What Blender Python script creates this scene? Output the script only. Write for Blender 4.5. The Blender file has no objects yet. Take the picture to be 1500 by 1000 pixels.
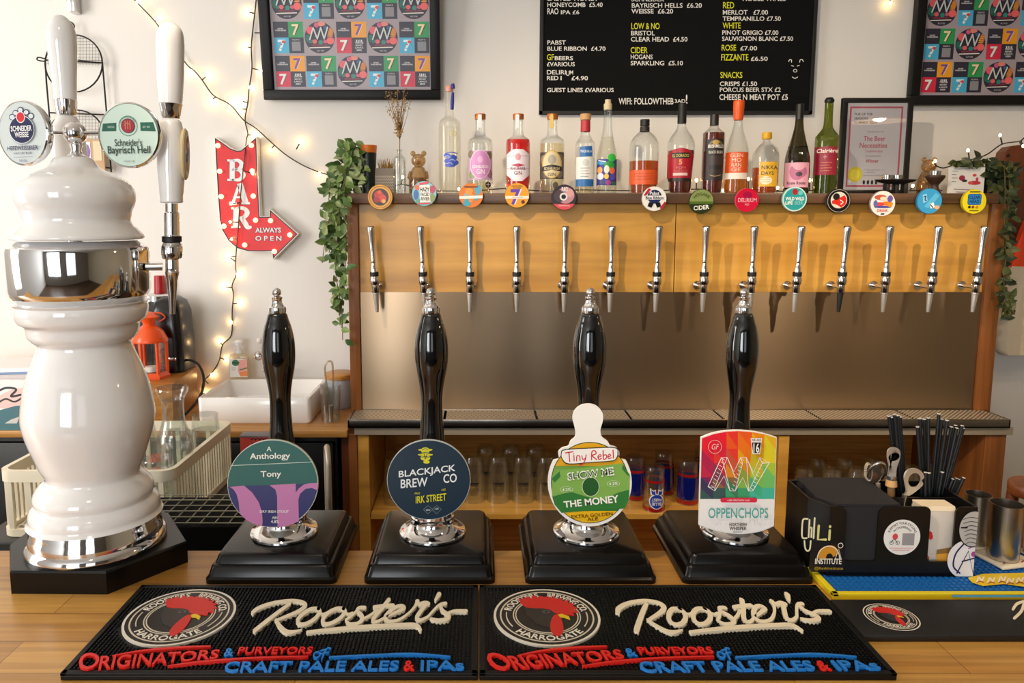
import bpy, bmesh, math, random
from mathutils import Vector, Matrix, geometry
D = bpy.data
SC = bpy.context.scene
COL = SC.collection
PI = math.pi
random.seed(7)

# ------------------------------------------------------------------ camera
F = 1083.0            # focal length in pixels of a 1500 px wide frame
PITCH = math.radians(7.0)
PPX, PPY = 703.0, 453.0
EYE = Vector((0, 0, 1.67))
cam_data = D.cameras.new('camera')
cam = D.objects.new('camera', cam_data)
COL.objects.link(cam)
cam.location = EYE
cam.rotation_euler = (PI/2 - PITCH, 0, 0)
cam_data.sensor_width = 36
cam_data.lens = F/1500*36
cam_data.shift_x = (750-PPX)/1500
cam_data.shift_y = -(500-PPY)/1500
cam_data.clip_start = 0.02
SC.camera = cam

# ------------------------------------------------------------------ light
SC.view_settings.view_transform = 'Standard'
SC.view_settings.look = 'None'
SC.view_settings.gamma = 1
SC.view_settings.use_curve_mapping = False
SC.view_settings.exposure = 0.0
SC.cycles.max_bounces = 10
SC.cycles.transparent_max_bounces = 24
SC.cycles.sample_clamp_indirect = 4
wd = D.worlds.new('world')
SC.world = wd
wd.use_nodes = True
wd.node_tree.nodes['Background'].inputs[0].default_value = (0.80, 0.88, 1.0, 1)
wd.node_tree.nodes['Background'].inputs[1].default_value = 0.35


def area_light(name, loc, target, sx, sy, power, color):
    l = D.lights.new(name, 'AREA')
    l.shape = 'RECTANGLE'
    l.size, l.size_y = sx, sy
    l.energy = power
    l.color = color
    o = D.objects.new(name, l)
    COL.objects.link(o)
    o.location = loc
    o.rotation_euler = (Vector(target)-Vector(loc)).to_track_quat('-Z', 'Y').to_euler()
    return o


# daylight through the shop windows: two panes in the front wall behind the camera, one in the left wall
area_light('window_daylight', (-1.55, -3.20, 1.75), (-2.2, 2.6, 1.3), 1.5, 1.9, 88, (0.93, 0.97, 1.0))
area_light('window_daylight', (0.55, -3.20, 1.75), (0.5, 2.6, 1.5), 1.1, 1.9, 10, (0.93, 0.97, 1.0))
area_light('window_daylight', (-2.94, 1.25, 1.80), (-0.4, 2.6, 1.40), 1.4, 1.6, 74, (1.0, 0.96, 0.90))


# warm ceiling spots above the bar
def ceiling_spot(loc, target, energy, angle, color=(1.0, 0.80, 0.56)):
    l = D.lights.new('ceiling_spot_light', 'SPOT')
    l.energy = energy
    l.color = color
    l.spot_size = math.radians(angle)
    l.spot_blend = 0.7
    l.shadow_soft_size = 0.03
    o = D.objects.new('ceiling_spot_light', l)
    COL.objects.link(o)
    o.location = loc
    o.rotation_euler = (Vector(target)-Vector(loc)).to_track_quat('-Z', 'Y').to_euler()


ceiling_spot((-0.75, 0.45, 2.93), (1.0, 2.45, 1.20), 150, 60)
ceiling_spot((1.72, 0.98, 2.75), (1.15, 2.45, 1.25), 95, 36)
ceiling_spot((1.0, 0.7, 2.93), (1.2, 1.6, 1.0), 26, 90)
ceiling_spot((-0.3, -0.3, 2.93), (0.0, 1.0, 1.1), 22, 90)


# ------------------------------------------------------------------ measuring
_cp, _sp = math.cos(PITCH), math.sin(PITCH)


def ray(px, py):
    u, v = (px-PPX)/F, (PPY-py)/F
    return Vector((u, _cp+v*_sp, -_sp+v*_cp))


def atY(px, py, Y):
    d = ray(px, py)
    return EYE+d*(Y/d.y)


def atZ(px, py, Z):
    d = ray(px, py)
    return EYE+d*((Z-EYE.z)/d.z)


def scl(px, py, Y):
    return Y/ray(px, py).y/F        # metres per pixel at that distance


def lscl(px, py, Y):
    """the same for the half width of an upright round body (a wide lens shows it broader off the middle)"""
    return scl(px, py, Y)*F/math.hypot(F, px-PPX)


# ------------------------------------------------------------------ materials
def lin(h):
    h = h.lstrip('#')
    out = []
    for i in (0, 2, 4):
        c = int(h[i:i+2], 16)/255
        out.append(c/12.92 if c <= 0.04045 else ((c+0.055)/1.055)**2.4)
    return (*out, 1)


MATS = {}


def pm(h, rough=0.5, metal=0.0, spec=0.5, coat=0.0, key=None):
    k = key or (h, rough, metal, spec, coat)
    if k in MATS:
        return MATS[k]
    m = D.materials.new('paint_'+h.strip('#'))
    m.use_nodes = True
    b = m.node_tree.nodes['Principled BSDF']
    b.inputs['Base Color'].default_value = lin(h)
    b.inputs['Roughness'].default_value = rough
    b.inputs['Metallic'].default_value = metal
    b.inputs['Specular IOR Level'].default_value = spec
    b.inputs['Coat Weight'].default_value = coat
    MATS[k] = m
    return m


def nodes(name):
    m = D.materials.new(name)
    m.use_nodes = True
    return m, m.node_tree, m.node_tree.nodes['Principled BSDF']


def ramp(nt, stops):
    r = nt.nodes.new('ShaderNodeValToRGB')
    e = r.color_ramp.elements
    while len(e) < len(stops):
        e.new(0.5)
    for i, (p, c) in enumerate(stops):
        e[i].position = p
        e[i].color = lin(c)
    return r


def texcoord(nt, scale, rot=(0, 0, 0)):
    tc = nt.nodes.new('ShaderNodeTexCoord')
    mp = nt.nodes.new('ShaderNodeMapping')
    mp.inputs['Scale'].default_value = scale
    mp.inputs['Rotation'].default_value = rot
    nt.links.new(tc.outputs['Object'], mp.inputs['Vector'])
    return mp


def wood(name, c1, c2, scale=(1.2, 14, 14), rough=0.4, coat=0.15, fine=(3, 90, 90), plank=None):
    m, nt, b = nodes(name)
    mp = texcoord(nt, scale)
    n = nt.nodes.new('ShaderNodeTexNoise')
    n.inputs['Scale'].default_value = 1.6
    n.inputs['Detail'].default_value = 6
    n.inputs['Distortion'].default_value = 0.6
    nt.links.new(mp.outputs[0], n.inputs['Vector'])
    r = ramp(nt, [(0.3, c1), (0.7, c2)])
    nt.links.new(n.outputs['Fac'], r.inputs[0])
    mp2 = texcoord(nt, fine)
    n2 = nt.nodes.new('ShaderNodeTexNoise')
    n2.inputs['Scale'].default_value = 1.0
    n2.inputs['Detail'].default_value = 3
    nt.links.new(mp2.outputs[0], n2.inputs['Vector'])
    mx = nt.nodes.new('ShaderNodeMix')
    mx.data_type = 'RGBA'
    mx.blend_type = 'MULTIPLY'
    mx.inputs[0].default_value = 0.5
    r2 = ramp(nt, [(0.35, '#b8a890'), (0.6, '#ffffff')])
    nt.links.new(n2.outputs['Fac'], r2.inputs[0])
    nt.links.new(r.outputs[0], mx.inputs[6])
    nt.links.new(r2.outputs[0], mx.inputs[7])
    col = mx.outputs[2]
    if plank:
        br = nt.nodes.new('ShaderNodeTexBrick')
        br.offset = 0.37
        br.inputs['Scale'].default_value = 1
        br.inputs['Brick Width'].default_value = plank[0]
        br.inputs['Row Height'].default_value = plank[1]
        br.inputs['Mortar Size'].default_value = 0.0006
        br.inputs['Color1'].default_value = lin('#ffffff')
        br.inputs['Color2'].default_value = lin('#dcd2c2')
        br.inputs['Mortar'].default_value = lin('#a98f6c')
        tc = nt.nodes.new('ShaderNodeTexCoord')
        nt.links.new(tc.outputs['Object'], br.inputs['Vector'])
        m2 = nt.nodes.new('ShaderNodeMix')
        m2.data_type = 'RGBA'
        m2.blend_type = 'MULTIPLY'
        m2.inputs[0].default_value = 1
        nt.links.new(col, m2.inputs[6])
        nt.links.new(br.outputs['Color'], m2.inputs[7])
        col = m2.outputs[2]
    nt.links.new(col, b.inputs['Base Color'])
    b.inputs['Roughness'].default_value = rough
    b.inputs['Coat Weight'].default_value = coat
    b.inputs['Coat Roughness'].default_value = 0.2
    return m


def plaster(name, c):
    m, nt, b = nodes(name)
    mp = texcoord(nt, (1, 1, 1))
    n = nt.nodes.new('ShaderNodeTexNoise')
    n.inputs['Scale'].default_value = 120
    bp = nt.nodes.new('ShaderNodeBump')
    bp.inputs['Strength'].default_value = 0.05
    nt.links.new(mp.outputs[0], n.inputs['Vector'])
    nt.links.new(n.outputs['Fac'], bp.inputs['Height'])
    nt.links.new(bp.outputs[0], b.inputs['Normal'])
    b.inputs['Base Color'].default_value = lin(c)
    b.inputs['Roughness'].default_value = 0.85
    return m


def brushed(name, c, rough=0.3, s=(2, 2, 260), strength=0.12, aniso=0.0):
    m, nt, b = nodes(name)
    mp = texcoord(nt, s)
    n = nt.nodes.new('ShaderNodeTexNoise')
    n.inputs['Scale'].default_value = 2
    n.inputs['Detail'].default_value = 4
    bp = nt.nodes.new('ShaderNodeBump')
    bp.inputs['Strength'].default_value = strength
    bp.inputs['Distance'].default_value = 0.01
    nt.links.new(mp.outputs[0], n.inputs['Vector'])
    nt.links.new(n.outputs['Fac'], bp.inputs['Height'])
    nt.links.new(bp.outputs[0], b.inputs['Normal'])
    b.inputs['Base Color'].default_value = lin(c)
    b.inputs['Metallic'].default_value = 1
    b.inputs['Roughness'].default_value = rough
    if aniso:
        t = nt.nodes.new('ShaderNodeCombineXYZ')
        t.inputs[2].default_value = 1
        nt.links.new(t.outputs[0], b.inputs['Tangent'])
        b.inputs['Anisotropic'].default_value = aniso
    return m


def glass(name, tint='#f4f8f6', refl=1.0, body=0.0, bodycol='#ffffff', rough=0.02):
    """thin glass or clear liquid: tinted see-through with Fresnel reflections, and a share of scattering body"""
    m = D.materials.new(name)
    m.use_nodes = True
    nt = m.node_tree
    nt.nodes.clear()
    out = nt.nodes.new('ShaderNodeOutputMaterial')
    tr = nt.nodes.new('ShaderNodeBsdfTransparent')
    tr.inputs[0].default_value = lin(tint)
    gl = nt.nodes.new('ShaderNodeBsdfGlossy')
    gl.inputs['Roughness'].default_value = rough
    lw = nt.nodes.new('ShaderNodeLayerWeight')
    lw.inputs[0].default_value = 0.35
    mu = nt.nodes.new('ShaderNodeMath')
    mu.operation = 'MULTIPLY_ADD'
    mu.inputs[1].default_value = 0.55*refl
    mu.inputs[2].default_value = 0.03*refl
    nt.links.new(lw.outputs['Facing'], mu.inputs[0])
    base = tr.outputs[0]
    if body > 0:
        df = nt.nodes.new('ShaderNodeBsdfTranslucent')
        df.inputs[0].default_value = lin(bodycol)
        d2 = nt.nodes.new('ShaderNodeBsdfDiffuse')
        d2.inputs[0].default_value = lin(bodycol)
        ad = nt.nodes.new('ShaderNodeMixShader')
        ad.inputs[0].default_value = 0.5
        nt.links.new(df.outputs[0], ad.inputs[1])
        nt.links.new(d2.outputs[0], ad.inputs[2])
        mb = nt.nodes.new('ShaderNodeMixShader')
        mb.inputs[0].default_value = body
        nt.links.new(base, mb.inputs[1])
        nt.links.new(ad.outputs[0], mb.inputs[2])
        base = mb.outputs[0]
    mx = nt.nodes.new('ShaderNodeMixShader')
    nt.links.new(mu.outputs[0], mx.inputs[0])
    nt.links.new(base, mx.inputs[1])
    nt.links.new(gl.outputs[0], mx.inputs[2])
    nt.links.new(mx.outputs[0], out.inputs[0])
    return m


def emit(name, c, s):
    m = D.materials.new(name)
    m.use_nodes = True
    b = m.node_tree.nodes['Principled BSDF']
    b.inputs['Base Color'].default_value = lin(c)
    b.inputs['Emission Color'].default_value = lin(c)
    b.inputs['Emission Strength'].default_value = s
    return m


def grating(name):
    """perforated steel: staggered round holes read as dark dots"""
    m, nt, b = nodes(name)
    mp = texcoord(nt, (1, 1, 1))
    vo = nt.nodes.new('ShaderNodeTexVoronoi')
    vo.voronoi_dimensions = '2D'
    vo.inputs['Scale'].default_value = 95
    vo.inputs['Randomness'].default_value = 0.0
    mp.inputs['Rotation'].default_value = (0, 0, PI/4)
    nt.links.new(mp.outputs[0], vo.inputs['Vector'])
    r = ramp(nt, [(0.34, '#1c1712'), (0.40, '#c4b6a2')])
    nt.links.new(vo.outputs['Distance'], r.inputs[0])
    nt.links.new(r.outputs[0], b.inputs['Base Color'])
    r2 = ramp(nt, [(0.34, '#000000'), (0.40, '#909090')])
    nt.links.new(vo.outputs['Distance'], r2.inputs[0])
    nt.links.new(r2.outputs[0], b.inputs['Metallic'])
    b.inputs['Roughness'].default_value = 0.38
    return m


CHROME = pm('#e8e8ea', 0.06, 1.0)
CHROME2 = pm('#d8d6d4', 0.16, 1.0)
STEEL = brushed('brushed_steel', '#ab957c', 0.30, (2, 2, 260), 0.0, 0.9)
STEELV = brushed('turned_steel', '#b9b2a8', 0.28, (260, 260, 2), 0.05)
STEELD = pm('#b5a895', 0.42, 0.55)
CERAMIC = pm('#f0efee', 0.12, 0, 0.6, 0.5)
BLACKC = pm('#060708', 0.07, 0, 0.6, 0.6)
BLACKP = pm('#090706', 0.24, 0, 0.28)
BLACKM = pm('#0e0e0f', 0.55)
RUBBER = pm('#060606', 0.5, 0, 0.3)
WIRE = pm('#2b2620', 0.5)
WHITEP = pm('#f0eee8', 0.5)
GLASS = glass('clear_glass', '#f6f9f8')
GLASSD = glass('clear_tumbler_glass', '#fafcfb', 1.0, 0.015)
OAK = wood('oiled_oak_worktop', '#ca8e3a', '#dfae5c', (1.0, 12, 12), 0.42, 0.12, (3, 80, 80), (0.62, 0.071))
PLY = wood('varnished_plywood', '#cc9440', '#dfac54', (0.8, 0.9, 5.5), 0.33, 0.25, (1.5, 40, 18))
POSTW = wood('stained_softwood', '#74451c', '#93592a', (12, 12, 1.2), 0.45, 0.1, (80, 80, 3))
SHELFW = wood('dark_stained_beam', '#46301f', '#6b4a30', (1.5, 14, 14), 0.5, 0.1, (4, 70, 70))
BEECH = wood('pale_counter_wood', '#b87f3c', '#cf9a52', (1.2, 10, 10), 0.4, 0.15)
REDWOOD = wood('red_brown_wood', '#5a2a14', '#7c4020', (10, 10, 1.2), 0.45, 0.1, (70, 70, 3))
FLOORM = wood('floor_boards', '#4a3524', '#5e4630', (1, 9, 9), 0.5, 0.05, (3, 60, 60), (1.4, 0.14))


# ------------------------------------------------------------------ object helpers
def link(o, parent=None):
    COL.objects.link(o)
    if parent is not None:
        o.parent = parent
    return o


def tag(o, label=None, cat=None, group=None, kind=None):
    for k, v in (('label', label), ('category', cat), ('group', group), ('kind', kind)):
        if v:
            o[k] = v
    return o


def thing(name, label, cat, loc=(0, 0, 0), rotz=0.0, group=None):
    o = D.objects.new(name, None)
    o.empty_display_size = 0.02
    link(o)
    o.location = loc
    o.rotation_euler = (0, 0, rotz)
    return tag(o, label, cat, group)


def mesh_obj(name, bm, m, parent=None, smooth=30, label=None, world=False, recalc=True):
    """links a bmesh as ONE mesh object; world=True: the bmesh is in room coordinates and the parent is not turned"""
    if recalc:
        bmesh.ops.recalc_face_normals(bm, faces=bm.faces)
    if world and parent is not None:
        q, t = parent, Vector((0, 0, 0))
        while q is not None:
            t += q.location
            q = q.parent
        bm.transform(Matrix.Translation(-t))
    me = D.meshes.new(name)
    bm.to_mesh(me)
    bm.free()
    for mm in (m if isinstance(m, (list, tuple)) else [m]):
        me.materials.append(mm)
    if smooth:
        me.polygons.foreach_set('use_smooth', [True]*len(me.polygons))
        try:
            me.set_sharp_from_angle(angle=math.radians(smooth))
        except Exception:
            pass
    o = D.objects.new(name, me)
    link(o, parent)
    if label:
        o['label'] = label
    return o


def struct(name, bm, m):
    o = mesh_obj(name, bm, m, None, 0)
    o['kind'] = 'structure'
    return o


def dup(root, loc, rot=None, label=None):
    r = root.copy()
    link(r)
    r.location = loc
    if rot:
        r.rotation_euler = rot
    if label:
        r['label'] = label
    for ch in root.children:
        c = ch.copy()
        link(c, r)
        for g in ch.children:
            link(g.copy(), c)
    return r


def B():
    return bmesh.new()


def box(bm, x0, x1, y0, y1, z0, z1, bev=0.0, seg=2, mi=0):
    r = bmesh.ops.create_cube(bm, size=1)
    vs = r['verts']
    for v in vs:
        v.co = Vector(((x0+x1)/2+v.co.x*(x1-x0), (y0+y1)/2+v.co.y*(y1-y0), (z0+z1)/2+v.co.z*(z1-z0)))
    fs = list({f for v in vs for f in v.link_faces})
    for f in fs:
        f.material_index = mi
    if bev:
        es = list({e for v in vs for e in v.link_edges})
        r = bmesh.ops.bevel(bm, geom=es, offset=bev, segments=seg, affect='EDGES', profile=0.5)
        for f in r['faces']:
            f.material_index = mi
    return bm


def bx(*a, **k):
    return box(bmesh.new(), *a, **k)


def lathe(bm, prof, seg=32, c=(0, 0, 0), cap=True, mi=0, mat=None):
    rings = []
    c = Vector(c)
    for (r, z) in prof:
        if r <= 1e-6:
            p = Vector((0, 0, z))
            rings.append([bm.verts.new((mat @ p if mat else p)+c)])
        else:
            rg = []
            for i in range(seg):
                a = 2*PI*i/seg
                p = Vector((r*math.cos(a), r*math.sin(a), z))
                rg.append(bm.verts.new((mat @ p if mat else p)+c))
            rings.append(rg)
    for a, b in zip(rings, rings[1:]):
        for i in range(seg):
            j = (i+1) % seg
            if len(a) == 1 and len(b) == 1:
                continue
            if len(a) == 1:
                f = bm.faces.new((a[0], b[j], b[i]))
            elif len(b) == 1:
                f = bm.faces.new((a[i], a[j], b[0]))
            else:
                f = bm.faces.new((a[i], a[j], b[j], b[i]))
            f.material_index = mi
    if cap:
        for rg, fl in ((rings[0], True), (rings[-1], False)):
            if len(rg) > 2:
                f = bm.faces.new(list(reversed(rg)) if fl else rg)
                f.material_index = mi
    return bm


def lt(prof, seg=32, **k):
    return lathe(bmesh.new(), prof, seg, **k)


def cr(pts, n=6, closed=False):
    """Catmull-Rom through the points (any dimension)"""
    P = [Vector(p) for p in pts]
    if len(P) < 3:
        return P
    out = []
    N = len(P)
    rng = range(N if closed else N-1)
    for i in rng:
        if closed:
            p0, p1, p2, p3 = P[i-1], P[i], P[(i+1) % N], P[(i+2) % N]
        else:
            p0, p1, p2, p3 = P[max(i-1, 0)], P[i], P[i+1], P[min(i+2, N-1)]
        for k in range(n):
            t = k/n
            out.append(0.5*((2*p1)+(p2-p0)*t+(2*p0-5*p1+4*p2-p3)*t*t+(3*p1-p0-3*p2+p3)*t**3))
    if not closed:
        out.append(P[-1])
    return out


def sprof(pts, n=4):
    return [(max(p.x, 0), p.y) for p in cr([(a, b) for a, b in pts], n)]


def tube(bm, pts, r, seg=8, closed=False, mi=0, cap=True):
    P = [Vector(p) for p in pts]
    n = len(P)
    rings = []
    up = None
    for i in range(n):
        if closed:
            t = P[(i+1) % n]-P[i-1]
        else:
            t = P[min(i+1, n-1)]-P[max(i-1, 0)]
        t.normalize()
        if up is None:
            up = Vector((0, 0, 1)) if abs(t.z) < 0.9 else Vector((1, 0, 0))
        s = t.cross(up)
        if s.length < 1e-6:
            s = t.orthogonal()
        s.normalize()
        up = s.cross(t).normalized()
        rr = r[i] if isinstance(r, (list, tuple)) else r
        rings.append([bm.verts.new(P[i]+s*rr*math.cos(2*PI*k/seg)+up*rr*math.sin(2*PI*k/seg)) for k in range(seg)])
    pairs = list(zip(rings, rings[1:]))
    if closed:
        pairs.append((rings[-1], rings[0]))
    for a, b in pairs:
        for k in range(seg):
            f = bm.faces.new((a[k], a[(k+1) % seg], b[(k+1) % seg], b[k]))
            f.material_index = mi
    if cap and not closed:
        bm.faces.new(list(reversed(rings[0]))).material_index = mi
        bm.faces.new(rings[-1]).material_index = mi
    return bm


def tb(pts, r, seg=8, **k):
    return tube(bmesh.new(), pts, r, seg, **k)


def ball(bm, c, r, u=16, v=10, s=(1, 1, 1), mi=0):
    q = bmesh.ops.create_uvsphere(bm, u_segments=u, v_segments=v, radius=r)
    for w in q['verts']:
        w.co = Vector((w.co.x*s[0], w.co.y*s[1], w.co.z*s[2]))+Vector(c)
    if mi:
        for f in {f for w in q['verts'] for f in w.link_faces}:
            f.material_index = mi
    return bm


def prism(bm, pts, mapf, d0, d1, mi=0):
    """closed outline pts (2-D) given depth: mapf(x, y, d) -> point"""
    tri = geometry.tessellate_polygon([[Vector((p[0], p[1], 0)) for p in pts]])
    a = [bm.verts.new(mapf(p[0], p[1], d0)) for p in pts]
    b = [bm.verts.new(mapf(p[0], p[1], d1)) for p in pts]
    for t in tri:
        bm.faces.new([a[i] for i in t]).material_index = mi
        bm.faces.new([b[i] for i in reversed(t)]).material_index = mi
    n = len(pts)
    for i in range(n):
        j = (i+1) % n
        bm.faces.new((a[i], b[i], b[j], a[j])).material_index = mi
    return bm


def turn(bm, m):
    bm.transform(m)
    return bm


# ------------------------------------------------------------------ printed and raised graphics
_txt = {}


def text2d(s, bold=0.0):
    bold *= 0.45
    k = (s, bold)
    if k in _txt:
        return _txt[k]
    cu = D.curves.new('lettering', 'FONT')
    cu.body = s
    cu.resolution_u = 3
    cu.offset = bold
    o = D.objects.new('lettering', cu)
    me = o.to_mesh()
    vs = [(v.co.x, v.co.y) for v in me.vertices]
    fs = [tuple(p.vertices) for p in me.polygons]
    o.to_mesh_clear()
    D.objects.remove(o)
    D.curves.remove(cu)
    if vs:
        x0, x1 = min(v[0] for v in vs), max(v[0] for v in vs)
        y0, y1 = min(v[1] for v in vs), max(v[1] for v in vs)
        vs = [((x-x0)/max(x1-x0, 1e-6), (y-y0)/max(y1-y0, 1e-6)) for x, y in vs]
        _txt[k] = (vs, fs, (x1-x0)/max(y1-y0, 1e-6))
    else:
        _txt[k] = ([], [], 1)
    return _txt[k]


class Art:
    """flat graphics drawn in the photograph's pixel measure (y down), later laid on a surface by a map function"""

    def __init__(self):
        self.items = []
        self.n = 0

    def add(self, vs, fs, col, same=False):
        if not same:
            self.n += 1
        self.items.append((vs, fs, col, self.n))
        return self

    def poly(self, pts, col, same=False):
        tri = geometry.tessellate_polygon([[Vector((p[0], p[1], 0)) for p in pts]])
        return self.add([(p[0], p[1]) for p in pts], [tuple(t) for t in tri], col, same)

    def rect(self, x0, y0, x1, y1, col, same=False):
        return self.add([(x0, y0), (x1, y0), (x1, y1), (x0, y1)], [(0, 1, 2, 3)], col, same)

    def rrect(self, x0, y0, x1, y1, r, col, same=False):
        p = []
        for (cx, cy, a0) in ((x1-r, y0+r, -90), (x1-r, y1-r, 0), (x0+r, y1-r, 90), (x0+r, y0+r, 180)):
            for k in range(5):
                a = math.radians(a0+22.5*k)
                p.append((cx+r*math.cos(a), cy+r*math.sin(a)))
        return self.poly(p, col, same)

    def ell(self, cx, cy, rx, ry, col, n=36, same=False):
        p = [(cx+rx*math.cos(2*PI*i/n), cy+ry*math.sin(2*PI*i/n)) for i in range(n)]
        return self.add([(cx, cy)]+p, [(0, 1+i, 1+(i+1) % n) for i in range(n)], col, same)

    def ring(self, cx, cy, rx, ry, w, col, n=40, same=False, a0=0.0, a1=360.0):
        full = abs(a1-a0) > 359
        m = n if full else n+1
        p = []
        for i in range(m):
            a = math.radians(a0+(a1-a0)*i/n)
            p += [(cx+rx*math.cos(a), cy+ry*math.sin(a)), (cx+(rx-w)*math.cos(a), cy+(ry-w*ry/rx)*math.sin(a))]
        fs = []
        for i in range(n):
            j = (i+1) % m
            fs.append((2*i, 2*j, 2*j+1, 2*i+1))
        return self.add(p, fs, col, same)

    def text(self, s, x0, x1, y0, y1, col, bold=0.012, shear=0.0, rot=0.0, same=False):
        """lettering fitted to the box x0..x1, y0 (top)..y1 (bottom); x1=None keeps the letters' own width"""
        vs, fs, asp = text2d(s, bold)
        if x1 is None:
            x1 = x0+(y1-y0)*asp
        cx, cy = (x0+x1)/2, (y0+y1)/2
        c, sn = math.cos(rot), math.sin(rot)
        out = []
        for (x, y) in vs:
            dx = (x-0.5)*(x1-x0)+shear*(y-0.5)*(y1-y0)
            dy = (0.5-y)*(y1-y0)
            out.append((cx+dx*c+dy*sn, cy-dx*sn+dy*c))
        return self.add(out, fs, col, same)

    def textq(self, s, tl, tr, br, bl, col, bold=0.02, same=False):
        vs, fs, _ = text2d(s, bold)
        out = []
        for (x, y) in vs:
            w = [(1-x)*y, x*y, x*(1-y), (1-x)*(1-y)]
            out.append(tuple(sum(w[k]*q[i] for k, q in enumerate((tl, tr, br, bl))) for i in (0, 1)))
        return self.add(out, fs, col, same)

    def arct(self, s, cx, cy, r0, r1, a0, a1, col, bold=0.012, ky=1.0, same=False):
        """lettering bent round a circle from angle a0 to a1 (degrees, 0 = right, 90 = up); r0 inner, r1 outer edge"""
        vs, fs, _ = text2d(s, bold)
        out = []
        for (x, y) in vs:
            a = math.radians(a0+(a1-a0)*x)
            r = r0+(r1-r0)*(y if a0 > a1 else 1-y)
            out.append((cx+r*math.cos(a), cy-r*math.sin(a)*ky))
        return self.add(out, fs, col, same)

    def line(self, pts, w, col, n=6, same=False, closed=False, cap=True):
        """a brush stroke through the points; w one width or one per point"""
        if isinstance(w, (list, tuple)):
            P = cr([(p[0], p[1], ww) for p, ww in zip(pts, w)], n, closed)
            ws = [p.z for p in P]
        else:
            P = cr([(p[0], p[1], 0) for p in pts], n, closed)
            ws = [w]*len(P)
        m = len(P)
        vs, fs = [], []
        for i in range(m):
            a, b = P[(i-1) % m if closed else max(i-1, 0)], P[(i+1) % m if closed else min(i+1, m-1)]
            t = Vector((b.x-a.x, b.y-a.y))
            if t.length < 1e-9:
                t = Vector((1, 0))
            t.normalize()
            h = ws[i]/2
            vs += [(P[i].x-t.y*h, P[i].y+t.x*h), (P[i].x+t.y*h, P[i].y-t.x*h)]
        for i in range(m if closed else m-1):
            j = (i+1) % m
            fs.append((2*i, 2*i+1, 2*j+1, 2*j))
        self.add(vs, fs, col, same)
        if cap and not closed:
            for e, q in ((0, 1), (m-1, m-2)):
                d = Vector((P[e].x-P[q].x, P[e].y-P[q].y))
                if d.length < 1e-9:
                    continue
                a0 = math.atan2(d.y, d.x)
                h = ws[e]/2
                cp = [(P[e].x+h*math.cos(a0-PI/2+PI*k/6), P[e].y+h*math.sin(a0-PI/2+PI*k/6)) for k in range(7)]
                self.add(cp, [tuple(range(7))], col, True)
        return self

    def build(self, name, mapf, parent, thick=0.0, cols=None, rough=0.45, label=None, cuts=None, world=False):
        """mapf(x, y, layer) -> point; thick > 0 gives the graphics a raised edge along mapf's layer axis"""
        bm = bmesh.new()
        mats, idx = [], {}
        for (vs, fs, col, ly) in self.items:
            if col not in idx:
                idx[col] = len(mats)
                mats.append(col if not isinstance(col, str) else pm(col, rough))
            b2 = bmesh.new()
            bv = [b2.verts.new((x, y, 0)) for x, y in vs]
            for f in fs:
                if len(set(f)) == len(f):
                    try:
                        b2.faces.new([bv[i] for i in f])
                    except ValueError:
                        pass
            if cuts:
                for cx in cuts:
                    g = b2.verts[:]+b2.edges[:]+b2.faces[:]
                    bmesh.ops.bisect_plane(b2, geom=g, dist=1e-6, plane_co=(cx, 0, 0), plane_no=(1, 0, 0))
            b2.verts.ensure_lookup_table()
            mp = {}
            for v in b2.verts:
                mp[v] = bm.verts.new(mapf(v.co.x, v.co.y, ly))
            for f in b2.faces:
                bm.faces.new([mp[v] for v in f.verts]).material_index = idx[col]
            if thick:
                low = {}
                for e in b2.edges:
                    if len(e.link_faces) == 1:
                        for v in e.verts:
                            if v not in low:
                                low[v] = bm.verts.new(mapf(v.co.x, v.co.y, ly-thick))
                        a, b = e.verts
                        bm.faces.new((mp[a], mp[b], low[b], low[a])).material_index = idx[col]
            b2.free()
        return mesh_obj(name, bm, mats, parent, 0, label, world, recalc=bool(thick))
# ------------------------------------------------------------------ the room
YW = 2.75            # back wall
XL, XR, YF, HC = -3.0, 3.3, -3.4, 3.0
WALLM = plaster('cream_plaster', '#ece8e2')
CEILM = plaster('white_ceiling', '#eeeae2')
struct('floor', bx(XL, XR, YF, YW, -0.05, 0), FLOORM)
struct('ceiling', bx(XL, XR, YF, YW, HC, HC+0.05), CEILM)
struct('wall_back', bx(XL-0.1, XR+0.1, YW, YW+0.1, 0, HC), WALLM)
struct('wall_left', bx(XL-0.1, XL, YF, YW, 0, HC), WALLM)
struct('wall_right', bx(XR, XR+0.1, YF, YW, 0, HC), plaster('olive_plaster', '#b9ad94'))
struct('wall_front', bx(XL-0.1, XR+0.1, YF-0.1, YF, 0, HC), plaster('grey_plaster', '#8c857c'))
bm = B()
for x0, x1 in ((-2.35, -0.75), (-0.05, 1.15)):
    for k in range(4):
        xx = x0+(x1-x0)*k/3
        box(bm, xx-0.035, xx+0.035, YF, YF+0.14, 0.7, 2.8)
    box(bm, x0, x1, YF, YF+0.14, 2.1, 2.16)
struct('window_1', bm, pm('#2b2a29', 0.5))

# ------------------------------------------------------------------ the bar
BAR, YB = 1.10, 1.222
bar = thing('bar_counter', 'long oak topped bar counter in the foreground carrying the pumps and rubber mats', 'bar counter', (0, 0.8, 0))
mesh_obj('worktop', bx(-1.9, 2.0, 0.45, YB, BAR-0.045, BAR, 0.004), OAK, bar, world=True)
mesh_obj('front_panel', bx(-1.85, 1.95, 0.60, YB-0.05, 0.0, BAR-0.045), pm('#3a2a1c', 0.5), bar, world=True)

# rubber bar runners ------------------------------------------------
MT = 0.010           # mat thickness
MW, MD = 0.519, 0.2245
MX1, MX2, MY = -0.2622, 0.2588, 0.9680
SCRIPT = '#efe2c6'
RED, BLUE = '#e2231a', '#1f7fd6'


def P5(x, y):
    return (80+x/2.344, 840+y/2.344)


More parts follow.
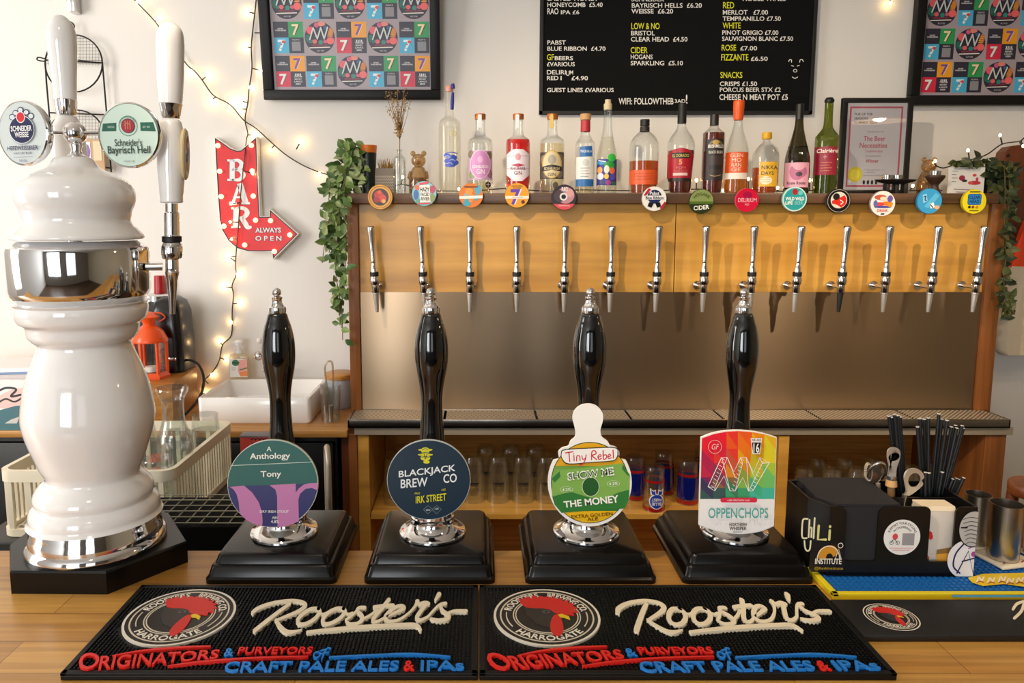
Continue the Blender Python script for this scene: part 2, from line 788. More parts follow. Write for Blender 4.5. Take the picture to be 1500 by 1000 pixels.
def PS(x, y):
    return (360+x/4.412, 850+y/4.41)


def emblem(a, full=True):
    """round badge in unit radius, y down: cockerel head inside a lettered ring"""
    a.ell(0, 0, 1.0, 1.0, '#e9e2d4', 48)
    a.ell(0, 0, 0.955, 0.955, '#1d1815', 48)
    a.ring(0, 0, 0.885, 0.885, 0.03, '#d8cdb8', 48)
    a.ring(0, 0, 0.64, 0.64, 0.022, '#d8cdb8', 48)
    a.ring(0, 0, 0.595, 0.595, 0.022, '#d8cdb8', 48)
    a.arct('ROOSTERS', 0, 0, 0.68, 0.83, 165, 98, '#efe6d6', 0.02)
    a.arct('BREWING CO.', 0, 0, 0.68, 0.83, 84, 12, '#efe6d6', 0.02)
    a.arct('HARROGATE', 0, 0, 0.68, 0.83, 222, 318, '#efe6d6', 0.02)
    a.ring(0, 0, 0.77, 0.77, 0.02, '#d8cdb8', 12, False, 150, 188)
    a.ring(0, 0, 0.77, 0.77, 0.02, '#d8cdb8', 12, False, -8, 30)
    c = atZ(264, 901.5, BAR+MT)
    R = 0.0755

    def E(x, y):
        p = atZ(170+x/5.556, 850+y/5.556, BAR+MT)
        return ((p.x-c.x)/R, -(p.y-c.y)/R)
    comb = [(400, 185), (415, 160), (470, 147), (505, 138), (525, 155), (545, 128), (572, 135), (588, 150), (605, 130),
            (640, 143), (662, 132), (690, 150), (722, 134), (722, 160), (765, 148), (755, 175), (805, 165), (785, 190),
            (830, 195), (795, 213), (825, 230), (782, 240), (803, 265), (752, 265), (742, 290), (690, 285), (620, 280),
            (600, 268), (590, 245), (540, 232), (470, 232), (415, 222)]
    a.poly([E(*p) for p in [(400, 225), (470, 232), (540, 232), (590, 245), (605, 275), (560, 300), (500, 345), (455, 390),
                            (380, 360), (360, 290)]], '#2b2523')
    a.poly([E(*p) for p in comb], '#cf2018')
    a.poly([E(*p) for p in cr([(606, 282), (560, 300), (500, 345), (455, 390), (434, 430), (452, 457), (495, 445),
                               (545, 408), (585, 360), (610, 312)], 4, True)], '#cf2018')
    a.poly([E(*p) for p in [(610, 286), (650, 279), (690, 298), (678, 322), (650, 306), (614, 306)]], '#e3c01e')
    p = E(540, 262)
    a.ell(p[0], p[1], 0.075, 0.06, '#55504c', 14)
    a.ell(p[0], p[1], 0.035, 0.03, '#0c0a09', 12)
    return a


def lettering():
    """'Rooster's' in brush script and the two lines below it, traced as strokes in the photograph's measure"""
    a = Art()
    W = 5.3
    S = lambda *pts: [PS(*p) for p in pts]
    a.line(S((45, 215), (75, 190), (140, 163), (215, 145), (300, 137), (365, 147), (385, 168), (355, 198), (295, 226),
             (235, 250), (195, 268)), [4.9, 5.3, 4.9, 4.5, 4.5, 4.9, 5.7, 5.3, 4.5, 4.1, 4.1], SCRIPT)
    a.line(S((285, 158), (240, 190), (180, 235), (110, 290), (58, 332)), [4.1, 4.9, 5.3, 5.7, 5.7], SCRIPT)
    a.line(S((200, 262), (215, 295), (255, 335), (300, 340), (362, 326)), [4.1, 5.7, 6.6, 4.9, 1.6], SCRIPT)
    a.line(S((470, 190), (425, 192), (372, 222), (337, 262), (350, 290), (395, 286), (450, 252), (478, 212), (470, 190)), W, SCRIPT)
    a.line(S((478, 215), (500, 225), (540, 212)), 3.5, SCRIPT)
    a.line(S((632, 190), (588, 190), (532, 218), (498, 262), (512, 288), (555, 283), (612, 250), (642, 210), (632, 190)), W, SCRIPT)
    a.line(S((640, 215), (665, 225), (690, 218)), 3.5, SCRIPT)
    a.line(S((648, 262), (690, 232), (728, 190)), 3.5, SCRIPT)
    a.line(S((770, 183), (735, 185), (722, 205), (748, 232), (752, 262), (722, 286), (675, 290), (655, 276)), [4.9, 4.9, 4.9, 5.7, 5.7, 4.9, 4.9, 4.1], SCRIPT)
    a.line(S((750, 262), (800, 235), (850, 200)), 3.5, SCRIPT)
    a.line(S((925, 132), (880, 190), (832, 245), (826, 272), (855, 272), (900, 245)), [5.7, 5.7, 5.7, 5.7, 4.1, 2.9], SCRIPT)
    a.line(S((832, 180), (890, 172), (952, 168)), 5, SCRIPT)
    a.line(S((915, 240), (970, 215), (1022, 190), (1010, 172), (970, 180), (920, 220), (902, 255), (932, 273), (990, 262),
             (1050, 222), (1090, 180), (1112, 140)), [3.3, 4.1, 4.9, 4.9, 4.9, 5.7, 5.7, 4.9, 4.1, 3.3, 3.7, 4.9], SCRIPT)
    a.line(S((1108, 142), (1122, 160), (1160, 152), (1180, 158)), 5.5, SCRIPT)
    a.line(S((1168, 158), (1125, 215), (1106, 250), (1130, 265), (1180, 240)), [5.7, 5.7, 5.7, 4.9, 2.9], SCRIPT)
    a.line(S((1250, 97), (1228, 132)), [6.6, 4.1], SCRIPT)
    a.line(S((1180, 240), (1235, 180), (1262, 160)), 3.5, SCRIPT)
    a.line(S((1292, 157), (1262, 165), (1270, 200), (1312, 235), (1300, 258), (1245, 266), (1198, 256)), [4.9, 4.9, 4.9, 5.7, 5.7, 4.9, 4.1], SCRIPT)
    a.line(S((1300, 222), (1350, 206), (1425, 206)), [3.7, 4.1, 4.9], SCRIPT)
    a.line(S((400, 342), (600, 322), (800, 307), (1000, 297), (1100, 298), (1130, 328)), [4.1, 5.3, 5.7, 5.7, 5.7, 4.1], SCRIPT)
    Q = lambda s, q, c, b=0.03: a.textq(s, *[P5(*p) for p in q], c, b)
    Q('O', ((88, 276), (160, 278), (148, 330), (80, 338)), RED)
    Q('RIGINATORS', ((160, 288), (570, 265), (560, 297), (150, 334)), RED)
    Q('&', ((585, 262), (620, 262), (612, 288), (580, 288)), BLUE)
    Q('PURVEYORS', ((635, 257), (890, 256), (882, 280), (628, 280)), RED)
    a.line([P5(*p) for p in ((200, 287), (300, 270), (420, 259), (535, 254))], [1.2, 2.4, 2.4, 1.6], RED)
    a.line([P5(*p) for p in ((390, 322), (520, 306), (700, 294), (870, 289))], [1.2, 2.4, 2.4, 1.6], RED)
    a.line([P5(*p) for p in ((912, 274), (896, 276), (890, 288), (900, 294), (912, 284), (912, 272), (930, 266))], 1.9, BLUE)
    a.line([P5(*p) for p in ((948, 262), (938, 261), (928, 274), (918, 298))], 2.0, BLUE)
    a.line([P5(*p) for p in ((915, 281), (942, 275))], 1.6, BLUE)
    a.line([P5(*p) for p in ((945, 292), (1090, 285), (1230, 281), (1358, 290))], [2.2, 2.2, 2.6, 1.6], BLUE)
    Q('CRAFT PALE ALES', ((590, 308), (1186, 304), (1180, 336), (580, 342)), BLUE)
    Q('&', ((1200, 305), (1236, 305), (1234, 336), (1198, 336)), RED)
    Q('IPAs', ((1258, 303), (1402, 304), (1408, 334), (1256, 336)), BLUE)
    return a


def stud_mat(bm, hw, hd, pitch, z, r, h, skip=None):
    nx, ny = int(2*hw/pitch), int(2*hd/pitch)
    for i in range(nx):
        for j in range(ny):
            x, y = -hw+(i+0.5)*2*hw/nx, -hd+(j+0.5)*2*hd/ny
            if skip and skip(x, y):
                continue
            a = [bm.verts.new((x+r*s, y+r*t, z)) for s, t in ((-1, -1), (1, -1), (1, 1), (-1, 1))]
            q = r*0.62
            b = [bm.verts.new((x+q*s, y+q*t, z+h)) for s, t in ((-1, -1), (1, -1), (1, 1), (-1, 1))]
            bm.faces.new(b)
            for k in range(4):
                bm.faces.new((a[k], a[(k+1) % 4], b[(k+1) % 4], b[k]))


def runner(x, label):
    t = thing('bar_runner', label, 'bar mat', (x, MY, BAR), 0, 'black studded rubber bar runners')
    bm = bx(-MW/2, MW/2, -MD/2, MD/2, 0, MT-0.003, 0.0015)
    for q in ((-MW/2, MW/2, -MD/2, -MD/2+0.008), (-MW/2, MW/2, MD/2-0.008, MD/2), (-MW/2, -MW/2+0.008, -MD/2, MD/2),
              (MW/2-0.008, MW/2, -MD/2, MD/2)):
        box(bm, q[0], q[1], q[2], q[3], MT-0.004, MT, 0.001)
    mesh_obj('mat_body', bm, RUBBER, t, 0)
    e = atZ(264, 901.5, BAR+MT)
    ex, ey = e.x-MX1, e.y-MY
    bm = B()
    stud_mat(bm, MW/2-0.009, MD/2-0.009, 0.0054, MT-0.0035, 0.0019, 0.0032,
             lambda px, py: (px-ex)**2+(py-ey)**2 < 0.0795**2)
    mesh_obj('rubber_studs', bm, RUBBER, t, 0)
    R = 0.0755
    emblem(Art()).build('round_emblem', lambda px, py, ly: Vector((ex+px*R, ey-py*R, MT+ly*0.00012)), t, 30, rough=0.5,
                        label='round cockerel emblem in red, white and black')

    def m(px, py, ly):
        p = atZ(px, py, BAR+MT)
        return Vector((p.x-MX1, p.y-MY, MT+0.0022+ly*0.00002))
    lettering().build('raised_lettering', m, t, 230, rough=0.45, label='cream, red and blue raised lettering')
    return t


runner(MX1, 'left of the two black studded rubber bar runners with cream script lettering')
runner(MX2, 'right of the two black studded rubber bar runners with cream script, beside the blue mat')

# blue mat with a yellow rim, a smooth black runner in front of it
MX3a = atZ(1193, 848, BAR+0.008)
L3 = Vector((0.745, 1.13, BAR))
bt = thing('bar_towel_mat', 'blue studded rubber mat with yellow rim beneath the black napkin caddy', 'bar mat', L3)
y0, y1, x0, x1 = 1.052, 1.205, MX3a.x+0.006, 1.02
bm = B()
box(bm, x0, x1, y0, y1, BAR, BAR+0.006, 0.001)
for q in ((x0, x1, y0, y0+0.009), (x0, x1, y1-0.009, y1), (x0, x0+0.009, y0, y1), (x1-0.009, x1, y0, y1)):
    box(bm, q[0], q[1], q[2], q[3], BAR+0.005, BAR+0.010, 0.001)
mesh_obj('yellow_rim', bm, pm('#e3cf1f', 0.5), bt, 0, world=True)
bm = B()
stud_mat(bm, (x1-x0)/2-0.012, (y1-y0)/2-0.012, 0.0088, 0, 0.0037, 0.003)
bm.transform(Matrix.Translation(((x0+x1)/2, (y0+y1)/2, BAR+0.0061)))
box(bm, x0+0.009, x1-0.009, y0+0.009, y1-0.009, BAR+0.005, BAR+0.0064)
mesh_obj('blue_studs', bm, pm('#0f62ad', 0.45), bt, 0, world=True)
a = Art()
a.poly([(1418, 846), (1440, 840), (1530, 838), (1530, 864), (1500, 859), (1470, 855), (1440, 858), (1424, 853)], '#e3c21f')
for px, py in ((1436, 848), (1452, 849), (1468, 848), (1480, 850), (1494, 849)):
    a.line([(px-5, py+4), (px-2, py-3), (px+2, py+2), (px+5, py-3)], 2.4, '#f3e6d3')
    a.line([(px-5, py+5), (px, py+3), (px+5, py+5)], 1.2, '#a23a2a')
a.rect(1395, 871.0, 1520, 874.5, '#3f8fb5')
a.build('rim_print', lambda px, py, ly: atZ(px, py, BAR+0.0108+ly*0.0001), bt, 3, world=True)
fr = thing('bar_runner', 'smooth black rubber bar runner with small round emblem at the right edge', 'bar mat', (0.72, 1.0, BAR))
ya, yb = atZ(1400, 930, BAR+MT).y, atZ(1400, 877, BAR+MT).y
bm = B()
box(bm, 0.5192, 1.03, ya, min(yb, 1.0515), BAR, BAR+MT, 0.002)
mesh_obj('mat_body', bm, pm('#121110', 0.5), fr, world=True)
ec = atZ(1305.5, 903, BAR+MT)
emblem(Art()).build('round_emblem', lambda px, py, ly: Vector((ec.x+px*0.036, ec.y-py*0.036, BAR+MT+ly*0.0001)), fr, 3,
                    label='round cockerel emblem', world=True)
a = Art()
a.line([(1484, 892), (1490, 884), (1503, 880), (1525, 878)], [4, 4.5, 4, 4], SCRIPT)
a.line([(1500, 884), (1496, 895), (1486, 905)], 4.5, SCRIPT, same=True)
a.build('raised_lettering', lambda px, py, ly: atZ(px, py, BAR+MT+0.001+ly*0.0002), fr, 10, world=True)

# pendant lamp hanging to the right of the bar
pe = thing('pendant_lamp', 'white round pendant lamp hanging from the ceiling to the right, outside the picture', 'lamp', (2.2, 1.0, 2.2))
mesh_obj('lamp_shade', lt([(0.14, 0), (0.135, 0.03), (0.06, 0.13), (0.02, 0.15), (0.02, 0.16), (0, 0.16)], 36, cap=False), pm('#e8e2da', 0.4), pe, 40)
bm = B()
ball(bm, (0, 0, 0.045), 0.045, 20, 14)
mesh_obj('lamp_bulb', bm, emit('lamp_bulb_glow', '#ffdcb0', 90), pe)
mesh_obj('cord', tb([(0, 0, 0.158), (0, 0, HC-2.2)], 0.004, 8), pm('#2a2724', 0.6), pe)
# ------------------------------------------------------------------ hand pumps
YC = 1.199           # axis of the pump handles


def pprof(cx, rows, Y0, z0):
    """profile read off the photograph: rows of (pixel row, half width in pixels) -> (radius, height above z0)"""
    return [(hw*lscl(cx, py, Y0), atY(cx, py, Y0).z-z0) for py, hw in rows]


def rrsec(hw, hd, r, z, n=5):
    out = []
    for (sx, sy, a0) in ((1, 1, 0), (-1, 1, 90), (-1, -1, 180), (1, -1, 270)):
        for k in range(n):
            a = math.radians(a0+90*k/(n-1))
            out.append(Vector((sx*(hw-r)+r*math.cos(a), sy*(hd-r)+r*math.sin(a), z)))
    return out


def loft(bm, secs, mi=0):
    R = [[bm.verts.new(p) for p in s] for s in secs]
    for a, b in zip(R, R[1:]):
        n = len(a)
        for i in range(n):
            bm.faces.new((a[i], a[(i+1) % n], b[(i+1) % n], b[i])).material_index = mi
    bm.faces.new(list(reversed(R[0]))).material_index = mi
    bm.faces.new(R[-1]).material_index = mi
    return bm


def hand_pump(hx, bx_px, label):
    X = (atY(hx, 600, YC)).x
    t = thing('hand_pump', label, 'beer pump', (X, YC, BAR), 0, 'black hand pumps along the bar')
    off = atZ(bx_px, 855, BAR).x-X
    secs = [(0.1035, 0.108, 0.0), (0.1035, 0.108, 0.007), (0.1005, 0.105, 0.010), (0.0965, 0.101, 0.024), (0.0945, 0.099, 0.0265),
            (0.0915, 0.096, 0.0275), (0.0885, 0.093, 0.037), (0.086, 0.0905, 0.0405), (0.082, 0.0865, 0.042)]
    bm = loft(B(), [[p+Vector((off, 0.009, 0)) for p in rrsec(w, d, 0.010, z)] for w, d, z in secs])
    mesh_obj('pump_base', bm, BLACKP, t, 25)
    col = [(0.030, 0.0415), (0.0545, 0.0418), (0.0562, 0.044), (0.0562, 0.047), (0.0545, 0.0492), (0.050, 0.0505), (0.044, 0.054), (0.0385, 0.060),
           (0.0365, 0.064), (0.0365, 0.073), (0.0345, 0.075), (0.0335, 0.083), (0.030, 0.086), (0.0, 0.086)]
    bm = lt(col, 48)
    for k in range(6):
        an = 2*PI*(k+0.5)/6
        ball(bm, (0.0365*math.cos(an), 0.0365*math.sin(an), 0.068), 0.003, 8, 6)
    mesh_obj('chrome_collar', bm, CHROME, t, 30)
    rows = [(770, 17), (735, 22), (690, 21), (655, 19.5), (630, 17.5), (605, 15.8), (580, 15.8), (560, 18.5), (540, 22.5), (525, 24.3),
            (508, 24.6), (495, 23.4), (480, 20.5), (468, 16.5), (458, 12.5)]
    pr = pprof(hx, rows, YC, BAR)
    mesh_obj('pump_handle', lt(sprof([(0.0, pr[0][1])]+pr+[(0, pr[-1][1]+0.001)], 3), 40), BLACKC, t, 60)
    fr = [(458, 0), (458, 12.8), (455, 13.2), (450, 13), (449, 11), (446, 9), (443.5, 7.8), (439, 7), (437, 8.2), (435, 8.2), (434, 5.2), (433, 4)]
    bm = lt(pprof(hx, fr, YC, BAR), 32)
    q = atY(hx, 428, YC)
    s = scl(hx, 428, YC)
    ball(bm, (0, 0, q.z-BAR), 6.6*s, 20, 12)
    mesh_obj('finial', bm, CHROME, t, 40)
    return t


hp1 = hand_pump(411, 396, 'black hand pump with green, pink and navy round clip, nearest the white beer font')
hp2 = hand_pump(632.5, 629, 'black hand pump with dark teal round clip and white stencil lettering')
hp3 = hand_pump(862, 866, 'black hand pump with green banknote style clip and white plate above')
hp4 = hand_pump(1083, 1097, 'black hand pump with rainbow coloured shield clip, beside the napkin caddy')
YCL = 1.148          # face of the pump clips


def clip(t, outline, art, rim, depth=0.005, brk=None):
    """an upright board with printed face on a small bracket"""
    L = t.location
    bm = prism(B(), outline, lambda x, y, d: atY(x, y, YCL)+Vector((0, d, 0))-L, 0, depth)
    c = mesh_obj('pump_clip', bm, pm(rim, 0.4), t, 0)
    art.build('clip_print', lambda x, y, ly: atY(x, y, YCL)-L+Vector((0, -0.0003-0.00012*ly, 0)), c, rough=0.3)
    z = atY(*brk, YCL).z-L.z
    mesh_obj('clip_bracket', bx(-0.008, 0.008, YCL+depth-0.001-L.y, -0.012, z-0.02, z+0.01, 0.001), BLACKM, c)
    return c


def circ(cx, cy, rx, ry, n=56):
    return [(cx+rx*math.cos(2*PI*i/n), cy+ry*math.sin(2*PI*i/n)) for i in range(n)]


# clip 1 ------------------------------------------------------------
z1 = lambda x, y: (300+x/4.167, 620+y/4.167)
Z = lambda *p: [z1(*q) for q in p]
a = Art()
cx, cy, rx, ry = 399.5, 708, 65.6, 63.2
a.ell(cx, cy, rx, ry, '#1c5f58', 60)
a.line(Z((160, 256), (400, 246), (662, 234)), 0.7, '#dfe8dd', cap=False)
low = [(cx+rx*math.cos(t), cy+ry*math.sin(t)) for t in [PI*k/40 for k in range(41)]]
low = [p for p in low if p[1] > 712]
a.poly([(465, 707.5)]+low+[(336, 712)], '#2c3068')
pink = '#c37cae'
a.poly(Z((153, 386), (240, 378), (290, 420), (330, 480), (350, 540), (354, 600), (350, 625), (300, 612), (255, 588), (214, 548), (208, 480),
         (195, 430), (175, 400)), pink)
a.poly(Z((395, 375), (556, 366), (556, 420), (575, 395), (605, 372), (640, 363), (688, 361), (690, 408), (655, 392), (615, 398), (582, 428),
         (572, 462), (575, 596), (510, 622), (445, 632), (442, 440), (432, 402)), pink)
W = '#f1f1ea'
a.text('A', *[z1(378, 0)[0], z1(408, 0)[0]], *[z1(0, 140)[1], z1(0, 168)[1]], W, 0.03)
a.text('Anthology', z1(276, 0)[0], z1(522, 0)[0], z1(0, 178)[1], z1(0, 226)[1], W, 0.035, rot=0.02)
a.text('Tony', z1(342, 0)[0], z1(468, 0)[0], z1(0, 288)[1], z1(0, 335)[1], W, 0.035, rot=0.02)
a.text('DRY IRISH STOUT', z1(338, 0)[0], z1(514, 0)[0], z1(0, 528)[1], z1(0, 543)[1], W, 0.02)
a.text('ABV', z1(412, 0)[0], z1(450, 0)[0], z1(0, 565)[1], z1(0, 580)[1], W, 0.02)
a.text('4.8%', z1(405, 0)[0], z1(455, 0)[0], z1(0, 586)[1], z1(0, 606)[1], W, 0.02)
clip(hp1, circ(cx, cy, 66.5, 64), a, '#d9ddd0', brk=(400, 735))

# clip 2 ------------------------------------------------------------
z2 = lambda x, y: (530+x/4.167, 620+y/4.167)
cx, cy = 628, 702.5
a = Art()
a.ell(cx, cy, 60.4, 57.6, '#06283c', 60)
Y_ = '#d9d42a'
for (x, y, rx, ry) in ((388, 165, 26, 20), (388, 190, 46, 8), (388, 210, 30, 16), (395, 234, 20, 10), (388, 160, 44, 7)):
    p = z2(x, y)
    a.ell(p[0], p[1], rx/4.167, ry/4.167, Y_, 18)
for q in (((352, 185), (388, 175), (425, 185)), ((365, 205), (388, 200), (412, 206)), ((370, 160), (388, 152), (405, 160)), ((380, 180), (388, 215), (398, 182))):
    a.line([z2(*p) for p in q], 0.8, '#0d3850')


def tq(s, x0, x1, y0, y1, rise, col, zf, sc, bold=0.035):
    """lettering climbing to the right by rise (zoom pixels)"""
    a.textq(s, zf(x0, y0), zf(x1, y0-rise), zf(x1, y1-rise), zf(x0, y1), col, bold)


tq('BLACKJACK', 226, 572, 288, 340, 40, '#e9eef0', z2, 1)
tq('BREW', 238, 402, 340, 394, 14, '#e9eef0', z2, 1)
tq('CO', 498, 580, 308, 362, 6, '#e9eef0', z2, 1)
tq('IRK STREET', 330, 516, 442, 486, 20, Y_, z2, 1)
tq('PALE', 324, 356, 418, 430, 2, Y_, z2, 1, 0.01)
tq('ALE', 486, 512, 396, 408, 2, Y_, z2, 1, 0.01)
for x in (405, 458):
    a.line([z2(x-28, 522), z2(x, 497), z2(x+28, 520), z2(x, 548), z2(x-28, 522)], 0.5, '#8fa3ad', 1, cap=False)
tq('SMLS', 392, 418, 520, 530, 2, '#dfe6ea', z2, 1, 0.01)
tq('3.8%', 446, 470, 513, 523, 2, '#dfe6ea', z2, 1, 0.01)
clip(hp2, circ(cx, cy, 61.2, 58.4), a, '#b9c4c4', brk=(630, 735))

# clip 3 (the mascot on top is left out: a plain white tab stands there) -----------
z3 = lambda x, y: (760+x/3.448, 570+y/3.448)
Z = lambda *p: [z3(*q) for q in p]
cx, cy, rx, ry = 864, 706.5, 61.5, 64
out = [(cx+rx*math.cos(t), cy+ry*math.sin(t)) for t in [math.radians(-42+264*k/46) for k in range(47)]]
tab = cr(Z((205, 352), (200, 318), (222, 296), (250, 288), (262, 262), (285, 240), (284, 200), (272, 150), (280, 112), (310, 84), (350, 74), (392, 84),
           (422, 118), (424, 160), (412, 205), (420, 240), (448, 262), (462, 284), (492, 294), (508, 320), (504, 350)), 4)
out = [p for p in out if p[1] > z3(0, 352)[1]-2]
outline = [(p.x, p.y) for p in tab]+out
a = Art()
a.ell(cx, cy, rx-4.5, ry-4.5, '#1c2418', 56)
inn = lambda y0, y1: [(cx+(rx-5.6)*math.cos(t), cy+(ry-5.6)*math.sin(t)) for t in [2*PI*k/72 for k in range(72)] if y0 <= cy+(ry-5.6)*math.sin(t) <= y1]


def band(y0, y1, col):
    pts = inn(y0, y1)
    r = sorted([p for p in pts if p[0] > cx], key=lambda p: p[1])
    l = sorted([p for p in pts if p[0] <= cx], key=lambda p: -p[1])
    a.poly(r+l, col)


band(640, 800, '#77a94e')
band(640, 690, '#6fa145')
band(722, 749, '#2f7a36')
band(747, 800, '#e8b81a')
band(640, 686, '#e0a81c')
a.poly(Z((196, 410), (350, 392), (520, 372), (560, 430), (556, 545), (400, 565), (168, 540), (166, 470)), '#7fb053')
a.poly(Z((166, 450), (205, 412), (210, 440), (180, 470)), '#2f7a36')
a.poly(Z((525, 375), (562, 440), (545, 430), (520, 400)), '#2f7a36')
a.poly(Z((168, 540), (260, 515), (340, 540), (420, 560), (500, 520), (556, 505), (553, 560), (535, 600), (380, 608), (215, 622), (180, 580)), '#2f7a36')
a.ell(*z3(362, 490), 12.5, 14, '#1d5a2a', 26)
a.ring(*z3(362, 490), 12.8, 14.4, 0.8, '#cfe0bd', 30)
for (x, y, s) in ((240, 504, '4.2%'), (476, 474, '4.2%')):
    p = z3(x, y)
    a.ring(p[0], p[1], 9.5, 4.6, 0.6, '#dfead2', 24)
    a.text(s, p[0]-6.5, p[0]+6.5, p[1]-2, p[1]+2, '#eef4e6', 0.03, rot=0.06)
a.textq('SHOW ME', z3(242, 418), z3(476, 388), z3(482, 432), z3(246, 460), '#eaf0e2', 0.10)
a.textq('SHOW ME', z3(248, 424), z3(470, 396), z3(475, 425), z3(252, 453), '#1d4a26', 0.0)
a.textq('THE MONEY', z3(224, 562), z3(500, 530), z3(506, 568), z3(228, 596), '#f4f6ee', 0.06)
a.textq('EXTRA GOLDEN', z3(262, 633), z3(470, 616), z3(474, 633), z3(266, 650), '#5a3a10', 0.03)
a.textq('ALE', z3(342, 646), z3(398, 642), z3(400, 658), z3(344, 662), '#5a3a10', 0.03)
a.poly(cr(Z((216, 350), (212, 318), (232, 300), (360, 292), (484, 290), (500, 318), (494, 344), (470, 360), (360, 368), (250, 376)), 4, True), '#1c1c1c')
a.poly(cr(Z((220, 348), (216, 320), (235, 304), (360, 296), (482, 294), (496, 319), (490, 342), (468, 356), (360, 364), (252, 371)), 4, True), '#f4f3f0')
R_ = '#d0203a'
a.line(Z((234, 318), (272, 312)), 1.6, R_)
a.line(Z((252, 316), (256, 362)), 1.6, R_, same=True)
a.line(Z((277, 330), (278, 358)), 1.5, R_, same=True)
a.ell(*z3(276, 322), 0.9, 0.9, R_, 8, True)
a.line(Z((290, 358), (292, 334), (300, 332), (306, 336), (308, 356)), 1.5, R_, same=True)
a.line(Z((316, 332), (322, 350), (334, 346)), 1.4, R_, same=True)
a.line(Z((338, 328), (334, 352), (322, 372), (306, 380)), 1.5, R_, same=True)
a.line(Z((366, 352), (368, 312), (384, 308), (388, 322), (370, 332), (392, 352)), 1.6, R_, same=True)
a.line(Z((398, 340), (414, 334), (408, 326), (398, 336), (402, 350), (416, 346)), 1.4, R_, same=True)
a.line(Z((424, 306), (426, 348), (440, 344), (440, 328), (426, 330)), 1.5, R_, same=True)
a.line(Z((448, 338), (462, 332), (456, 324), (448, 334), (452, 346), (466, 342)), 1.4, R_, same=True)
a.line(Z((474, 304), (476, 344)), 1.6, R_, same=True)
clip(hp3, outline, a, '#f2f1ee', brk=(862, 735))

# clip 4 ------------------------------------------------------------
z4 = lambda x, y: (960+x/3.846, 600+y/3.846)
Z = lambda *p: [z4(*q) for q in p]
outline = [(p.x, p.y) for p in cr(Z((258, 156), (320, 133), (390, 119), (465, 115), (545, 121), (615, 134), (684, 155)), 4)]
outline += [(p.x, p.y) for p in cr(Z((668, 655), (605, 682), (545, 694), (480, 700), (410, 694), (330, 678), (246, 650)), 4)]
a = Art()
g = [[(262, 160), (330, 136), (400, 123), (465, 119), (545, 125), (615, 138), (680, 158)],
     [(260, 225), (330, 222), (400, 220), (465, 218), (540, 220), (610, 222), (678, 225)],
     [(258, 300), (330, 300), (395, 300), (465, 300), (535, 300), (605, 300), (676, 300)],
     [(256, 380), (325, 380), (395, 380), (465, 380), (535, 380), (605, 380), (673, 380)],
     [(254, 440), (325, 440), (395, 440), (465, 440), (530, 440), (600, 440), (671, 440)],
     [(252, 502), (325, 502), (395, 502), (465, 502), (530, 502), (600, 502), (669, 502)]]
colr = [['#e4223a', '#e62136', '#e8372e', '#ea5a26', '#e58a1e', '#e0b022'],
        ['#d8203f', '#dd2440', '#e33a33', '#e8761f', '#e2a21c', '#dccb2c'],
        ['#b02450', '#c22a4c', '#c8553c', '#d68a2a', '#c9b52c', '#a9c63c'],
        ['#7a2a5c', '#7d3f58', '#8a6848', '#8fa040', '#7fb84e', '#6fc06a'],
        ['#3f3a5c', '#3a5a5a', '#3f8060', '#3fa070', '#3fb088', '#45b8a0']]
for r in range(5):
    for c in range(6):
        q = [g[r][c], g[r][c+1], g[r+1][c+1], g[r+1][c]]
        k = (r+c) % 2
        nb = colr[min(r+1, 4)][c] if k else colr[r][min(c+1, 5)]
        a.poly(Z(q[0], q[1], q[2]), colr[r][c], same=r+c > 0)
        a.poly(Z(q[0], q[2], q[3]), nb, same=True)
a.poly(Z((252, 502), (669, 502), (666, 652), (605, 678), (545, 690), (480, 696), (410, 690), (330, 674), (249, 648)), '#f0eef0')
w = '#f7f4f2'
nn = [((296, 432), (372, 268), (404, 268), (442, 348), (480, 268), (512, 268), (552, 352), (588, 268), (642, 296), (548, 456), (524, 456), (492, 380), (448, 456),
       (420, 456), (386, 372), (334, 456), (296, 432))]
for q in nn:
    a.line(Z(*q), 1.0, w, 1)
for q in (((296, 432), (334, 438), (404, 268)), ((334, 438), (334, 456)), ((372, 268), (378, 284), (420, 456)), ((512, 268), (524, 456)), ((480, 268), (490, 300), (448, 456)),
          ((588, 268), (600, 300), (642, 296)), ((600, 300), (524, 456)), ((404, 268), (448, 380)), ((512, 268), (560, 390))):
    a.line(Z(*q), 0.8, w, 1)
for k in range(9):
    f = k/8
    for (p, q) in (((372, 276), (306, 424)), ((480, 278), (420, 440)), ((590, 290), (530, 440))):
        x, y = p[0]+(q[0]-p[0])*f, p[1]+(q[1]-p[1])*f
        a.line(Z((x+4, y-4), (x+16, y+5)), 0.7, w, 1)
a.ring(*z4(330, 203), 10, 10, 0.7, '#f0b8b4', 28)
a.text('GF', *[z4(312, 0)[0], z4(350, 0)[0]], *[z4(0, 186)[1], z4(0, 218)[1]], '#f0b8b4', 0.02, 0.2)
a.poly(Z((530, 154), (594, 154), (582, 244), (540, 244)), '#f3f1ec')
a.text('WE ARE', z4(534, 0)[0], z4(588, 0)[0], z4(0, 158)[1], z4(0, 172)[1], '#1c1a1a', 0.03)
a.poly(Z((536, 178), (588, 178), (578, 238), (544, 238)), '#1c1a1a')
a.text('16', z4(545, 0)[0], z4(578, 0)[0], z4(0, 182)[1], z4(0, 236)[1], '#f3f1ec', 0.05)
a.rrect(*z4(360, 488), *z4(566, 514), 3, '#d8304e')
a.text('4.8% BROWN ALE', z4(398, 0)[0], z4(524, 0)[0], z4(0, 497)[1], z4(0, 507)[1], '#f5dcdc', 0.02)
a.text('OPPENCHOPS', z4(292, 0)[0], z4(628, 0)[0], z4(0, 546)[1], z4(0, 602)[1], '#2fa6a2', 0.0)
a.text('NORTHERN', z4(410, 0)[0], z4(506, 0)[0], z4(0, 630)[1], z4(0, 645)[1], '#17171c', 0.05)
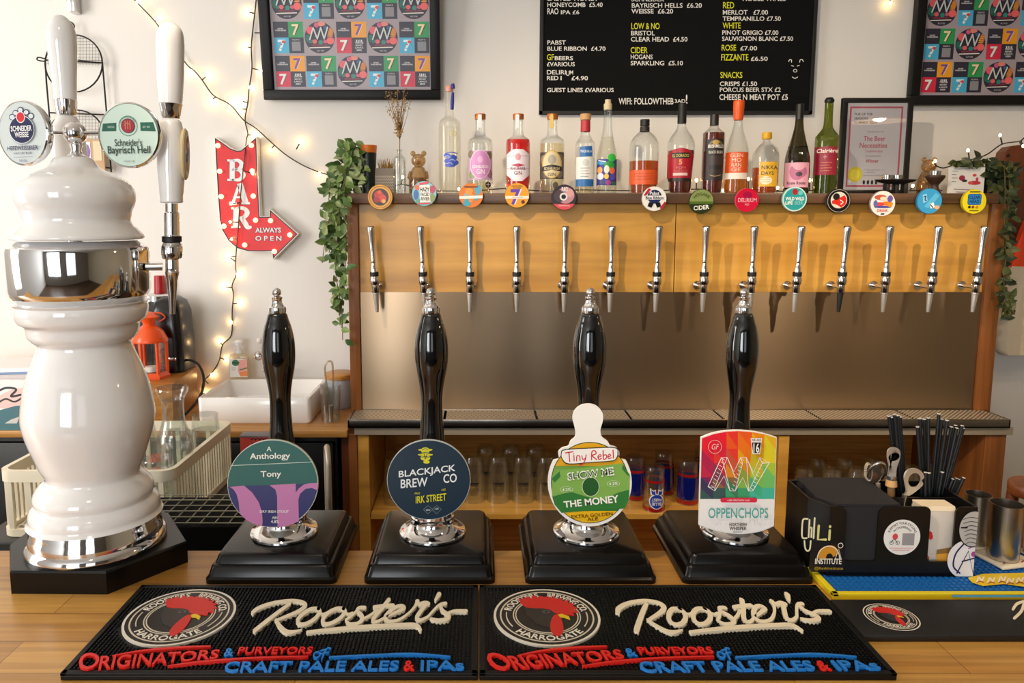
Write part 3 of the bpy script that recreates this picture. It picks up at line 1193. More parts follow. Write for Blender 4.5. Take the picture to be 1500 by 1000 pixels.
a.text('WHISPER', z4(410, 0)[0], z4(506, 0)[0], z4(0, 650)[1], z4(0, 669)[1], '#17171c', 0.05)
a.text('BREWING CO', z4(432, 0)[0], z4(482, 0)[0], z4(0, 676)[1], z4(0, 682)[1], '#17171c', 0.02)
clip(hp4, outline, a, '#f2f0ee', brk=(1083, 735))
# ------------------------------------------------------------------ white ceramic beer font
YT = 1.175
TX = atY(120, 430, YT).x
font = thing('beer_font', 'tall white ceramic beer font with chrome bands at the far left of the bar', 'beer font', (TX, YT, BAR))
TP = 0.0368
oct_ = [atZ(x, y, BAR+TP)-font.location for x, y in ((14, 836), (155, 837), (274, 792), (249, 752))]
oct_ = [(q_.x, q_.y) for q_ in oct_]
for x, y in ((228, 742), (75, 752), (37, 780), (14, 797)):
    q_ = atZ(x, y, BAR+TP)-font.location
    oct_.append((q_.x, q_.y))
bm = B()
S_ = []
for (k, z) in ((1.0, 0.0), (1.0, 0.0335), (0.985, TP)):
    S_.append([Vector((x*k, y*k, z)) for x, y in oct_])
loft(bm, S_)
mesh_obj('plinth', bm, pm('#080707', 0.3, 0, 0.3), font, 0)


def fprof(rows):
    out = []
    for (py, xl, xr) in rows:
        cx = (xl+xr)/2
        out.append(((xr-xl)/2*lscl(cx, py, YT), atY(cx, py, YT).z-BAR))
    return out


ringp = fprof([(792, 36, 243), (789, 33.5, 245.5), (785, 34, 245), (781, 37, 242), (779, 39.5, 239.5), (775, 40, 239), (769, 41, 238), (766, 43, 236),
               (762, 43.5, 235.5), (758, 45, 234), (755, 46, 233)])
ringp[0] = (ringp[0][0], 0.0368)
ringp = [(0.0, ringp[0][1])]+ringp+[(0.0, ringp[-1][1])]
mesh_obj('chrome_foot_ring', lt(ringp, 64), CHROME, font, 30)
body = fprof([(755, 44, 232), (748, 40.5, 235), (741, 40.5, 235.5), (734, 43, 233), (728.5, 48.5, 225), (726, 49, 224), (721, 46, 226), (715, 46, 225.5), (708, 49, 221),
              (700, 57, 213), (694, 65, 205), (685, 62, 208), (675, 54, 211),
              (655, 44, 217), (635, 35, 223), (610, 28, 227.5), (585, 30, 225), (560, 35, 219), (540, 41, 211), (520, 48, 201), (507, 52, 194), (500, 52, 193), (496, 46, 199),
              (488, 39, 205), (478, 36, 206), (473, 33, 208), (468, 25, 215), (460, 20, 218), (452, 18.5, 219.5), (445, 20, 218), (440, 24, 214)])
mesh_obj('ceramic_column', lt(sprof([(0, body[0][1])]+body+[(0.0, body[-1][1])], 3), 72), CERAMIC, font, 50)
band_ = fprof([(441, 26, 213), (438, 23, 215), (434, 20, 218), (430, 15, 221), (424, 11, 223.5), (368, 7.5, 222), (362, 9, 220.5), (358, 16, 214), (352, 27, 204)])
mesh_obj('chrome_band', lt([(0, band_[0][1])]+band_+[(0, band_[-1][1])], 72), CHROME, font, 25)
cap_ = fprof([(350.5, 28, 202), (350, 17.5, 217), (345, 17, 218), (340, 21, 213), (334, 27, 207), (328, 34, 201), (322, 36, 199), (316, 34.5, 200), (308, 32, 202), (298, 26, 206), (286, 23, 207),
              (274, 25.5, 203), (265, 32, 194), (258, 43, 180), (252, 56, 165), (246, 68, 152), (240, 75, 146), (234, 78, 141), (231, 81, 138)])
mesh_obj('ceramic_cap', lt(sprof([(0, cap_[0][1])]+cap_, 3)+[] if False else sprof(cap_, 3), 72), CERAMIC, font, 50)
# finial ball on a stem, with the rods that carry the two badges
q = atY(110, 195, YT)-font.location
zt = cap_[-1][1]
bm = lt([(0.014, zt-0.002), (0.015, zt+0.002), (0.009, zt+0.006), (0.0075, zt+0.012), (0.0095, zt+0.018), (0.009, zt+0.022), (0.006, q.z-0.012)], 24, c=(q.x, 0, 0))
ball(bm, (q.x, 0, q.z), 0.0172, 24, 16)
fin = mesh_obj('chrome_finial', bm, CHROME, font, 40)
rl, rr = atY(40, 196, YT-0.012)-font.location, atY(186, 196, YT-0.012)-font.location
mesh_obj('badge_rod', tb([(rl.x, -0.012, q.z), (q.x, 0, q.z), (rr.x, -0.012, q.z)], 0.0032, 10), CHROME, fin)


def font_badge(cx, cy, r, yaw, art, label):
    """round chrome-rimmed badge; art in units of the badge radius"""
    Yb = YT-0.022
    c = atY(cx, cy, Yb)-font.location
    s = scl(cx, cy, Yb)*r
    M = Matrix.Translation(c) @ Matrix.Rotation(yaw, 4, 'Z') @ Matrix.Rotation(PI/2, 4, 'X')
    bm = lt([(0, -0.012), (s*0.94, -0.012), (s, -0.008), (s*1.02, -0.002), (s*1.01, 0.002), (s*0.97, 0.0035), (s*0.955, 0.002), (0, 0.002)], 48)
    bm.transform(M)
    bd = mesh_obj('font_badge', bm, CHROME, font, 30, label)
    art.build('badge_print', lambda x, y, ly: M @ Vector((x*s, -y*s, 0.0025+ly*0.00015)), bd, rough=0.2)
    return bd


a = Art()
a.ell(0, 0, 0.955, 0.955, '#ccd6d6', 48)
a.ell(0.02, -0.10, 0.55, 0.48, '#aab4b8', 40)
for (x, y, r) in ((-0.36, -0.50, 0.13), (0.40, -0.50, 0.13), (-0.2, -0.62, 0.12), (0.24, -0.62, 0.12), (0.02, -0.70, 0.12)):
    a.ell(x, y, r, r*0.8, '#3a4a6a', 16)
    a.ell(x, y, r*0.75, r*0.55, '#d6dee0', 16)
a.ell(0.02, -0.10, 0.51, 0.43, '#f0f2f2', 40)
a.ell(0.02, -0.10, 0.49, 0.41, '#16204e', 40)
a.ell(0.02, -0.48, 0.18, 0.18, '#e6e4e4', 24)
a.ell(0.02, -0.48, 0.15, 0.15, '#d3202f', 24)
a.text('SCHNEIDER', -0.40, 0.44, -0.22, -0.05, '#f4f4f4', 0.05)
a.text('WEISSE', -0.26, 0.30, -0.03, 0.14, '#f4f4f4', 0.05)
a.text('HEFEWEISSBIER', -0.60, 0.64, 0.40, 0.53, '#1f2a55', 0.03)
a.text('NATURTRÜB', -0.34, 0.38, 0.58, 0.66, '#3a4468', 0.01)
a.rect(-0.36, 0.74, 0.42, 0.752, '#8a94a4')
a.text('5.4% VOL', -0.14, 0.18, 0.82, 0.90, '#3a4468', 0.01)
font_badge(35, 195, 46.5, -0.30, a, 'round silver badge with navy oval crest')
a = Art()
a.ell(0, 0, 0.955, 0.955, '#cfe6da', 48)
a.poly([(-0.83, -0.36), (-0.38, -0.38), (-0.40, -0.12), (-0.88, -0.12)], '#16604a')
a.poly([(0.40, -0.38), (0.83, -0.38), (0.90, -0.10), (0.40, -0.12)], '#16604a')
a.text('TRADITION', -0.68, -0.46, -0.28, -0.22, '#cfe6da', 0.02)
a.text('SEIT 1872', 0.48, 0.72, -0.27, -0.21, '#cfe6da', 0.02)
a.ring(0, -0.28, 0.31, 0.31, 0.02, '#5b8a78', 36)
a.arct('SCHNEIDER', 0, -0.28, 0.25, 0.295, 160, 20, '#3f6a5c', 0.0)
a.ell(0, -0.28, 0.225, 0.225, '#16303a', 30)
a.ell(0, -0.28, 0.205, 0.205, '#a8202c', 30)
for dx in (-0.08, 0.0, 0.08):
    a.line([(dx, -0.42), (dx, -0.18)], 0.03, '#c9806a', 2)
a.line([(-0.1, -0.30), (0, -0.36), (0.1, -0.30)], 0.025, '#c9806a', 3)
a.text("Schneider's", -0.46, 0.44, 0.12, 0.34, '#1c3a34', 0.02)
a.text('Bayrisch Hell', -0.70, 0.70, 0.34, 0.64, '#1c3a34', 0.025)
a.text('4.9% ALK. VOL.', -0.2, 0.18, 0.78, 0.83, '#4a6a60', 0.0)
font_badge(190, 198, 46.8, -0.10, a, 'round mint green badge with dark green band')


def font_tap(cx, Y0, top, parts, d, label, badge=None):
    """ceramic-handled pouring tap hung on the chrome band"""
    c = atY(cx, 300 if d > 0 else 160, Y0)-font.location

    def pr(rows):
        out = []
        for (py, xl, xr) in rows:
            m = (xl+xr)/2
            out.append(((xr-xl)/2*lscl(m, py, Y0), atY(m, py, Y0).z-BAR))
        return out
    h = pr(top)
    t = mesh_obj('font_tap', lt(sprof(h+[(0, h[-1][1]+0.001)], 4), 32, c=(c.x, c.y, 0)), CERAMIC, font, 60, label)
    for nm, rows, m, sm in parts:
        p = pr(rows)
        if sm:
            p = sprof([(0, p[0][1])]+p+[(0, p[-1][1])], 3)
        else:
            p = [(0, p[0][1])]+p+[(0, p[-1][1])]
        mesh_obj(nm, lt(p, 32, c=(c.x, c.y, 0)), m, t, 30 if not sm else 60)
    return t, c


C2 = lambda x: (x-2, x+2)
hr = [(152, 233, 267), (140, 231, 268), (115, 229, 269), (85, 228, 270), (60, 228, 270.5), (45, 231, 268), (37, 238, 262), (33, 245, 255)]
t, c = font_tap(250, YT+0.012, hr, [
    ('ferrule', [(174, 239, 264), (170, 236, 265), (160, 234, 266), (153, 232, 268)], CHROME, False),
    ('lower_grip', [(297, 234, 266), (290, 233, 267), (270, 231, 269), (240, 229, 271), (205, 230, 270), (185, 233, 268), (176, 238, 264)], CERAMIC, True),
    ('chrome_body', [(460, 247, 255), (440, 246, 257), (412, 244, 260), (402, 242, 262), (399, 243, 265), (397, 246, 266), (380, 246, 266), (378, 238, 267), (372, 236, 268),
                     (362, 236, 268), (355, 239, 266), (354, 240, 265), (345, 240, 265), (344, 241, 264), (312, 241, 264), (310, 243, 262), (298, 243, 262)], CHROME, False),
    ('rubber_ring', [(354, 237.5, 267), (346, 237.5, 267)], BLACKM, False)], 1, 'white ceramic handled tap on the right of the font')
zp = atY(240, 391, YT).z-BAR
mesh_obj('supply_pipe', tb([(0.105, 0.004, zp), (c.x-0.015, c.y, zp)], 0.0062, 12), CHROME2, t)
# oval badge on the right flank of the lower grip
M = Matrix.Translation((c.x+0.0225, c.y+0.001, atY(265, 225, YT).z-BAR)) @ Matrix.Rotation(math.radians(97), 4, 'Z') @ Matrix.Rotation(PI/2, 4, 'X')
bm = lt([(0, -0.004), (0.022, -0.004), (0.023, 0.0), (0.0215, 0.002), (0, 0.002)], 36)
bm.transform(M @ Matrix.Diagonal((0.85, 1.75, 1, 1)))
bd = mesh_obj('oval_badge', bm, pm('#cdb98e', 0.3), t)
a = Art()
a.ell(0, 0, 0.9, 0.9, '#efe6da', 30)
for (x, y, rx, ry, cc) in ((-0.1, -0.4, 0.3, 0.25, '#c77a5a'), (0.2, -0.1, 0.3, 0.2, '#8a6aa0'), (-0.1, 0.15, 0.35, 0.22, '#3a4aa0'), (0.05, 0.5, 0.25, 0.2, '#d0a040'), (0.1, -0.6, 0.2, 0.15, '#a83a3a')):
    a.ell(x, y, rx, ry, cc, 14)
a.build('badge_print', lambda x, y, ly: M @ Vector((x*0.0187, -y*0.0385, 0.0022+ly*0.0001)), t)
# the right tap leans outward a little
zr_ = atY(250, 330, YT).z-BAR
for ob in [t]+list(t.children):
    for v in ob.data.vertices:
        v.co.x += (v.co.z-zr_)*0.042
hl_ = [(146, 81, 115), (132, 79, 115), (110, 75, 114), (80, 69, 113), (55, 66, 112), (38, 69, 109), (28, 76, 102), (23, 83, 95)]
font_tap(97, YT+0.115, hl_, [
    ('ferrule', [(169, 86, 115), (165, 84, 116), (155, 83, 117), (147, 81, 117)], CHROME, False),
    ('lower_grip', [(300, 78, 128), (250, 76, 130), (215, 76, 130), (190, 77, 127), (178, 82, 120), (170, 88, 114)], CERAMIC, True),
    ('chrome_body', [(430, 97, 107), (385, 94, 110), (380, 91, 113), (340, 91, 113), (335, 93, 111), (300, 93, 111)], CHROME, False)], -1,
    'white ceramic handled tap behind the font')
mesh_obj('supply_pipe', tb([(-0.02, 0.09, zp), (atY(97, 300, YT+0.115).x-TX, 0.115, zp)], 0.0062, 12), CHROME2, font)
# ------------------------------------------------------------------ tap wall, drip tray, shelf unit
YP = 2.45            # face of the tap wall
YTAP = 2.37
YTR = 2.31           # front of the drip tray
X_ = lambda px, py, Y: atY(px, py, Y).x
Zf = lambda py, Y: atY(800, py, Y).z
xl0, xl1 = X_(512, 450, YP), X_(528, 450, YP)
xr0, xr1 = X_(1436, 450, YP), X_(1459, 450, YP)
z_sh0, z_sh1 = Zf(298, 2.40), Zf(283, 2.40)
z_st = Zf(427.5, YP)
z_tr = Zf(614.5, YTR)
z_tb = Zf(627, YTR)
z_ct = Zf(637, YTR+0.01)
wall_t = thing('tap_wall', 'plywood and brushed steel tap wall in a stained timber surround behind the bar', 'tap wall', ((xl0+xr1)/2, YP, z_tr-0.02))
mesh_obj('post', bx(xl0, xl1, YP-0.015, YW-0.01, z_tr-0.02, z_sh0, 0.002), POSTW, wall_t, world=True)
mesh_obj('post', bx(xr0, xr1, YP-0.015, YW-0.01, z_tr-0.02, z_sh0, 0.002), POSTW, wall_t, world=True)
xs = X_(989, 360, YP)
for a_, b_ in ((xl1, xs-0.0015), (xs+0.0015, xr0)):
    mesh_obj('wood_panel', bx(a_, b_, YP, YP+0.018, z_st-0.05, z_sh0-0.001, 0.001), PLY, wall_t, 0, world=True)
mesh_obj('panel_backing', bx(xl1, xr0, YP+0.02, YP+0.03, z_tr-0.02, z_sh0), pm('#1a120a', 0.7), wall_t, 0, world=True)
mesh_obj('splashback', bx(xl1+0.001, xr0-0.001, YP-0.004, YP+0.0, z_tr-0.018, z_st), STEEL, wall_t, 0, world=True)

sh = thing('bottle_shelf', 'thick dark stained timber shelf above the taps carrying the row of bottles', 'shelf', (0.8, 2.55, z_sh0))
mesh_obj('shelf_board', bx(X_(508, 290, 2.4), X_(1464, 290, 2.4), 2.40, YW-0.002, z_sh0, z_sh1, 0.003), SHELFW, sh, world=True)

tr = thing('drip_tray', 'long steel drip tray with seven perforated grilles below the chrome taps', 'drip tray', (0.85, 2.38, z_tb))
xa, xb = X_(509, 615, YTR), X_(1481, 615, YTR)
bm = B()
box(bm, xa, xb, YTR, YP-0.006, z_tb, z_tb+0.006, 0.001)
box(bm, xa, xb, YTR, YTR+0.006, z_tb, z_tr, 0.0015)
box(bm, xa, xb, YP-0.012, YP-0.006, z_tb, z_tr, 0.001)
box(bm, xa, xa+0.006, YTR, YP-0.006, z_tb, z_tr, 0.001)
box(bm, xb-0.006, xb, YTR, YP-0.006, z_tb, z_tr, 0.001)
mesh_obj('trough', bm, pm('#8f8780', 0.25, 1.0), tr, world=True)
dv = [509, 650, 787, 926, 1062, 1205, 1343, 1481]
GR = grating('perforated_steel')
for a_, b_ in zip(dv, dv[1:]):
    q0, q1 = X_(a_, 615, YTR)+0.006, X_(b_, 615, YTR)-0.003
    mesh_obj('grille', bx(q0, q1, YTR+0.007, YP-0.013, z_tr-0.006, z_tr-0.0015, 0.0008), GR, tr, 0, world=True)

un = thing('back_bar_unit', 'open wooden shelf unit with steel top edge holding upturned glasses under the drip tray', 'shelf unit', (0.85, 2.5, 0))
YU = YTR+0.02
xu0, xu1 = X_(511, 690, YU), X_(1470, 690, YU)
mesh_obj('steel_top', bx(X_(520, 632, YU), X_(1481, 632, YU), YTR+0.01, YW-0.002, z_ct, z_tb-0.0005, 0.001), STEELD, un, 0, world=True)
mesh_obj('side_post', bx(xu0, X_(524, 690, YU), YU, YW-0.002, 0, z_ct, 0.002), POSTW, un, 0, world=True)
mesh_obj('side_panel', bx(X_(524, 690, YU)+0.0005, X_(541, 690, YU), YU+0.004, YW-0.002, 0, z_ct, 0.002), PLY, un, 0, world=True)
mesh_obj('side_post', bx(X_(1440, 690, YU), xu1, YU, YW-0.002, 0, z_ct, 0.002), POSTW, un, 0, world=True)
mesh_obj('divider', bx(X_(1139, 690, YU), X_(1154, 690, YU), YU-0.002, YW-0.03, 0.30, z_ct-0.005, 0.002), PLY, un, 0, world=True)
mesh_obj('back_panel', bx(X_(542, 690, YU), X_(1439, 690, YU), YW-0.03, YW-0.01, 0.02, z_ct), BEECH, un, 0, world=True)
z_s1 = Zf(752, YU)
mesh_obj('shelf_board', bx(X_(542, 690, YU), X_(1439, 690, YU), YU, YW-0.032, z_s1-0.02, z_s1, 0.002), PLY, un, 0, world=True)
mesh_obj('shelf_board', bx(X_(542, 690, YU), X_(1439, 690, YU), YU, YW-0.032, 0.30, 0.32, 0.002), PLY, un, 0, world=True)

# taps --------------------------------------------------------------
tz = atY(688, 410, YTAP)


def tpr(rows):
    return [(hw*scl(688, py, YTAP), atY(688, py, YTAP).z-tz.z) for py, hw in rows]


def cl(p):
    return [(0, p[0][1])]+p+[(0, p[-1][1])]


TAPX = [(549, 546, 555), (620, 618, 624), (688.5, 688.5, 688), (757, 757, 757), (827, 828, 826), (894.5, 896, 893), (962, 965, 960), (1031, 1033, 1028),
        (1101, 1103, 1097), (1167, 1172, 1162), (1233, 1239, 1227), (1297, 1302, 1293), (1365, 1372, 1358), (1431, 1439, 1423)]
TAPL = ['below the orange badge with a red figure, leftmost of the row', 'below the white badge with black lettering', 'below the orange badge with a white stripe',
        'below the amber badge with a purple seven', 'below the dark pink badge with a black ring', 'with no badge above it, sixth from the left',
        'below the white ribbon badge with red tips', 'below the green cider badge', 'below the crimson badge', 'below the teal badge',
        'with a black spout, below the black badge with a red bird', 'below the white badge with an orange and blue scene', 'below the light blue badge',
        'below the yellow badge, rightmost of the row']
t0 = thing('beer_tap', 'chrome beer tap '+TAPL[0], 'beer tap', (0, 0, 0), 0, 'chrome beer taps on the tap wall')
hp = tpr([(386, 3.2), (376, 3.5), (360, 4.1), (345, 5.2), (337, 5.9), (333, 5.8), (331, 4.2)])
mesh_obj('tap_handle', lt(sprof([(0, hp[0][1])]+hp+[(0, hp[-1][1]+0.0008)], 3), 20), CHROME2, t0, 50)
mesh_obj('ferrule', lt(cl(tpr([(398, 5), (395, 4.9), (391, 4.2), (388, 3.5), (385, 3.4)])), 20), CHROME, t0, 30)
mesh_obj('rubber_ring', lt(cl(tpr([(404.5, 6.1), (404, 6.4), (398.5, 6.4), (398, 6.0)])), 20), BLACKM, t0, 30)
bm = lt(cl(tpr([(429, 4.6), (428, 5.2), (417, 5.2), (416, 6.0), (414, 6.8), (410, 7.0), (407, 6.6), (404.5, 5.8)])), 20)
zz = tpr([(421, 1)])[0][1]
tube(bm, [(0, 0, zz), (0, YP-YTAP-0.002, zz)], 0.0062, 12)
tube(bm, [(0, YP-YTAP-0.012, zz), (0, YP-YTAP-0.004, zz)], 0.014, 16)
tube(bm, [(0, 0.045, zz), (0.012, 0.040, zz+0.004)], 0.003, 8)
ball(bm, (0.013, 0.040, zz+0.004), 0.0068, 12, 8)
mesh_obj('tap_body', bm, CHROME2, t0, 35)
sp = mesh_obj('spout', lt(cl(tpr([(457, 2.3), (448, 3.1), (438, 3.8), (431, 4.2), (430, 4.9), (428, 4.9)])), 18), pm('#cfcac4', 0.3, 0.75), t0, 30)
for i, (px, tx, bx_) in enumerate(TAPX):
    L = atY(px, 410, YTAP)
    L.z = tz.z
    an = ((tx-bx_)-(px-703)/8820*122)/122
    rot = (0.02, an, 0)
    if i == 0:
        t0.location, t0.rotation_euler = L, rot
        o = t0
    else:
        o = dup(t0, L, rot, 'chrome beer tap '+TAPL[i])
    if i == 10:
        for c in o.children:
            if c.name.startswith('spout'):
                c.data = c.data.copy()
                c.data.materials[0] = BLACKM
                c['label'] = 'black spout'

# round badges on the shelf edge --------------------------------------
YBD = 2.385


def badge(px, py, r, rim, art, label):
    c = atY(px, py, YBD)
    s = scl(px, py, YBD)
    t = thing('tap_badge', label, 'badge', c, 0, 'round badges along the shelf edge')
    bm = lt([(0, 0.014), (r*s*0.9, 0.014), (r*s, 0.008), (r*s, 0.003), (r*s*0.97, 0.0008), (0, 0.0)], 40)
    turn(bm, Matrix.Rotation(-PI/2, 4, 'X'))
    mesh_obj('badge_body', bm, pm(rim, 0.3), t, 30)
    art.build('badge_print', lambda x, y, ly: Vector((x*s, -0.0006-0.00025*ly, -y*s)), t, rough=0.25)


def A0(col, r=17.6):
    return Art().ell(0, 0, r, r, col, 36)


a = A0('#e9a520')
a.ell(0, 0, 12.5, 12.5, '#3a160e', 30)
for (x, y, rx, ry, c) in ((-2, -3, 7, 6, '#c8281c'), (3, 2, 6, 6, '#d8402a'), (-5, 4, 5, 4, '#a81f18'), (5, 6, 3, 3, '#e8a83a'), (-1, -7, 3, 3, '#e05a2a')):
    a.ell(x, y, rx, ry, c, 12)
a.ring(0, 0, 16, 16, 0.6, '#5a3a10', 36)
badge(557, 288.5, 18.5, '#c48a1c', a, 'round orange badge with a dark red figure in its centre')
a = A0('#8fc7d0')
for (x, y, rx, ry, c) in ((-12, 2, 4, 8, '#3a6ab0'), (12, -6, 4, 6, '#c24a6a'), (12, 6, 4, 6, '#8a9a60'), (-10, -9, 4, 4, '#d86a4a'), (-9, 11, 4, 4, '#5a9a8a')):
    a.ell(x, y, rx, ry, c, 12)
a.poly([(-7, -12), (8, -13), (9, 12), (-6, 13)], '#f3efe6')
a.line([(-6, -14), (5, -16)], 3, '#e0485a')
a.text('HAZY', -6, 7.5, -9, -3, '#16151a', 0.05)
a.text('FACED', -5.5, 7.5, -1.5, 3.5, '#16151a', 0.03)
a.text('RIVER', -5, 8, 5, 10, '#16151a', 0.03)
a.line([(-9, 14.5), (8, 14)], 2, '#d8404a')
badge(621.5, 283.5, 18.5, '#6aa0a8', a, 'round white and pale blue badge with black hand lettering')
a = A0('#e07a26')
for (x, y, rx, ry, c) in ((10, -8, 5, 7, '#58a8c4'), (-7, 2, 4, 6, '#8ab0b0'), (7, 3, 4, 5, '#6aa0a8'), (-6, 11, 6, 5, '#48a0b8'), (0, 4, 4, 7, '#e89040'), (-3, -6, 6, 5, '#f09a3a')):
    a.ell(x, y, rx, ry, c, 12)
a.line([(-9, -12.5), (9, -12.5)], 2.4, '#8a4a20')
a.poly([(-17, 1.2), (17, 0.2), (17, 4.2), (-17, 5.2)], '#f1ebe2')
badge(690, 286, 17.6, '#7a7a70', a, 'round orange badge with a white stripe across its middle')
a = A0('#e8a01e')
a.text('NORTHERN', -8, 8, -14.5, -12, '#5a3010', 0.03)
a.text('WHISPER', -6, 6, -11.5, -9.5, '#5a3010', 0.03)
a.text('7', -8, 7, -9, 14, '#f1ece8', 0.06)
a.text('7', -9.5, 5, -9, 14, '#6a3aa8', 0.06)
a.rect(-17, 1, 17, 5, '#f3e6d4')
a.line([(-7, 3), (8, 3)], 0.8, '#a89a8a')
a.ell(8.5, 9.5, 2.6, 2.6, '#5a2410', 12)
badge(757.5, 286, 18, '#b8801c', a, 'round amber badge with a purple seven')
a = A0('#2c2326', 18)
a.ell(2, -3, 13, 12, '#c08a92', 24)
a.ell(-7, -2, 8, 9, '#4a3a40', 16)
a.ell(8, -6, 6, 6, '#d8a0a0', 14)
a.poly([(18*math.cos(t), 18*math.sin(t)) for t in [math.radians(32+116*k/16) for k in range(17)]], '#d84a56')
a.text('RAO', -4, 5, -15, -8.5, '#f0e8e8', 0.05)
a.ell(-1, -1, 5.8, 5.8, '#e6dede', 20)
a.ell(-1, -1, 3.4, 3.4, '#16182a', 16)
a.text('INDIA PALE ALE', -8, 8, 11, 13, '#f0d8d8', 0.02)
badge(826.5, 289, 18.8, '#3a3034', a, 'round dark pink badge with a black and white ring')
a = A0('#f0eeea', 17.6)
a.poly([(-16, -5), (-9, -15), (-5, -14), (-13, -3)], '#c02438')
a.poly([(8, 14), (15, 4), (17, 6), (12, 15)], '#c02438')
a.ell(0, -3, 10.5, 10, '#1a2a5a', 28)
a.rect(-14, -4.5, 14, 1.5, '#f0eeea')
a.text('Pabst', -7, 7, -10.5, -5.5, '#f0eeea', 0.04)
a.text('Blue Ribbon', -13, 13, -3.6, 1.0, '#1a2a5a', 0.05)
a.poly([(-8, 5), (-1, 6), (-4, 13), (-10, 11)], '#14161c')
a.poly([(1, 6), (8, 5), (10, 11), (4, 13)], '#14161c')
badge(958.5, 291, 18, '#c8c8c8', a, 'round white badge with navy centre and red ribbon tips')
a = A0('#8a9a5c', 17.4)
a.ell(0, 14, 26, 14, '#5a7a34', 30) if False else None
a.poly([(17.4*math.cos(t), 17.4*math.sin(t)) for t in [math.radians(0+180*k/24) for k in range(25)]], '#55702c')
a.poly([(17.4*math.cos(t), 17.4*math.sin(t)) for t in [math.radians(12+156*k/24) for k in range(25)]], '#2a3618')
a.arct('HOGANS', 0, 4, 12.5, 17, 140, 40, '#33421e', 0.02)
a.text('CIDER', -11.5, 11.5, 5.5, 12, '#f0f0e6', 0.06, rot=0.1)
badge(1027.5, 295, 18, '#2c3220', a, 'round green badge with white cider lettering')
a = A0('#c8143a', 17)
a.ell(0, -7, 7, 5, '#a01040', 16)
a.text('DELIRIUM', -13.5, 13.5, -3, 3, '#f0b8c8', 0.01)
a.text('RED', -3, 3, 5, 7.5, '#f0b8c8', 0.01)
badge(1094.5, 293, 17.4, '#d84a6a', a, 'round crimson badge with thin pink lettering')
a = A0('#bfe0de', 17.8)
a.ell(0, 0, 16, 16, '#2a9a9c', 32)
a.ell(0, -10.5, 4, 4.5, '#a82430', 14)
a.ell(8, -9, 3.4, 3.4, '#6ac0c4', 12)
a.text('WILD WILD', -13.5, 13.5, -3, 2, '#eaf4f2', 0.05)
a.text('LIFE', -13.5, -3, 3, 8, '#eaf4f2', 0.05)
a.text('BEER', 0, 12, 3, 8, '#8ad0d0', 0.02)
badge(1164, 291.5, 18, '#8ac0bc', a, 'round teal badge with white block lettering')
a = A0('#151214', 17.6)
a.ring(0, 0, 16.6, 16.6, 0.7, '#a8a098', 32)
a.ell(0, -1, 12, 12, '#d8cfc4', 26)
a.poly([(-10, 0), (-2, -3), (8, -8), (11, -3), (10, 5), (4, 10), (-2, 6), (-10, 4)], '#d02a20')
a.ell(-4, -6, 5, 5, '#1c1a1c', 14)
a.line([(2, -1), (6, 2), (3, 5)], 1.2, '#f0e8e0')
badge(1228.5, 294, 18, '#2a2628', a, 'round black badge with a red bird')
a = A0('#efe4e0', 18)
for (x, y, rx, ry, c) in ((-4, -9, 9, 4, '#c05a4a'), (6, 0, 9, 3, '#e07a2a'), (-5, 1, 7, 3, '#d0484a'), (0, 5, 13, 1.6, '#4a4a98'), (-11, 0, 3, 5, '#5a6ab0'), (10, -7, 4, 5, '#6a5aa0'), (0, -7, 5, 3, '#f0d8c0'), (10, 2, 4, 3, '#e8902a')):
    a.ell(x, y, rx, ry, c, 12)
a.text('DRINK', -8, 8, 8, 12, '#d0584a', 0.03)
a.rect(-2.5, 14, 2.5, 16, '#3a3a48')
badge(1293, 298, 18.5, '#8a7a80', a, 'round white badge with orange and blue scene, left of the light blue one')
a = A0('#3a9ad0', 18)
a.poly([(-11, -9), (-5, -11), (-3, 0), (-9, 3)], '#8ac8e8')
a.line([(-9, -6), (-6, -7), (-7, -2), (-5, -1)], 1.4, '#2a3a6a')
a.poly([(-8, 8), (8, -12), (14, -8), (2, 8), (-2, 10)], '#5ab4e0')
a.poly([(0, 4), (6, 2), (8, 9), (2, 11)], '#e8eef0')
a.line([(1, 5), (5, 9)], 1.4, '#1c2a4a')
a.ell(11, 9, 4, 3, '#d8b088', 12)
badge(1361.5, 294.5, 18.5, '#2a78a8', a, 'round light blue badge')
a = A0('#e6d420', 17.6)
a.rrect(-10, -11, 10, 5, 3, '#1c4a9a')
a.rrect(-9, -10, 9, 4, 2.5, '#2a8ad0')
a.text('CLEAR', -8, 8, -8.5, -3.5, '#16305a', 0.06)
a.text('HEAD', -7, 7, -2.5, 2.5, '#16305a', 0.06)
a.line([(-7, -14), (7, -14)], 1.6, '#6a6a20')
for x, c in ((-7, '#2a2a10'), (-2, '#8a3a20'), (4, '#d0801a')):
    a.ell(x, 8, 2, 2, c, 10)
a.line([(-6, 13), (6, 13)], 1.2, '#6a6a20')
badge(1427, 295, 18, '#b8a818', a, 'round yellow badge with a blue box, rightmost of the row')

# upturned glasses on the shelf below --------------------------------
def pint(h, r0, r1):
    return lt([(r0, 0.0), (r0*0.98, h*0.35), (r0*0.88, h*0.75), (r1, h-0.004), (r1-0.003, h), (0, h), (0, h-0.014), (r1-0.004, h-0.014), (r0*0.84, h*0.74), (r0*0.94, h*0.35), (r0-0.0016, 0.0)], 24, cap=False)


def on_shelf(px, Y):
    p = atY(px, 700, Y)
    return Vector((p.x, Y, z_s1+0.0003))


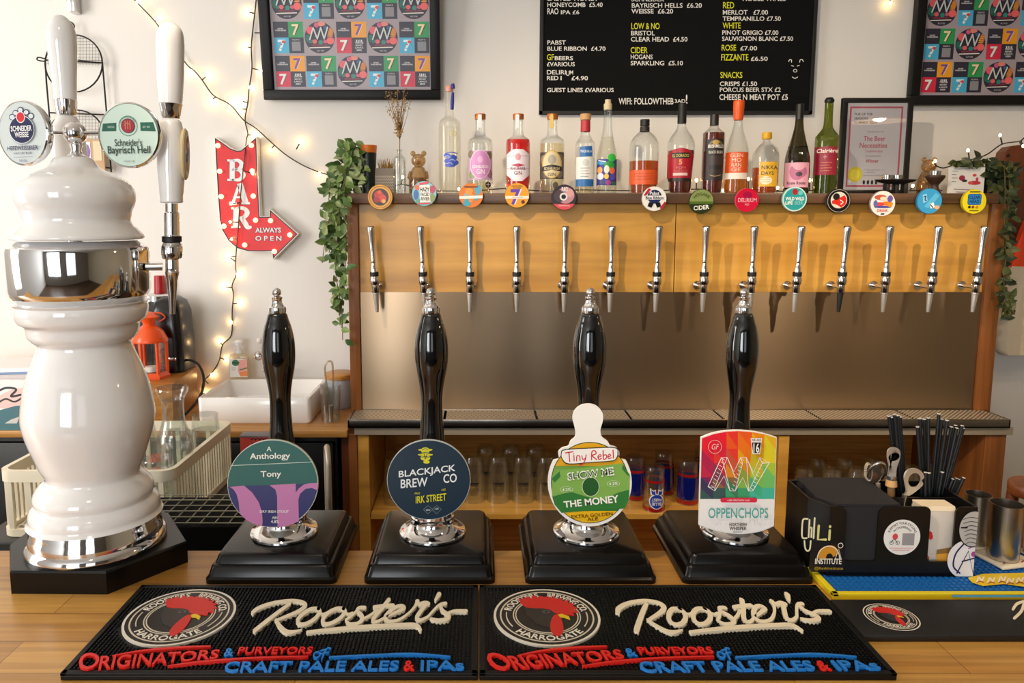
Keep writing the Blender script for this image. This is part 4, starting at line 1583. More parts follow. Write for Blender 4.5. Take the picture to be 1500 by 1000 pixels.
g0 = thing('pint_glass', 'x', 'glass', (0, 0, 0), 0, 'upturned pint glasses under the drip tray')
mesh_obj('glass_body', pint(0.158, 0.040, 0.031), GLASSD, g0, 50)
a = Art()
a.rect(-8, 0, 8, 3.2, '#2a211c')
a.rect(-6, 4.2, 6, 5.6, '#3a2c24')
a.build('printed_mark', lambda x, y, ly: Vector((x*0.0021, -math.sqrt(max(0.0408**2-(x*0.0021)**2, 0)), 0.075-y*0.0021)), g0, cuts=(-5, -2, 2, 5))
PG = [(578, 2.43), (694, 2.45), (730, 2.45), (766, 2.45), (801, 2.45), (617, 2.43), (712, 2.56), (748, 2.56), (784, 2.56), (836, 2.46), (592, 2.56)]
PL = ['in the far left corner of the shelf', 'front row, just right of the dark teal clip', 'front row, second from the teal clip', 'front row, third from the teal clip',
      'front row, nearest the white tab of the green clip', 'behind the left edge of the dark teal clip', 'back row, first right of the teal clip', 'back row, middle of three',
      'back row, third right of the teal clip', 'hidden behind the green banknote clip', 'back row at the left corner of the shelf']
for i, ((px, Y), s) in enumerate(zip(PG, PL)):
    lab = 'clear upturned pint glass '+s
    if i == 0:
        g0.location = on_shelf(px, Y)
        g0['label'] = lab
    else:
        dup(g0, on_shelf(px, Y), None, lab)

BLUEG, REDG = glass('blue_printed_glass', '#1a2a8a', 0.8, 0.75, '#16259a'), glass('red_printed_glass', '#c03030', 0.8, 0.75, '#d02428')


def printed(px, Y, label, front=False):
    t = thing('printed_glass', label, 'glass', on_shelf(px, Y), 0, 'upturned red and blue printed glasses')
    mesh_obj('glass_body', pint(0.150, 0.036, 0.032), GLASSD, t, 50)
    mesh_obj('red_band', lt([(0.0368, 0.004), (0.0366, 0.016)], 28, cap=False), REDG, t, 50)
    mesh_obj('red_band', lt([(0.0338, 0.098), (0.0332, 0.106)], 28, cap=False), REDG, t, 50)
    if not front:
        mesh_obj('blue_band', lt([(0.0365, 0.020), (0.0342, 0.094)], 28, cap=False), BLUEG, t, 50)
    else:
        a = Art()
        a.ell(0, 6, 11, 12, '#e8e8f0', 24)
        a.poly([(-9, -4), (-10, -14), (-5, -11), (-2, -13), (-1, -3)], '#e8e8f0')
        a.poly([(1, -3), (2, -13), (6, -11), (10, -14), (9, -4)], '#e8e8f0')
        a.ell(0, 6, 9.6, 10.6, '#1c3ab0', 24)
        a.poly([(-7, -5), (-8.5, -12), (-5, -9.5), (-3, -11), (-2, -4)], '#1c3ab0')
        a.poly([(2, -4), (3, -11), (6, -9.5), (8.5, -12), (7.5, -5)], '#1c3ab0')
        a.text('BLUE', 7, -7, 12, 7, '#e8e8f0', 0.05)
        a.text('PABST', 7.5, -7.5, 5.5, 0.5, '#e8e8f0', 0.05)
        a.build('printed_badge', lambda x, y, ly: Vector((x*0.0022, -math.sqrt(max((0.0372+0.0002*ly)**2-(x*0.0022)**2, 0)), 0.052-y*0.0022)), t,
                cuts=(-8, -6, -4, -2, 0, 2, 4, 6, 8))


printed(959, 2.37, 'upturned printed glass with white edged blue badge, at the front right of the green clip', True)
printed(1008, 2.43, 'upturned red and blue glass beside the left edge of the rainbow shield clip')
printed(930, 2.47, 'upturned red and blue glass half hidden by the green clip')
printed(972, 2.52, 'upturned red and blue glass behind the one with the badge')
printed(1030, 2.56, 'upturned red and blue glass behind the rainbow shield clip')
w0 = thing('tumbler_glass', 'x', 'glass', (0, 0, 0), 0, 'upturned tumblers right of the divider')
mesh_obj('glass_body', pint(0.125, 0.037, 0.027), GLASSD, w0, 50)
WG = [(1178, 2.42), (1218, 2.42), (1256, 2.42), (1294, 2.43), (1196, 2.53), (1236, 2.53), (1276, 2.53), (1332, 2.44), (1372, 2.46)]
WL = ['front row, nearest the divider', 'front row, second from the divider', 'front row, third from the divider', 'front row, behind the bottle openers', 'back row, nearest the divider',
      'back row, second from the divider', 'back row, third from the divider', 'behind the left bunch of straws', 'behind the right bunch of straws']
for i, ((px, Y), s) in enumerate(zip(WG, WL)):
    lab = 'clear upturned tumbler '+s
    if i == 0:
        w0.location = on_shelf(px, Y)
        w0['label'] = lab
    else:
        dup(w0, on_shelf(px, Y), None, lab)
# ------------------------------------------------------------------ bottles on the shelf
YBT = 2.47
z_top = z_sh1


def bottle(cx, prof, label, gl, cap, capm, liquid=None, lm=None, labels=(), neckband=None, group='spirit and wine bottles on the shelf', lean=0.0):
    """prof: rows (pixel row, half width) from base to lip; liquid: level row; labels: (name, art, cuts, tone)"""
    c = atY(cx, 282, YBT)
    L = Vector((c.x, YBT, z_top+0.0003))
    t = thing('bottle', label, 'bottle', L, -math.atan2(L.x, YBT), group)
    zb = atY(cx, prof[0][0], YBT).z
    R = lambda rows: [(hw*lscl(cx, py, YBT), max(atY(cx, py, YBT).z-zb, 0.0)) for py, hw in rows]
    body = R(prof)
    sm = sprof(body, 3)
    mesh_obj('glass_body', lt([(0, body[0][1])]+sm, 32, cap=False), gl, t, 50)
    if lm:
        lv = atY(cx, liquid, YBT).z-zb
        inn = [(max(r-0.0022, 0.001), z) for r, z in sm if z < lv-0.0015]
        inn = [(inn[0][0]*0.9, 0.004)]+[(r, z) for r, z in inn if z > 0.006]
        last = inn[-1][0]
        mesh_obj('liquid', lt([(0, 0.004)]+inn+[(last, lv), (0, lv)], 32, cap=False), lm, t, 40)
    cp = R(cap)
    mesh_obj('cap', lt([(0, cp[0][1])]+cp+[(0, cp[-1][1])], 24), capm, t, 30)
    if neckband:
        nb = R(neckband[0])
        mesh_obj('neck_band', lt([(r+0.0006, z) for r, z in nb], 24, cap=False), neckband[1], t, 40)

    def rad(z):
        for (r0, z0), (r1, z1) in zip(sm, sm[1:]):
            if z0 <= z <= z1 and z1 > z0:
                return r0+(r1-r0)*(z-z0)/(z1-z0)
        return sm[-1][0]
    for nm, art, n in labels:
        s = lscl(cx, 240, YBT)
        w = 22

        def m(x, y, ly):
            z = atY(cx, y, YBT).z-zb
            xx = (x-cx)*s
            r = rad(z)+0.0006+0.00025*ly
            return Vector((xx, -math.sqrt(max(r*r-xx*xx, 1e-8)), z))
        art.build(nm, m, t, cuts=[cx+w*k/9 for k in range(-9, 10)], rough=0.4)
    return t


def lab_rect(cx, hw, y0, y1, col):
    a = Art()
    ys = [y0+(y1-y0)*k/4 for k in range(5)]
    for k in range(4):
        a.rect(cx-hw, ys[k], cx+hw, ys[k+1], col, same=k > 0)
    return a


CL = glass('bottle_glass', '#fafcfb', 0.9, 0.01, '#ffffff')
FROST = glass('frosted_glass', '#fafaf6', 0.6, 0.10, '#fbfbf6', 0.2)
LCLEAR = glass('clear_spirit', '#fcfbf6', 0.3)
LPALE = glass('pale_straw_spirit', '#faf3de', 0.3, 0.04, '#f6eed4')
LRED = glass('red_gin', '#ff6a5c', 0.3, 0.6, '#f4302e')
LAMB = glass('amber_whisky', '#e89a48', 0.3, 0.3, '#e07820')
LDARK = glass('dark_rum', '#b0582a', 0.3, 0.40, '#8a3c18')
LGOLD = glass('golden_whisky', '#f4b850', 0.3, 0.3, '#eea030')
OLIVE = glass('olive_wine_glass', '#8a8238', 0.9, 0.35, '#4c4218')
GREENG = glass('green_wine_glass', '#b4bc5c', 0.9, 0.3, '#7c8c2c')
LWINE = glass('red_wine', '#200a10', 0.3, 0.9, '#180a0c')
LOLW = glass('white_wine_in_olive_bottle', '#4a3c10', 0.3, 0.7, '#2c2208')
COPPER = pm('#c9793f', 0.35, 0.6)

a = Art()
for i, (x, y, rx, ry) in enumerate(((655, 226, 5, 3), (664, 229, 6, 4), (657, 234, 6, 4), (667, 236, 5, 4), (660, 240, 8, 3))):
    a.ell(x, y, rx, ry, '#4a62c8', 14, i > 0)
for (x, y) in ((656, 228), (663, 233), (659, 238)):
    a.line([(x-4, y), (x, y-1.5), (x+4, y+1)], 1, '#b8c4ec')
a.line([(653, 223), (662, 221.5), (670, 223)], 1.2, '#4a62c8')
ae = Art()
ae.ring(664, 194, 5, 5, 0.9, '#d8cfa0', 20)
ae.ell(664, 194, 2.5, 3, '#d8cfa0', 12)
bt = bottle(659, [(281, 15), (279, 16), (200, 16), (182, 15.8), (174, 14), (169, 8), (164, 6.2), (150, 5.8), (131, 5.8), (129, 6.6), (126, 6.6)],
            'tall slim frosted bottle with blue tassel and blue print, leftmost on the shelf', FROST, [(131, 5.4), (126, 5.4), (123, 5)], pm('#d88a7a', 0.5),
            183, LCLEAR, [('front_label', a, 0), ('emblem', ae, 0)])
p = atY(663, 145, YBT)-bt.location
mesh_obj('tassel', tube(tb([(p.x, -0.017, p.z+0.045), (p.x+0.002, -0.018, p.z+0.03)], 0.006, 8), [(p.x+0.001, -0.018, p.z+0.018), (p.x-0.001, -0.02, p.z-0.012), (p.x-0.002, -0.022, p.z-0.036)], [0.004, 0.006, 0.0055], 8),
         pm('#2c2f8a', 0.6), bt)

SQ = [(279, 16), (277, 18), (215, 18), (204, 17.8), (199, 16), (195, 10), (191, 7.8), (180, 7.2), (170, 7.2), (168, 8), (166, 8)]
a = lab_rect(703.5, 17.2, 217, 259, '#c9a0c4')
for k, (x, y, c) in enumerate(((690, 222, '#8a7a6a'), (716, 224, '#7a6a5a'), (691, 252, '#8a9a6a'), (717, 250, '#9a6a8a'))):
    a.ell(x, y, 4, 6, c, 12)
a.ell(703.5, 237, 15, 21, '#e8d4e4', 30)
a.ell(703.5, 237, 14, 20, '#cf8fc6', 30)
a.ell(703.5, 230, 4, 5, '#e0b0d8', 14)
a.text('EDINBURGH', 692, 715, 238, 242.5, '#f4eaf2', 0.03)
a.text('GIN', 698, 710, 244, 251, '#f4eaf2', 0.02)
a2 = Art()
a2.ell(715, 266, 4, 4.5, '#2a2624', 14)
a2.line([(712, 266), (718, 266)], 0.7, '#d0c8b8')
a2.line([(715, 263), (715, 269)], 0.7, '#d0c8b8')
STRIP = pm('#ece6ee', 0.5)


def seal(bt, cx, py0, py1, m):
    p0, p1 = atY(cx, py0, YBT)-bt.location, atY(cx, py1, YBT)-bt.location
    mesh_obj('paper_seal', bx(p0.x-0.006, p0.x+0.006, -0.0215, -0.0195, p1.z, p0.z, 0.0005), m, bt, 0)


bt = bottle(703.5, SQ, 'clear bottle with a lilac pink oval label and copper stopper', CL, [(170, 8), (163.5, 8.2), (162, 7.6)], COPPER, 262, LPALE,
            [('front_label', a, 0), ('seal_print', a2, 0)])
seal(bt, 703, 169, 188, STRIP)
a = Art()
a.poly([(751, 215), (766, 215), (775, 222), (775, 252), (765, 261), (752, 261), (742, 252), (742, 222)], '#efe3ec')
for k in range(3):
    a.rect(741, 224+9*k, 776, 225+9*k, '#d8b8c0') if k != 1 else None
a.ell(758.5, 226, 4, 5, '#d89aa8', 14)
a.poly([(748, 238), (758.5, 235.5), (769, 238), (758.5, 240.5)], '#b8405a')
a.text('RHUBARB', 748, 769, 241, 245, '#7a4a5a', 0.02)
a.text('GIN', 753, 764, 246.5, 252, '#7a4a5a', 0.02)
bt = bottle(758.5, SQ, 'bottle of bright red spirit with a white eight sided label', CL, [(170, 8), (163.5, 8.2), (162, 7.6)], COPPER, 200, LRED, [('front_label', a, 0)])
seal(bt, 758, 169, 189, STRIP)
a = lab_rect(808, 17.2, 219, 258, '#4a4438')
for (x, y, c) in ((796, 230, '#8a8478'), (820, 228, '#6a6458'), (797, 250, '#5a5448'), (819, 250, '#7a7264')):
    a.ell(x, y, 4.5, 7, c, 12)
a.ell(808, 237, 14.5, 20.5, '#c8a050', 32)
a.ell(808, 237, 13, 19, '#d8c69a', 32)
a.ell(808, 230, 6, 7, '#a8a090', 16)
a.poly([(794, 240), (808, 237), (822, 240), (822, 247), (808, 245), (794, 247)], '#2a2620')
a.text('EDINBURGH', 797, 819, 241, 245, '#d8c69a', 0.03)
a.text('GIN', 802, 814, 249, 254, '#4a4030', 0.02)
a2 = Art()
a2.ell(813.5, 267, 4, 5, '#5a5a4a', 14)
bt = bottle(808, SQ, 'clear bottle with a gold ringed label on dark band, third of the squat gin bottles', CL, [(170, 8), (163.5, 8.2), (162, 7.6)], COPPER, 206, LPALE,
            [('front_label', a, 0), ('seal_print', a2, 0)])
seal(bt, 808, 169, 189, pm('#d8b45a', 0.4))
a = lab_rect(856, 13.2, 228, 270, '#eceae4')
a.poly([(848, 213), (866, 212), (867, 227), (848, 228)], '#2c6cae')
a.text('TEQUILA', 849, 866, 218, 222, '#eef2f6', 0.02)
a.rect(843, 260, 869, 270.5, '#2c6cae')
a.ell(857, 236, 5, 5, '#d0d0cc', 14)
for k in range(4):
    a.line([(850, 244+4*k), (863-2*(k % 2), 244+4*k)], 0.7, '#8a9098')
bottle(856, [(281, 12), (279, 14.3), (212, 14.3), (204, 12), (196, 7.5), (190, 6.8), (176, 6.6), (173, 7)], 'clear bottle with white and blue label and a red neck ribbon', CL,
       [(173, 7.8), (165, 8.2), (164, 7.6)], pm('#c89a6a', 0.6), 262, LPALE, [('front_label', a, 0)], neckband=([(190, 6.9), (174, 6.9)], pm('#b8303a', 0.5)))
a = lab_rect(888, 14.4, 231, 269, '#2a3a8a')
for (x, y, rx, ry, c) in ((880, 236, 7, 3, '#3a9ad0'), (895, 229, 6, 6, '#3ac04a'), (892, 240, 8, 6, '#2a9a3a'), (878, 247, 4, 5, '#e8a05a'), (888, 246, 4, 6, '#e8e4d8'), (896, 248, 4, 5, '#e8703a'), (879, 256, 5, 5, '#d8d8e8'),
                          (888, 256, 3.5, 4, '#f0c040'), (897, 257, 4, 5, '#5a4ab0'), (881, 265, 5, 3.5, '#3a3a7a'), (891, 265, 4, 4, '#a03a8a'), (898, 266, 3.5, 3, '#2a6a5a')):
    a.ell(x, y, rx, ry, c, 12)
a.line([(876, 233), (886, 235)], 1.3, '#e8f0f4')
bottle(888, [(281, 13), (278, 15.2), (236, 15.3), (222, 14.3), (205, 10.5), (190, 7.5), (175, 6.3), (157, 5.6)], 'tall clear bottle with a colourful picture label and corked neck', CL,
       [(158, 6), (150, 6.3), (149, 6.0), (149, 4.6), (143, 4.4)], pm('#cdbd98', 0.6), 198, LCLEAR, [('front_label', a, 0)])
a = lab_rect(942, 20.6, 247, 268, '#dd5a28')
for k in range(3):
    a.line([(928, 253+4*k), (956, 252+4*k)], 0.7, '#b04418')
bottle(942, [(281, 20), (279, 21.6), (215, 21.6), (203, 19.5), (196, 14.5), (190, 8), (187, 6.6), (180, 6.4)], 'half full round shouldered bottle of amber spirit with an orange label', CL,
       [(182, 5.8), (181.5, 7), (173, 7), (172, 6.4)], BLACKM, 233.5, LAMB, [('front_label', a, 0)], neckband=([(190, 6.9), (183, 6.8)], pm('#2a211c', 0.6)))
a = Art()
a.poly([(976, 224), (985, 217), (996, 215), (1006, 217), (1014, 224), (1011, 258), (1009, 263), (979, 263), (976, 258)], '#b0182c')
a.rrect(982, 222, 1009, 230, 1.5, '#1c1a14')
a.text('EL DORADO', 983.5, 1007.5, 224, 228.5, '#d8c060', 0.03)
a.text('5', 993, 998, 232, 239, '#e0a050', 0.04)
a.text('RUM', 989, 1003, 242, 245, '#d07a6a', 0.0)
a.text('CASK AGED', 986, 1006, 247, 249.5, '#d07a6a', 0.0)
a.rect(985, 251, 1006, 255, '#e8c8c0')
a.rect(978, 258.5, 1010, 263.5, '#241a12')
bottle(995.5, [(281, 16), (279, 16.6), (255, 17.6), (230, 19.5), (214, 20.3), (205, 19.5), (196, 15), (188, 9), (182, 6.6), (177, 6)],
       'tapered bottle of dark spirit with a crimson label and black cap', CL, [(178, 6.6), (160, 6.6), (159, 6.2), (149, 6.2), (148, 5.6)], BLACKM, 218, LDARK, [('front_label', a, 0)])
a = lab_rect(1044, 13, 202, 262, '#241f20')
a.arct('IRISH WHISKEY', 1046, 214, 8, 11, 160, 20, '#b8a070', 0.0)
a.ell(1046, 207, 5, 3.5, '#c0a050', 14)
a.text('BUSHMILLS', 1035, 1057, 210, 215, '#efe9dc', 0.05)
a.text('BLACK BUSH', 1036, 1056, 219, 223, '#d8d0c0', 0.03)
a.rect(1037, 226, 1056, 240, '#3c302c')
a.rect(1036, 246, 1056, 258, '#342a26')
a.line([(1039, 254), (1046, 256), (1054, 254)], 0.9, '#b8a070')
bottle(1042.5, [(281, 15), (279, 16.4), (200, 16.6), (192, 15.5), (187, 10), (183, 6.6), (176, 6.2)], 'straight sided bottle of brown whisky with a black label', CL,
       [(181, 6.6), (165, 6.6), (164, 6)], pm('#1c1816', 0.4), 192, LDARK, [('front_label', a, 0)])
a = lab_rect(1077, 16.4, 221, 251, '#e2561c')
for i, s in enumerate(('GLEN', 'MO', 'RAN', 'GIE')):
    a.text(s, 1077-(9 if i == 0 else 7), 1077+(9 if i == 0 else 7), 223+6.8*i, 228.5+6.8*i, '#f3dcc4', 0.0)
for k in range(2):
    a.rect(1061, 251+4.5*k, 1093, 255.5+4.5*k, '#eee2d4', same=k > 0)
bottle(1077, [(281, 17.5), (279, 18.6), (262, 18), (235, 18), (218, 17.2), (205, 14), (192, 9.5), (182, 6.8), (172, 6)], 'bell shaped bottle of golden whisky with orange label and orange cap', CL,
       [(173, 6.6), (170, 7.4), (156, 8.2), (155, 8.4), (146, 8.4), (144.5, 7.8)], pm('#e85a14', 0.35), 258, LGOLD, [('front_label', a, 0)])
a = lab_rect(1124, 13, 235, 271, '#e2b02c')
a.text('NIKKA', 1114, 1137, 240.5, 246, '#23222c', 0.02)
a.text('DAYS', 1114, 1132, 249, 254, '#23222c', 0.02)
a.ell(1121, 262, 9, 6, '#efe4c4', 20)
for k in range(3):
    a.line([(1113, 258+3*k), (1127, 258+3*k)], 0.6, '#a89868')
bottle(1119.5, [(281, 18), (279, 19.6), (228, 19.8), (219, 17.5), (211, 12), (206, 6.5), (203, 5.2), (200, 5.2)], 'short round bottle with a yellow label and yellow cap', CL,
       [(201, 7), (199, 7.6), (192.5, 7.6), (191, 7)], pm('#e0a81c', 0.4), 243, LAMB, [('front_label', a, 0)])
a = lab_rect(1165.5, 17.6, 236, 272, '#dda0b4')
a.poly(cr([(1158, 241), (1163, 246), (1172, 247), (1178, 243), (1180, 252), (1174, 258), (1166, 262), (1158, 258), (1155, 249)], 3, True), '#b86a8c')
a.ell(1169, 253, 5, 3.5, '#4a3a44', 14)
a.text('Rosie Roots', 1152, 1179, 263.5, 268, '#3a2830', 0.03)
bottle(1165.5, [(281, 17.5), (279, 18.8), (235, 18.8), (222, 17), (208, 13), (195, 9.5), (182, 6.8), (165, 5.6), (152, 5.4)], 'dark olive wine bottle with a pink label', OLIVE,
       [(172, 6), (153, 5.9), (150, 6.1), (149, 5.4)], pm('#15130f', 0.4), 212, LOLW, [('front_label', a, 0)])
a = lab_rect(1206, 16.6, 213, 254, '#8c1430')
a.text('Clairière', 1193, 1224, 216, 222, '#f0dcd4', 0.04)
a.line([(1203, 228), (1208, 228)], 0.7, '#d8a0a0')
a.line([(1205.5, 225), (1205.5, 231)], 0.7, '#d8a0a0')
for k in range(4):
    a.line([(1200, 236+4*k), (1216-3*(k % 2), 236+4*k)], 0.8, '#d07a5a')
bottle(1207.5, [(281, 17.5), (279, 18.4), (205, 18.4), (196, 16.5), (189, 11), (184, 7.8), (176, 6.8), (160, 6.4), (148, 6.4)], 'green wine bottle of red with a crimson label and black stopper', GREENG,
       [(148, 5.2), (147, 7.2), (143, 7.4), (142, 6), (140, 5)], BLACKM, 254, LWINE, [('front_label', a, 0)])
# ------------------------------------------------------------------ pictures and menu board on the wall
YPIC = 2.742


def quad(a, x, y, c, kinds):
    """a 2 x 2 block of printed tiles; c = tile side"""
    a.n = 1
    for k, (dx, dy) in enumerate(((0, 0), (1, 0), (0, 1), (1, 1))):
        kd = kinds[k]
        x0, y0 = x+dx*c, y+dy*c
        bg = {'n': '#2e2c3c', 'g': '#2f9a58', 'o': '#f0a01e', 'b': '#4ab2d8', 'r': '#d82a48', 'q': '#2e2c3c', 't': '#2e2c3c'}[kd]
        a.rect(x0, y0, x0+c, y0+c, bg, same=k > 0)
    for k, (dx, dy) in enumerate(((0, 0), (1, 0), (0, 1), (1, 1))):
        kd = kinds[k]
        x0, y0 = x+dx*c, y+dy*c
        if kd in 'gobr':
            c1, c2 = {'g': ('#1c2a1c', '#f3dcae'), 'o': ('#f3d8c8', '#7a4a9a'), 'b': ('#e8f4f6', '#d84a4a'), 'r': ('#7a6a78', '#f0ece6')}[kd]
            if kd == 'b':
                a.text('7', x0+c*0.26, x0+c*0.78, y0+c*0.14, y0+c*0.88, c1, 0.07)
                a.ell(x0+c*0.66, y0+c*0.28, c*0.13, c*0.10, c2, 10)
                a.ell(x0+c*0.5, y0+c*0.44, c*0.06, c*0.05, c2, 8)
                a.rect(x0+c*0.38, y0+c*0.66, x0+c*0.62, y0+c*0.71, '#4ab2d8')
            else:
                a.text('7', x0+c*0.29, x0+c*0.78, y0+c*0.16, y0+c*0.86, c1, 0.07)
                a.text('7', x0+c*0.24, x0+c*0.72, y0+c*0.16, y0+c*0.86, c2, 0.05)
        elif kd == 'n':
            a.text('NORTHERN', x0+c*0.30, x0+c*0.66, y0+c*0.40, y0+c*0.48, '#e8e4e4', 0.04)
            a.text('WHISPER BREWING', x0+c*0.12, x0+c*0.85, y0+c*0.51, y0+c*0.60, '#e8e4e4', 0.04)
        elif kd == 't':
            for i, (w, h) in enumerate(((0.26, 0.16), (0.34, 0.1), (0.30, 0.1), (0.34, 0.1), (0.22, 0.1))):
                yy = y0+c*(0.14+0.155*i)
                a.text(('IIII', 'TAPROOM', 'BREWERY', 'LANCS', 'BEER')[i], x0+c*(0.5-w*0.8), x0+c*(0.5+w*0.8), yy, yy+c*h, '#e8e4e4', 0.04)
        elif kd == 'q':
            a.text('FOLLOW US', x0+c*0.25, x0+c*0.72, y0+c*0.10, y0+c*0.19, '#e8e4e4', 0.02)
            a.rect(x0+c*0.2, y0+c*0.26, x0+c*0.78, y0+c*0.86, '#8d8b90')


def round_tile(a, cx, cy, r):
    a.n = 1
    a.ell(cx, cy, r, r, '#2c2a3a', 30)
    a.n += 1
    for (x, y, rx, ry, c) in ((-0.62, -0.45, 0.25, 0.25, '#e8606a'), (-0.8, 0.05, 0.16, 0.25, '#1f6a5a'), (0.72, -0.35, 0.2, 0.3, '#c8703a'), (0.70, 0.2, 0.26, 0.24, '#f06a64'), (0.1, -0.85, 0.3, 0.14, '#e88a7a'),
                              (-0.2, -0.78, 0.16, 0.16, '#d85a8a'), (-0.35, 0.25, 0.16, 0.14, '#e8606a'), (0.05, 0.3, 0.16, 0.15, '#1f8a7a'), (0.36, 0.25, 0.14, 0.12, '#d85a7a'), (-0.62, 0.22, 0.14, 0.14, '#1f7a6a'),
                              (0.42, -0.62, 0.16, 0.12, '#3a5a8a')):
        a.ell(cx+x*r, cy+y*r, rx*r, ry*r, c, 12, True)
    for k in range(4):
        a.rect(cx+r*0.5, cy-r*(0.5-0.13*k), cx+r*0.86, cy-r*(0.45-0.13*k), '#e8a02e', same=k > 0)
    q = [(-0.62, 0.12), (-0.36, -0.62), (-0.12, 0.08), (0.14, -0.62), (0.34, 0.08), (0.60, -0.64)]
    P_ = [(cx+x*r, cy+y*r) for x, y in q]
    for i in range(5):
        a.line([P_[i], P_[i+1]], r*0.15, '#16161e', 1, same=i > 0)
    for i in range(5):
        a.line([(P_[i][0]-r*0.05, P_[i][1]), (P_[i+1][0]-r*0.05, P_[i+1][1])], r*0.09, '#cfd4d4', 1, same=i > 0)
    a.text('HEAVEN SCENT', cx-0.55*r, cx+0.55*r, cy+r*0.42, cy+r*0.54, '#b83a5a', 0.02)
    a.poly([(cx-r*0.72, cy+r*0.62), (cx+r*0.66, cy+r*0.58), (cx+r*0.66, cy+r*0.64), (cx-r*0.72, cy+r*0.68)], '#efe6dc')
    a.text('ALC 4.2%', cx-0.22*r, cx+0.24*r, cy+r*0.78, cy+r*0.88, '#cfc8c8', 0.02)


def poster():
    a = Art()
    C_ = 45.0
    a.rect(-2, -6*C_-6, 5*C_+2, 2, '#a89aa0')
    OR, GR_, QR = 'nort', 'ngbq', None
    rows = [[OR, GR_, 0, GR_, OR], [GR_, 0, OR, 0, GR_], [0, GR_, 0, GR_, 0], [GR_, 0, GR_, 0, GR_], [0, OR, 0, OR, 0], [OR, 0, GR_, 0, OR]]
    for j, row in enumerate(rows):
        for i, k in enumerate(row):
            x, y = i*C_, -(j+1)*46.3
            if k == 0:
                round_tile(a, x+22, y+23, 21.5)
            else:
                quad(a, x+1, y+1.5, 21.4, k)
    return a


SW = scl(518, 140, YPIC)
p0 = atY(518, 147, YPIC)
pic = thing('picture_frame', 'black framed poster of coloured number tiles above the left end of the bottle shelf', 'picture', (p0.x, YPIC-0.004, p0.z), 0, 'black framed tile posters')
Wf, Hf, fw = 256*SW, 318*SW, 14*SW
bm = B()
for q in ((-Wf/2, Wf/2, 0, fw), (-Wf/2, Wf/2, Hf-fw, Hf), (-Wf/2, -Wf/2+fw, fw, Hf-fw), (Wf/2-fw, Wf/2, fw, Hf-fw)):
    box(bm, q[0], q[1], -0.030, 0.0, q[2], q[3], 0.003)
mesh_obj('frame', bm, pm('#0e0d0c', 0.45, 0, 0.3), pic)
mesh_obj('backing', bx(-Wf/2+fw*0.8, Wf/2-fw*0.8, -0.012, -0.004, fw*0.8, Hf-fw*0.8), pm('#0c0b0b', 0.6), pic, 0)
poster().build('poster', lambda x, y, ly: Vector(((x-111)*SW, -0.0122-0.00012*ly, (16.5-y)*SW)), pic, rough=0.35)
pic.rotation_euler = (math.radians(6.0), 0, 0)
p1 = atY(1452.5, 155.5, YPIC)
dup(pic, (p1.x, YPIC-0.004, p1.z), (math.radians(1.5), 0, 0), 'black framed poster of coloured number tiles at the top right corner')

board = thing('menu_board', 'large black peg letter menu board with white and yellow lettering', 'menu board', atY(988, 168, YPIC))
c0, c1 = atY(789.5, 168, YPIC), atY(1187, 168, YPIC)
zt = atY(988, -250, YPIC).z
bm = B()
box(bm, c0.x, c1.x, YPIC-0.012, YPIC+0.006, c0.z, zt, 0.001)
mesh_obj('felt_panel', bm, pm('#0a0a0b', 0.85, 0, 0.2), board, 0, world=True)
bm = B()
w_ = 0.012
for q in ((c0.x, c1.x, c0.z, c0.z+w_), (c0.x, c0.x+w_, c0.z, zt), (c1.x-w_, c1.x, c0.z, zt), (c0.x, c1.x, zt-w_, zt)):
    box(bm, q[0], q[1], YPIC-0.016, YPIC-0.011, q[2], q[3], 0.001)
mesh_obj('rim', bm, pm('#191918', 0.55), board, 0, world=True)
zb_ = lambda x, y: (770+x/3.3333, y/3.3333)
WL_, YL_ = '#ece9e2', '#dfe02a'


def bt_(s, x0, x1, y0, y1, col=WL_, b=0.03):
    p, q = zb_(x0, y0), zb_(x1, y1)
    Art().text(s, p[0], q[0], p[1], q[1], col, b).build('menu_line', peg, board)


def peg(x, y, ly):
    return atY(x, y, YPIC-0.0135)-board.location


for row in (('HONEYCOMB  £5.40', 106, 376, 12, 34), ('RAO', 106, 160, 40, 70), ('IPA £6', 172, 262, 50, 70), ('PABST', 106, 196, 197, 218), ('BLUE RIBBON  £4.70', 106, 390, 227, 248), ('BEERS', 142, 231, 274, 294),
            ('£VARIOUS', 104, 240, 303, 324), ('DELIRI', 104, 196, 342, 363), ('U', 197, 214, 346, 370), ('M', 215, 232, 344, 364), ('RED', 104, 160, 371, 391), ('I', 170, 176, 371, 391), ('£4.90', 224, 304, 371, 392), ('GUEST LINES £VARIOUS', 104, 430, 429, 450),
            ('BAYRISCH HELLS  £6.20', 518, 860, 15, 38), ('WEISSE  £6.20', 516, 720, 43, 66), ('BRISTOL', 515, 630, 150, 173), ('CLEAR HEAD  £4.50', 514, 790, 180, 203), ('HOGANS', 513, 620, 266, 289), ('SPARKLING  £5.10', 513, 768, 297, 319),
            ('MERLOT   £7.00', 963, 1183, 49, 72), ('TEMPRANILLO £7.50', 962, 1246, 80, 102), ('PINOT GRIGIO £7.00', 960, 1234, 148, 170), ('SAUVIGNON BLANC £7.50', 959, 1306, 178, 200), ('£7.00', 1048, 1130, 225, 246), ('£6.50', 1100, 1182, 276, 297),
            ('CRISPS £1.50', 948, 1130, 398, 420), ('PORCUS BEER STX £2', 948, 1246, 427, 449), ('CHEESE N MEAT POT £5', 946, 1280, 460, 488), ('WIFI: FOLLOWTHEB', 454, 722, 478, 510), ('3AD', 728, 780, 484, 502), ('!', 782, 790, 462, 506),
            ('SCHNEIDER', 516, 676, -14, 7), ('HOUSE WINES', 1060, 1270, -16, 5), ('SALTED HONEY', 106, 356, -18, 4)):
    bt_(*row)
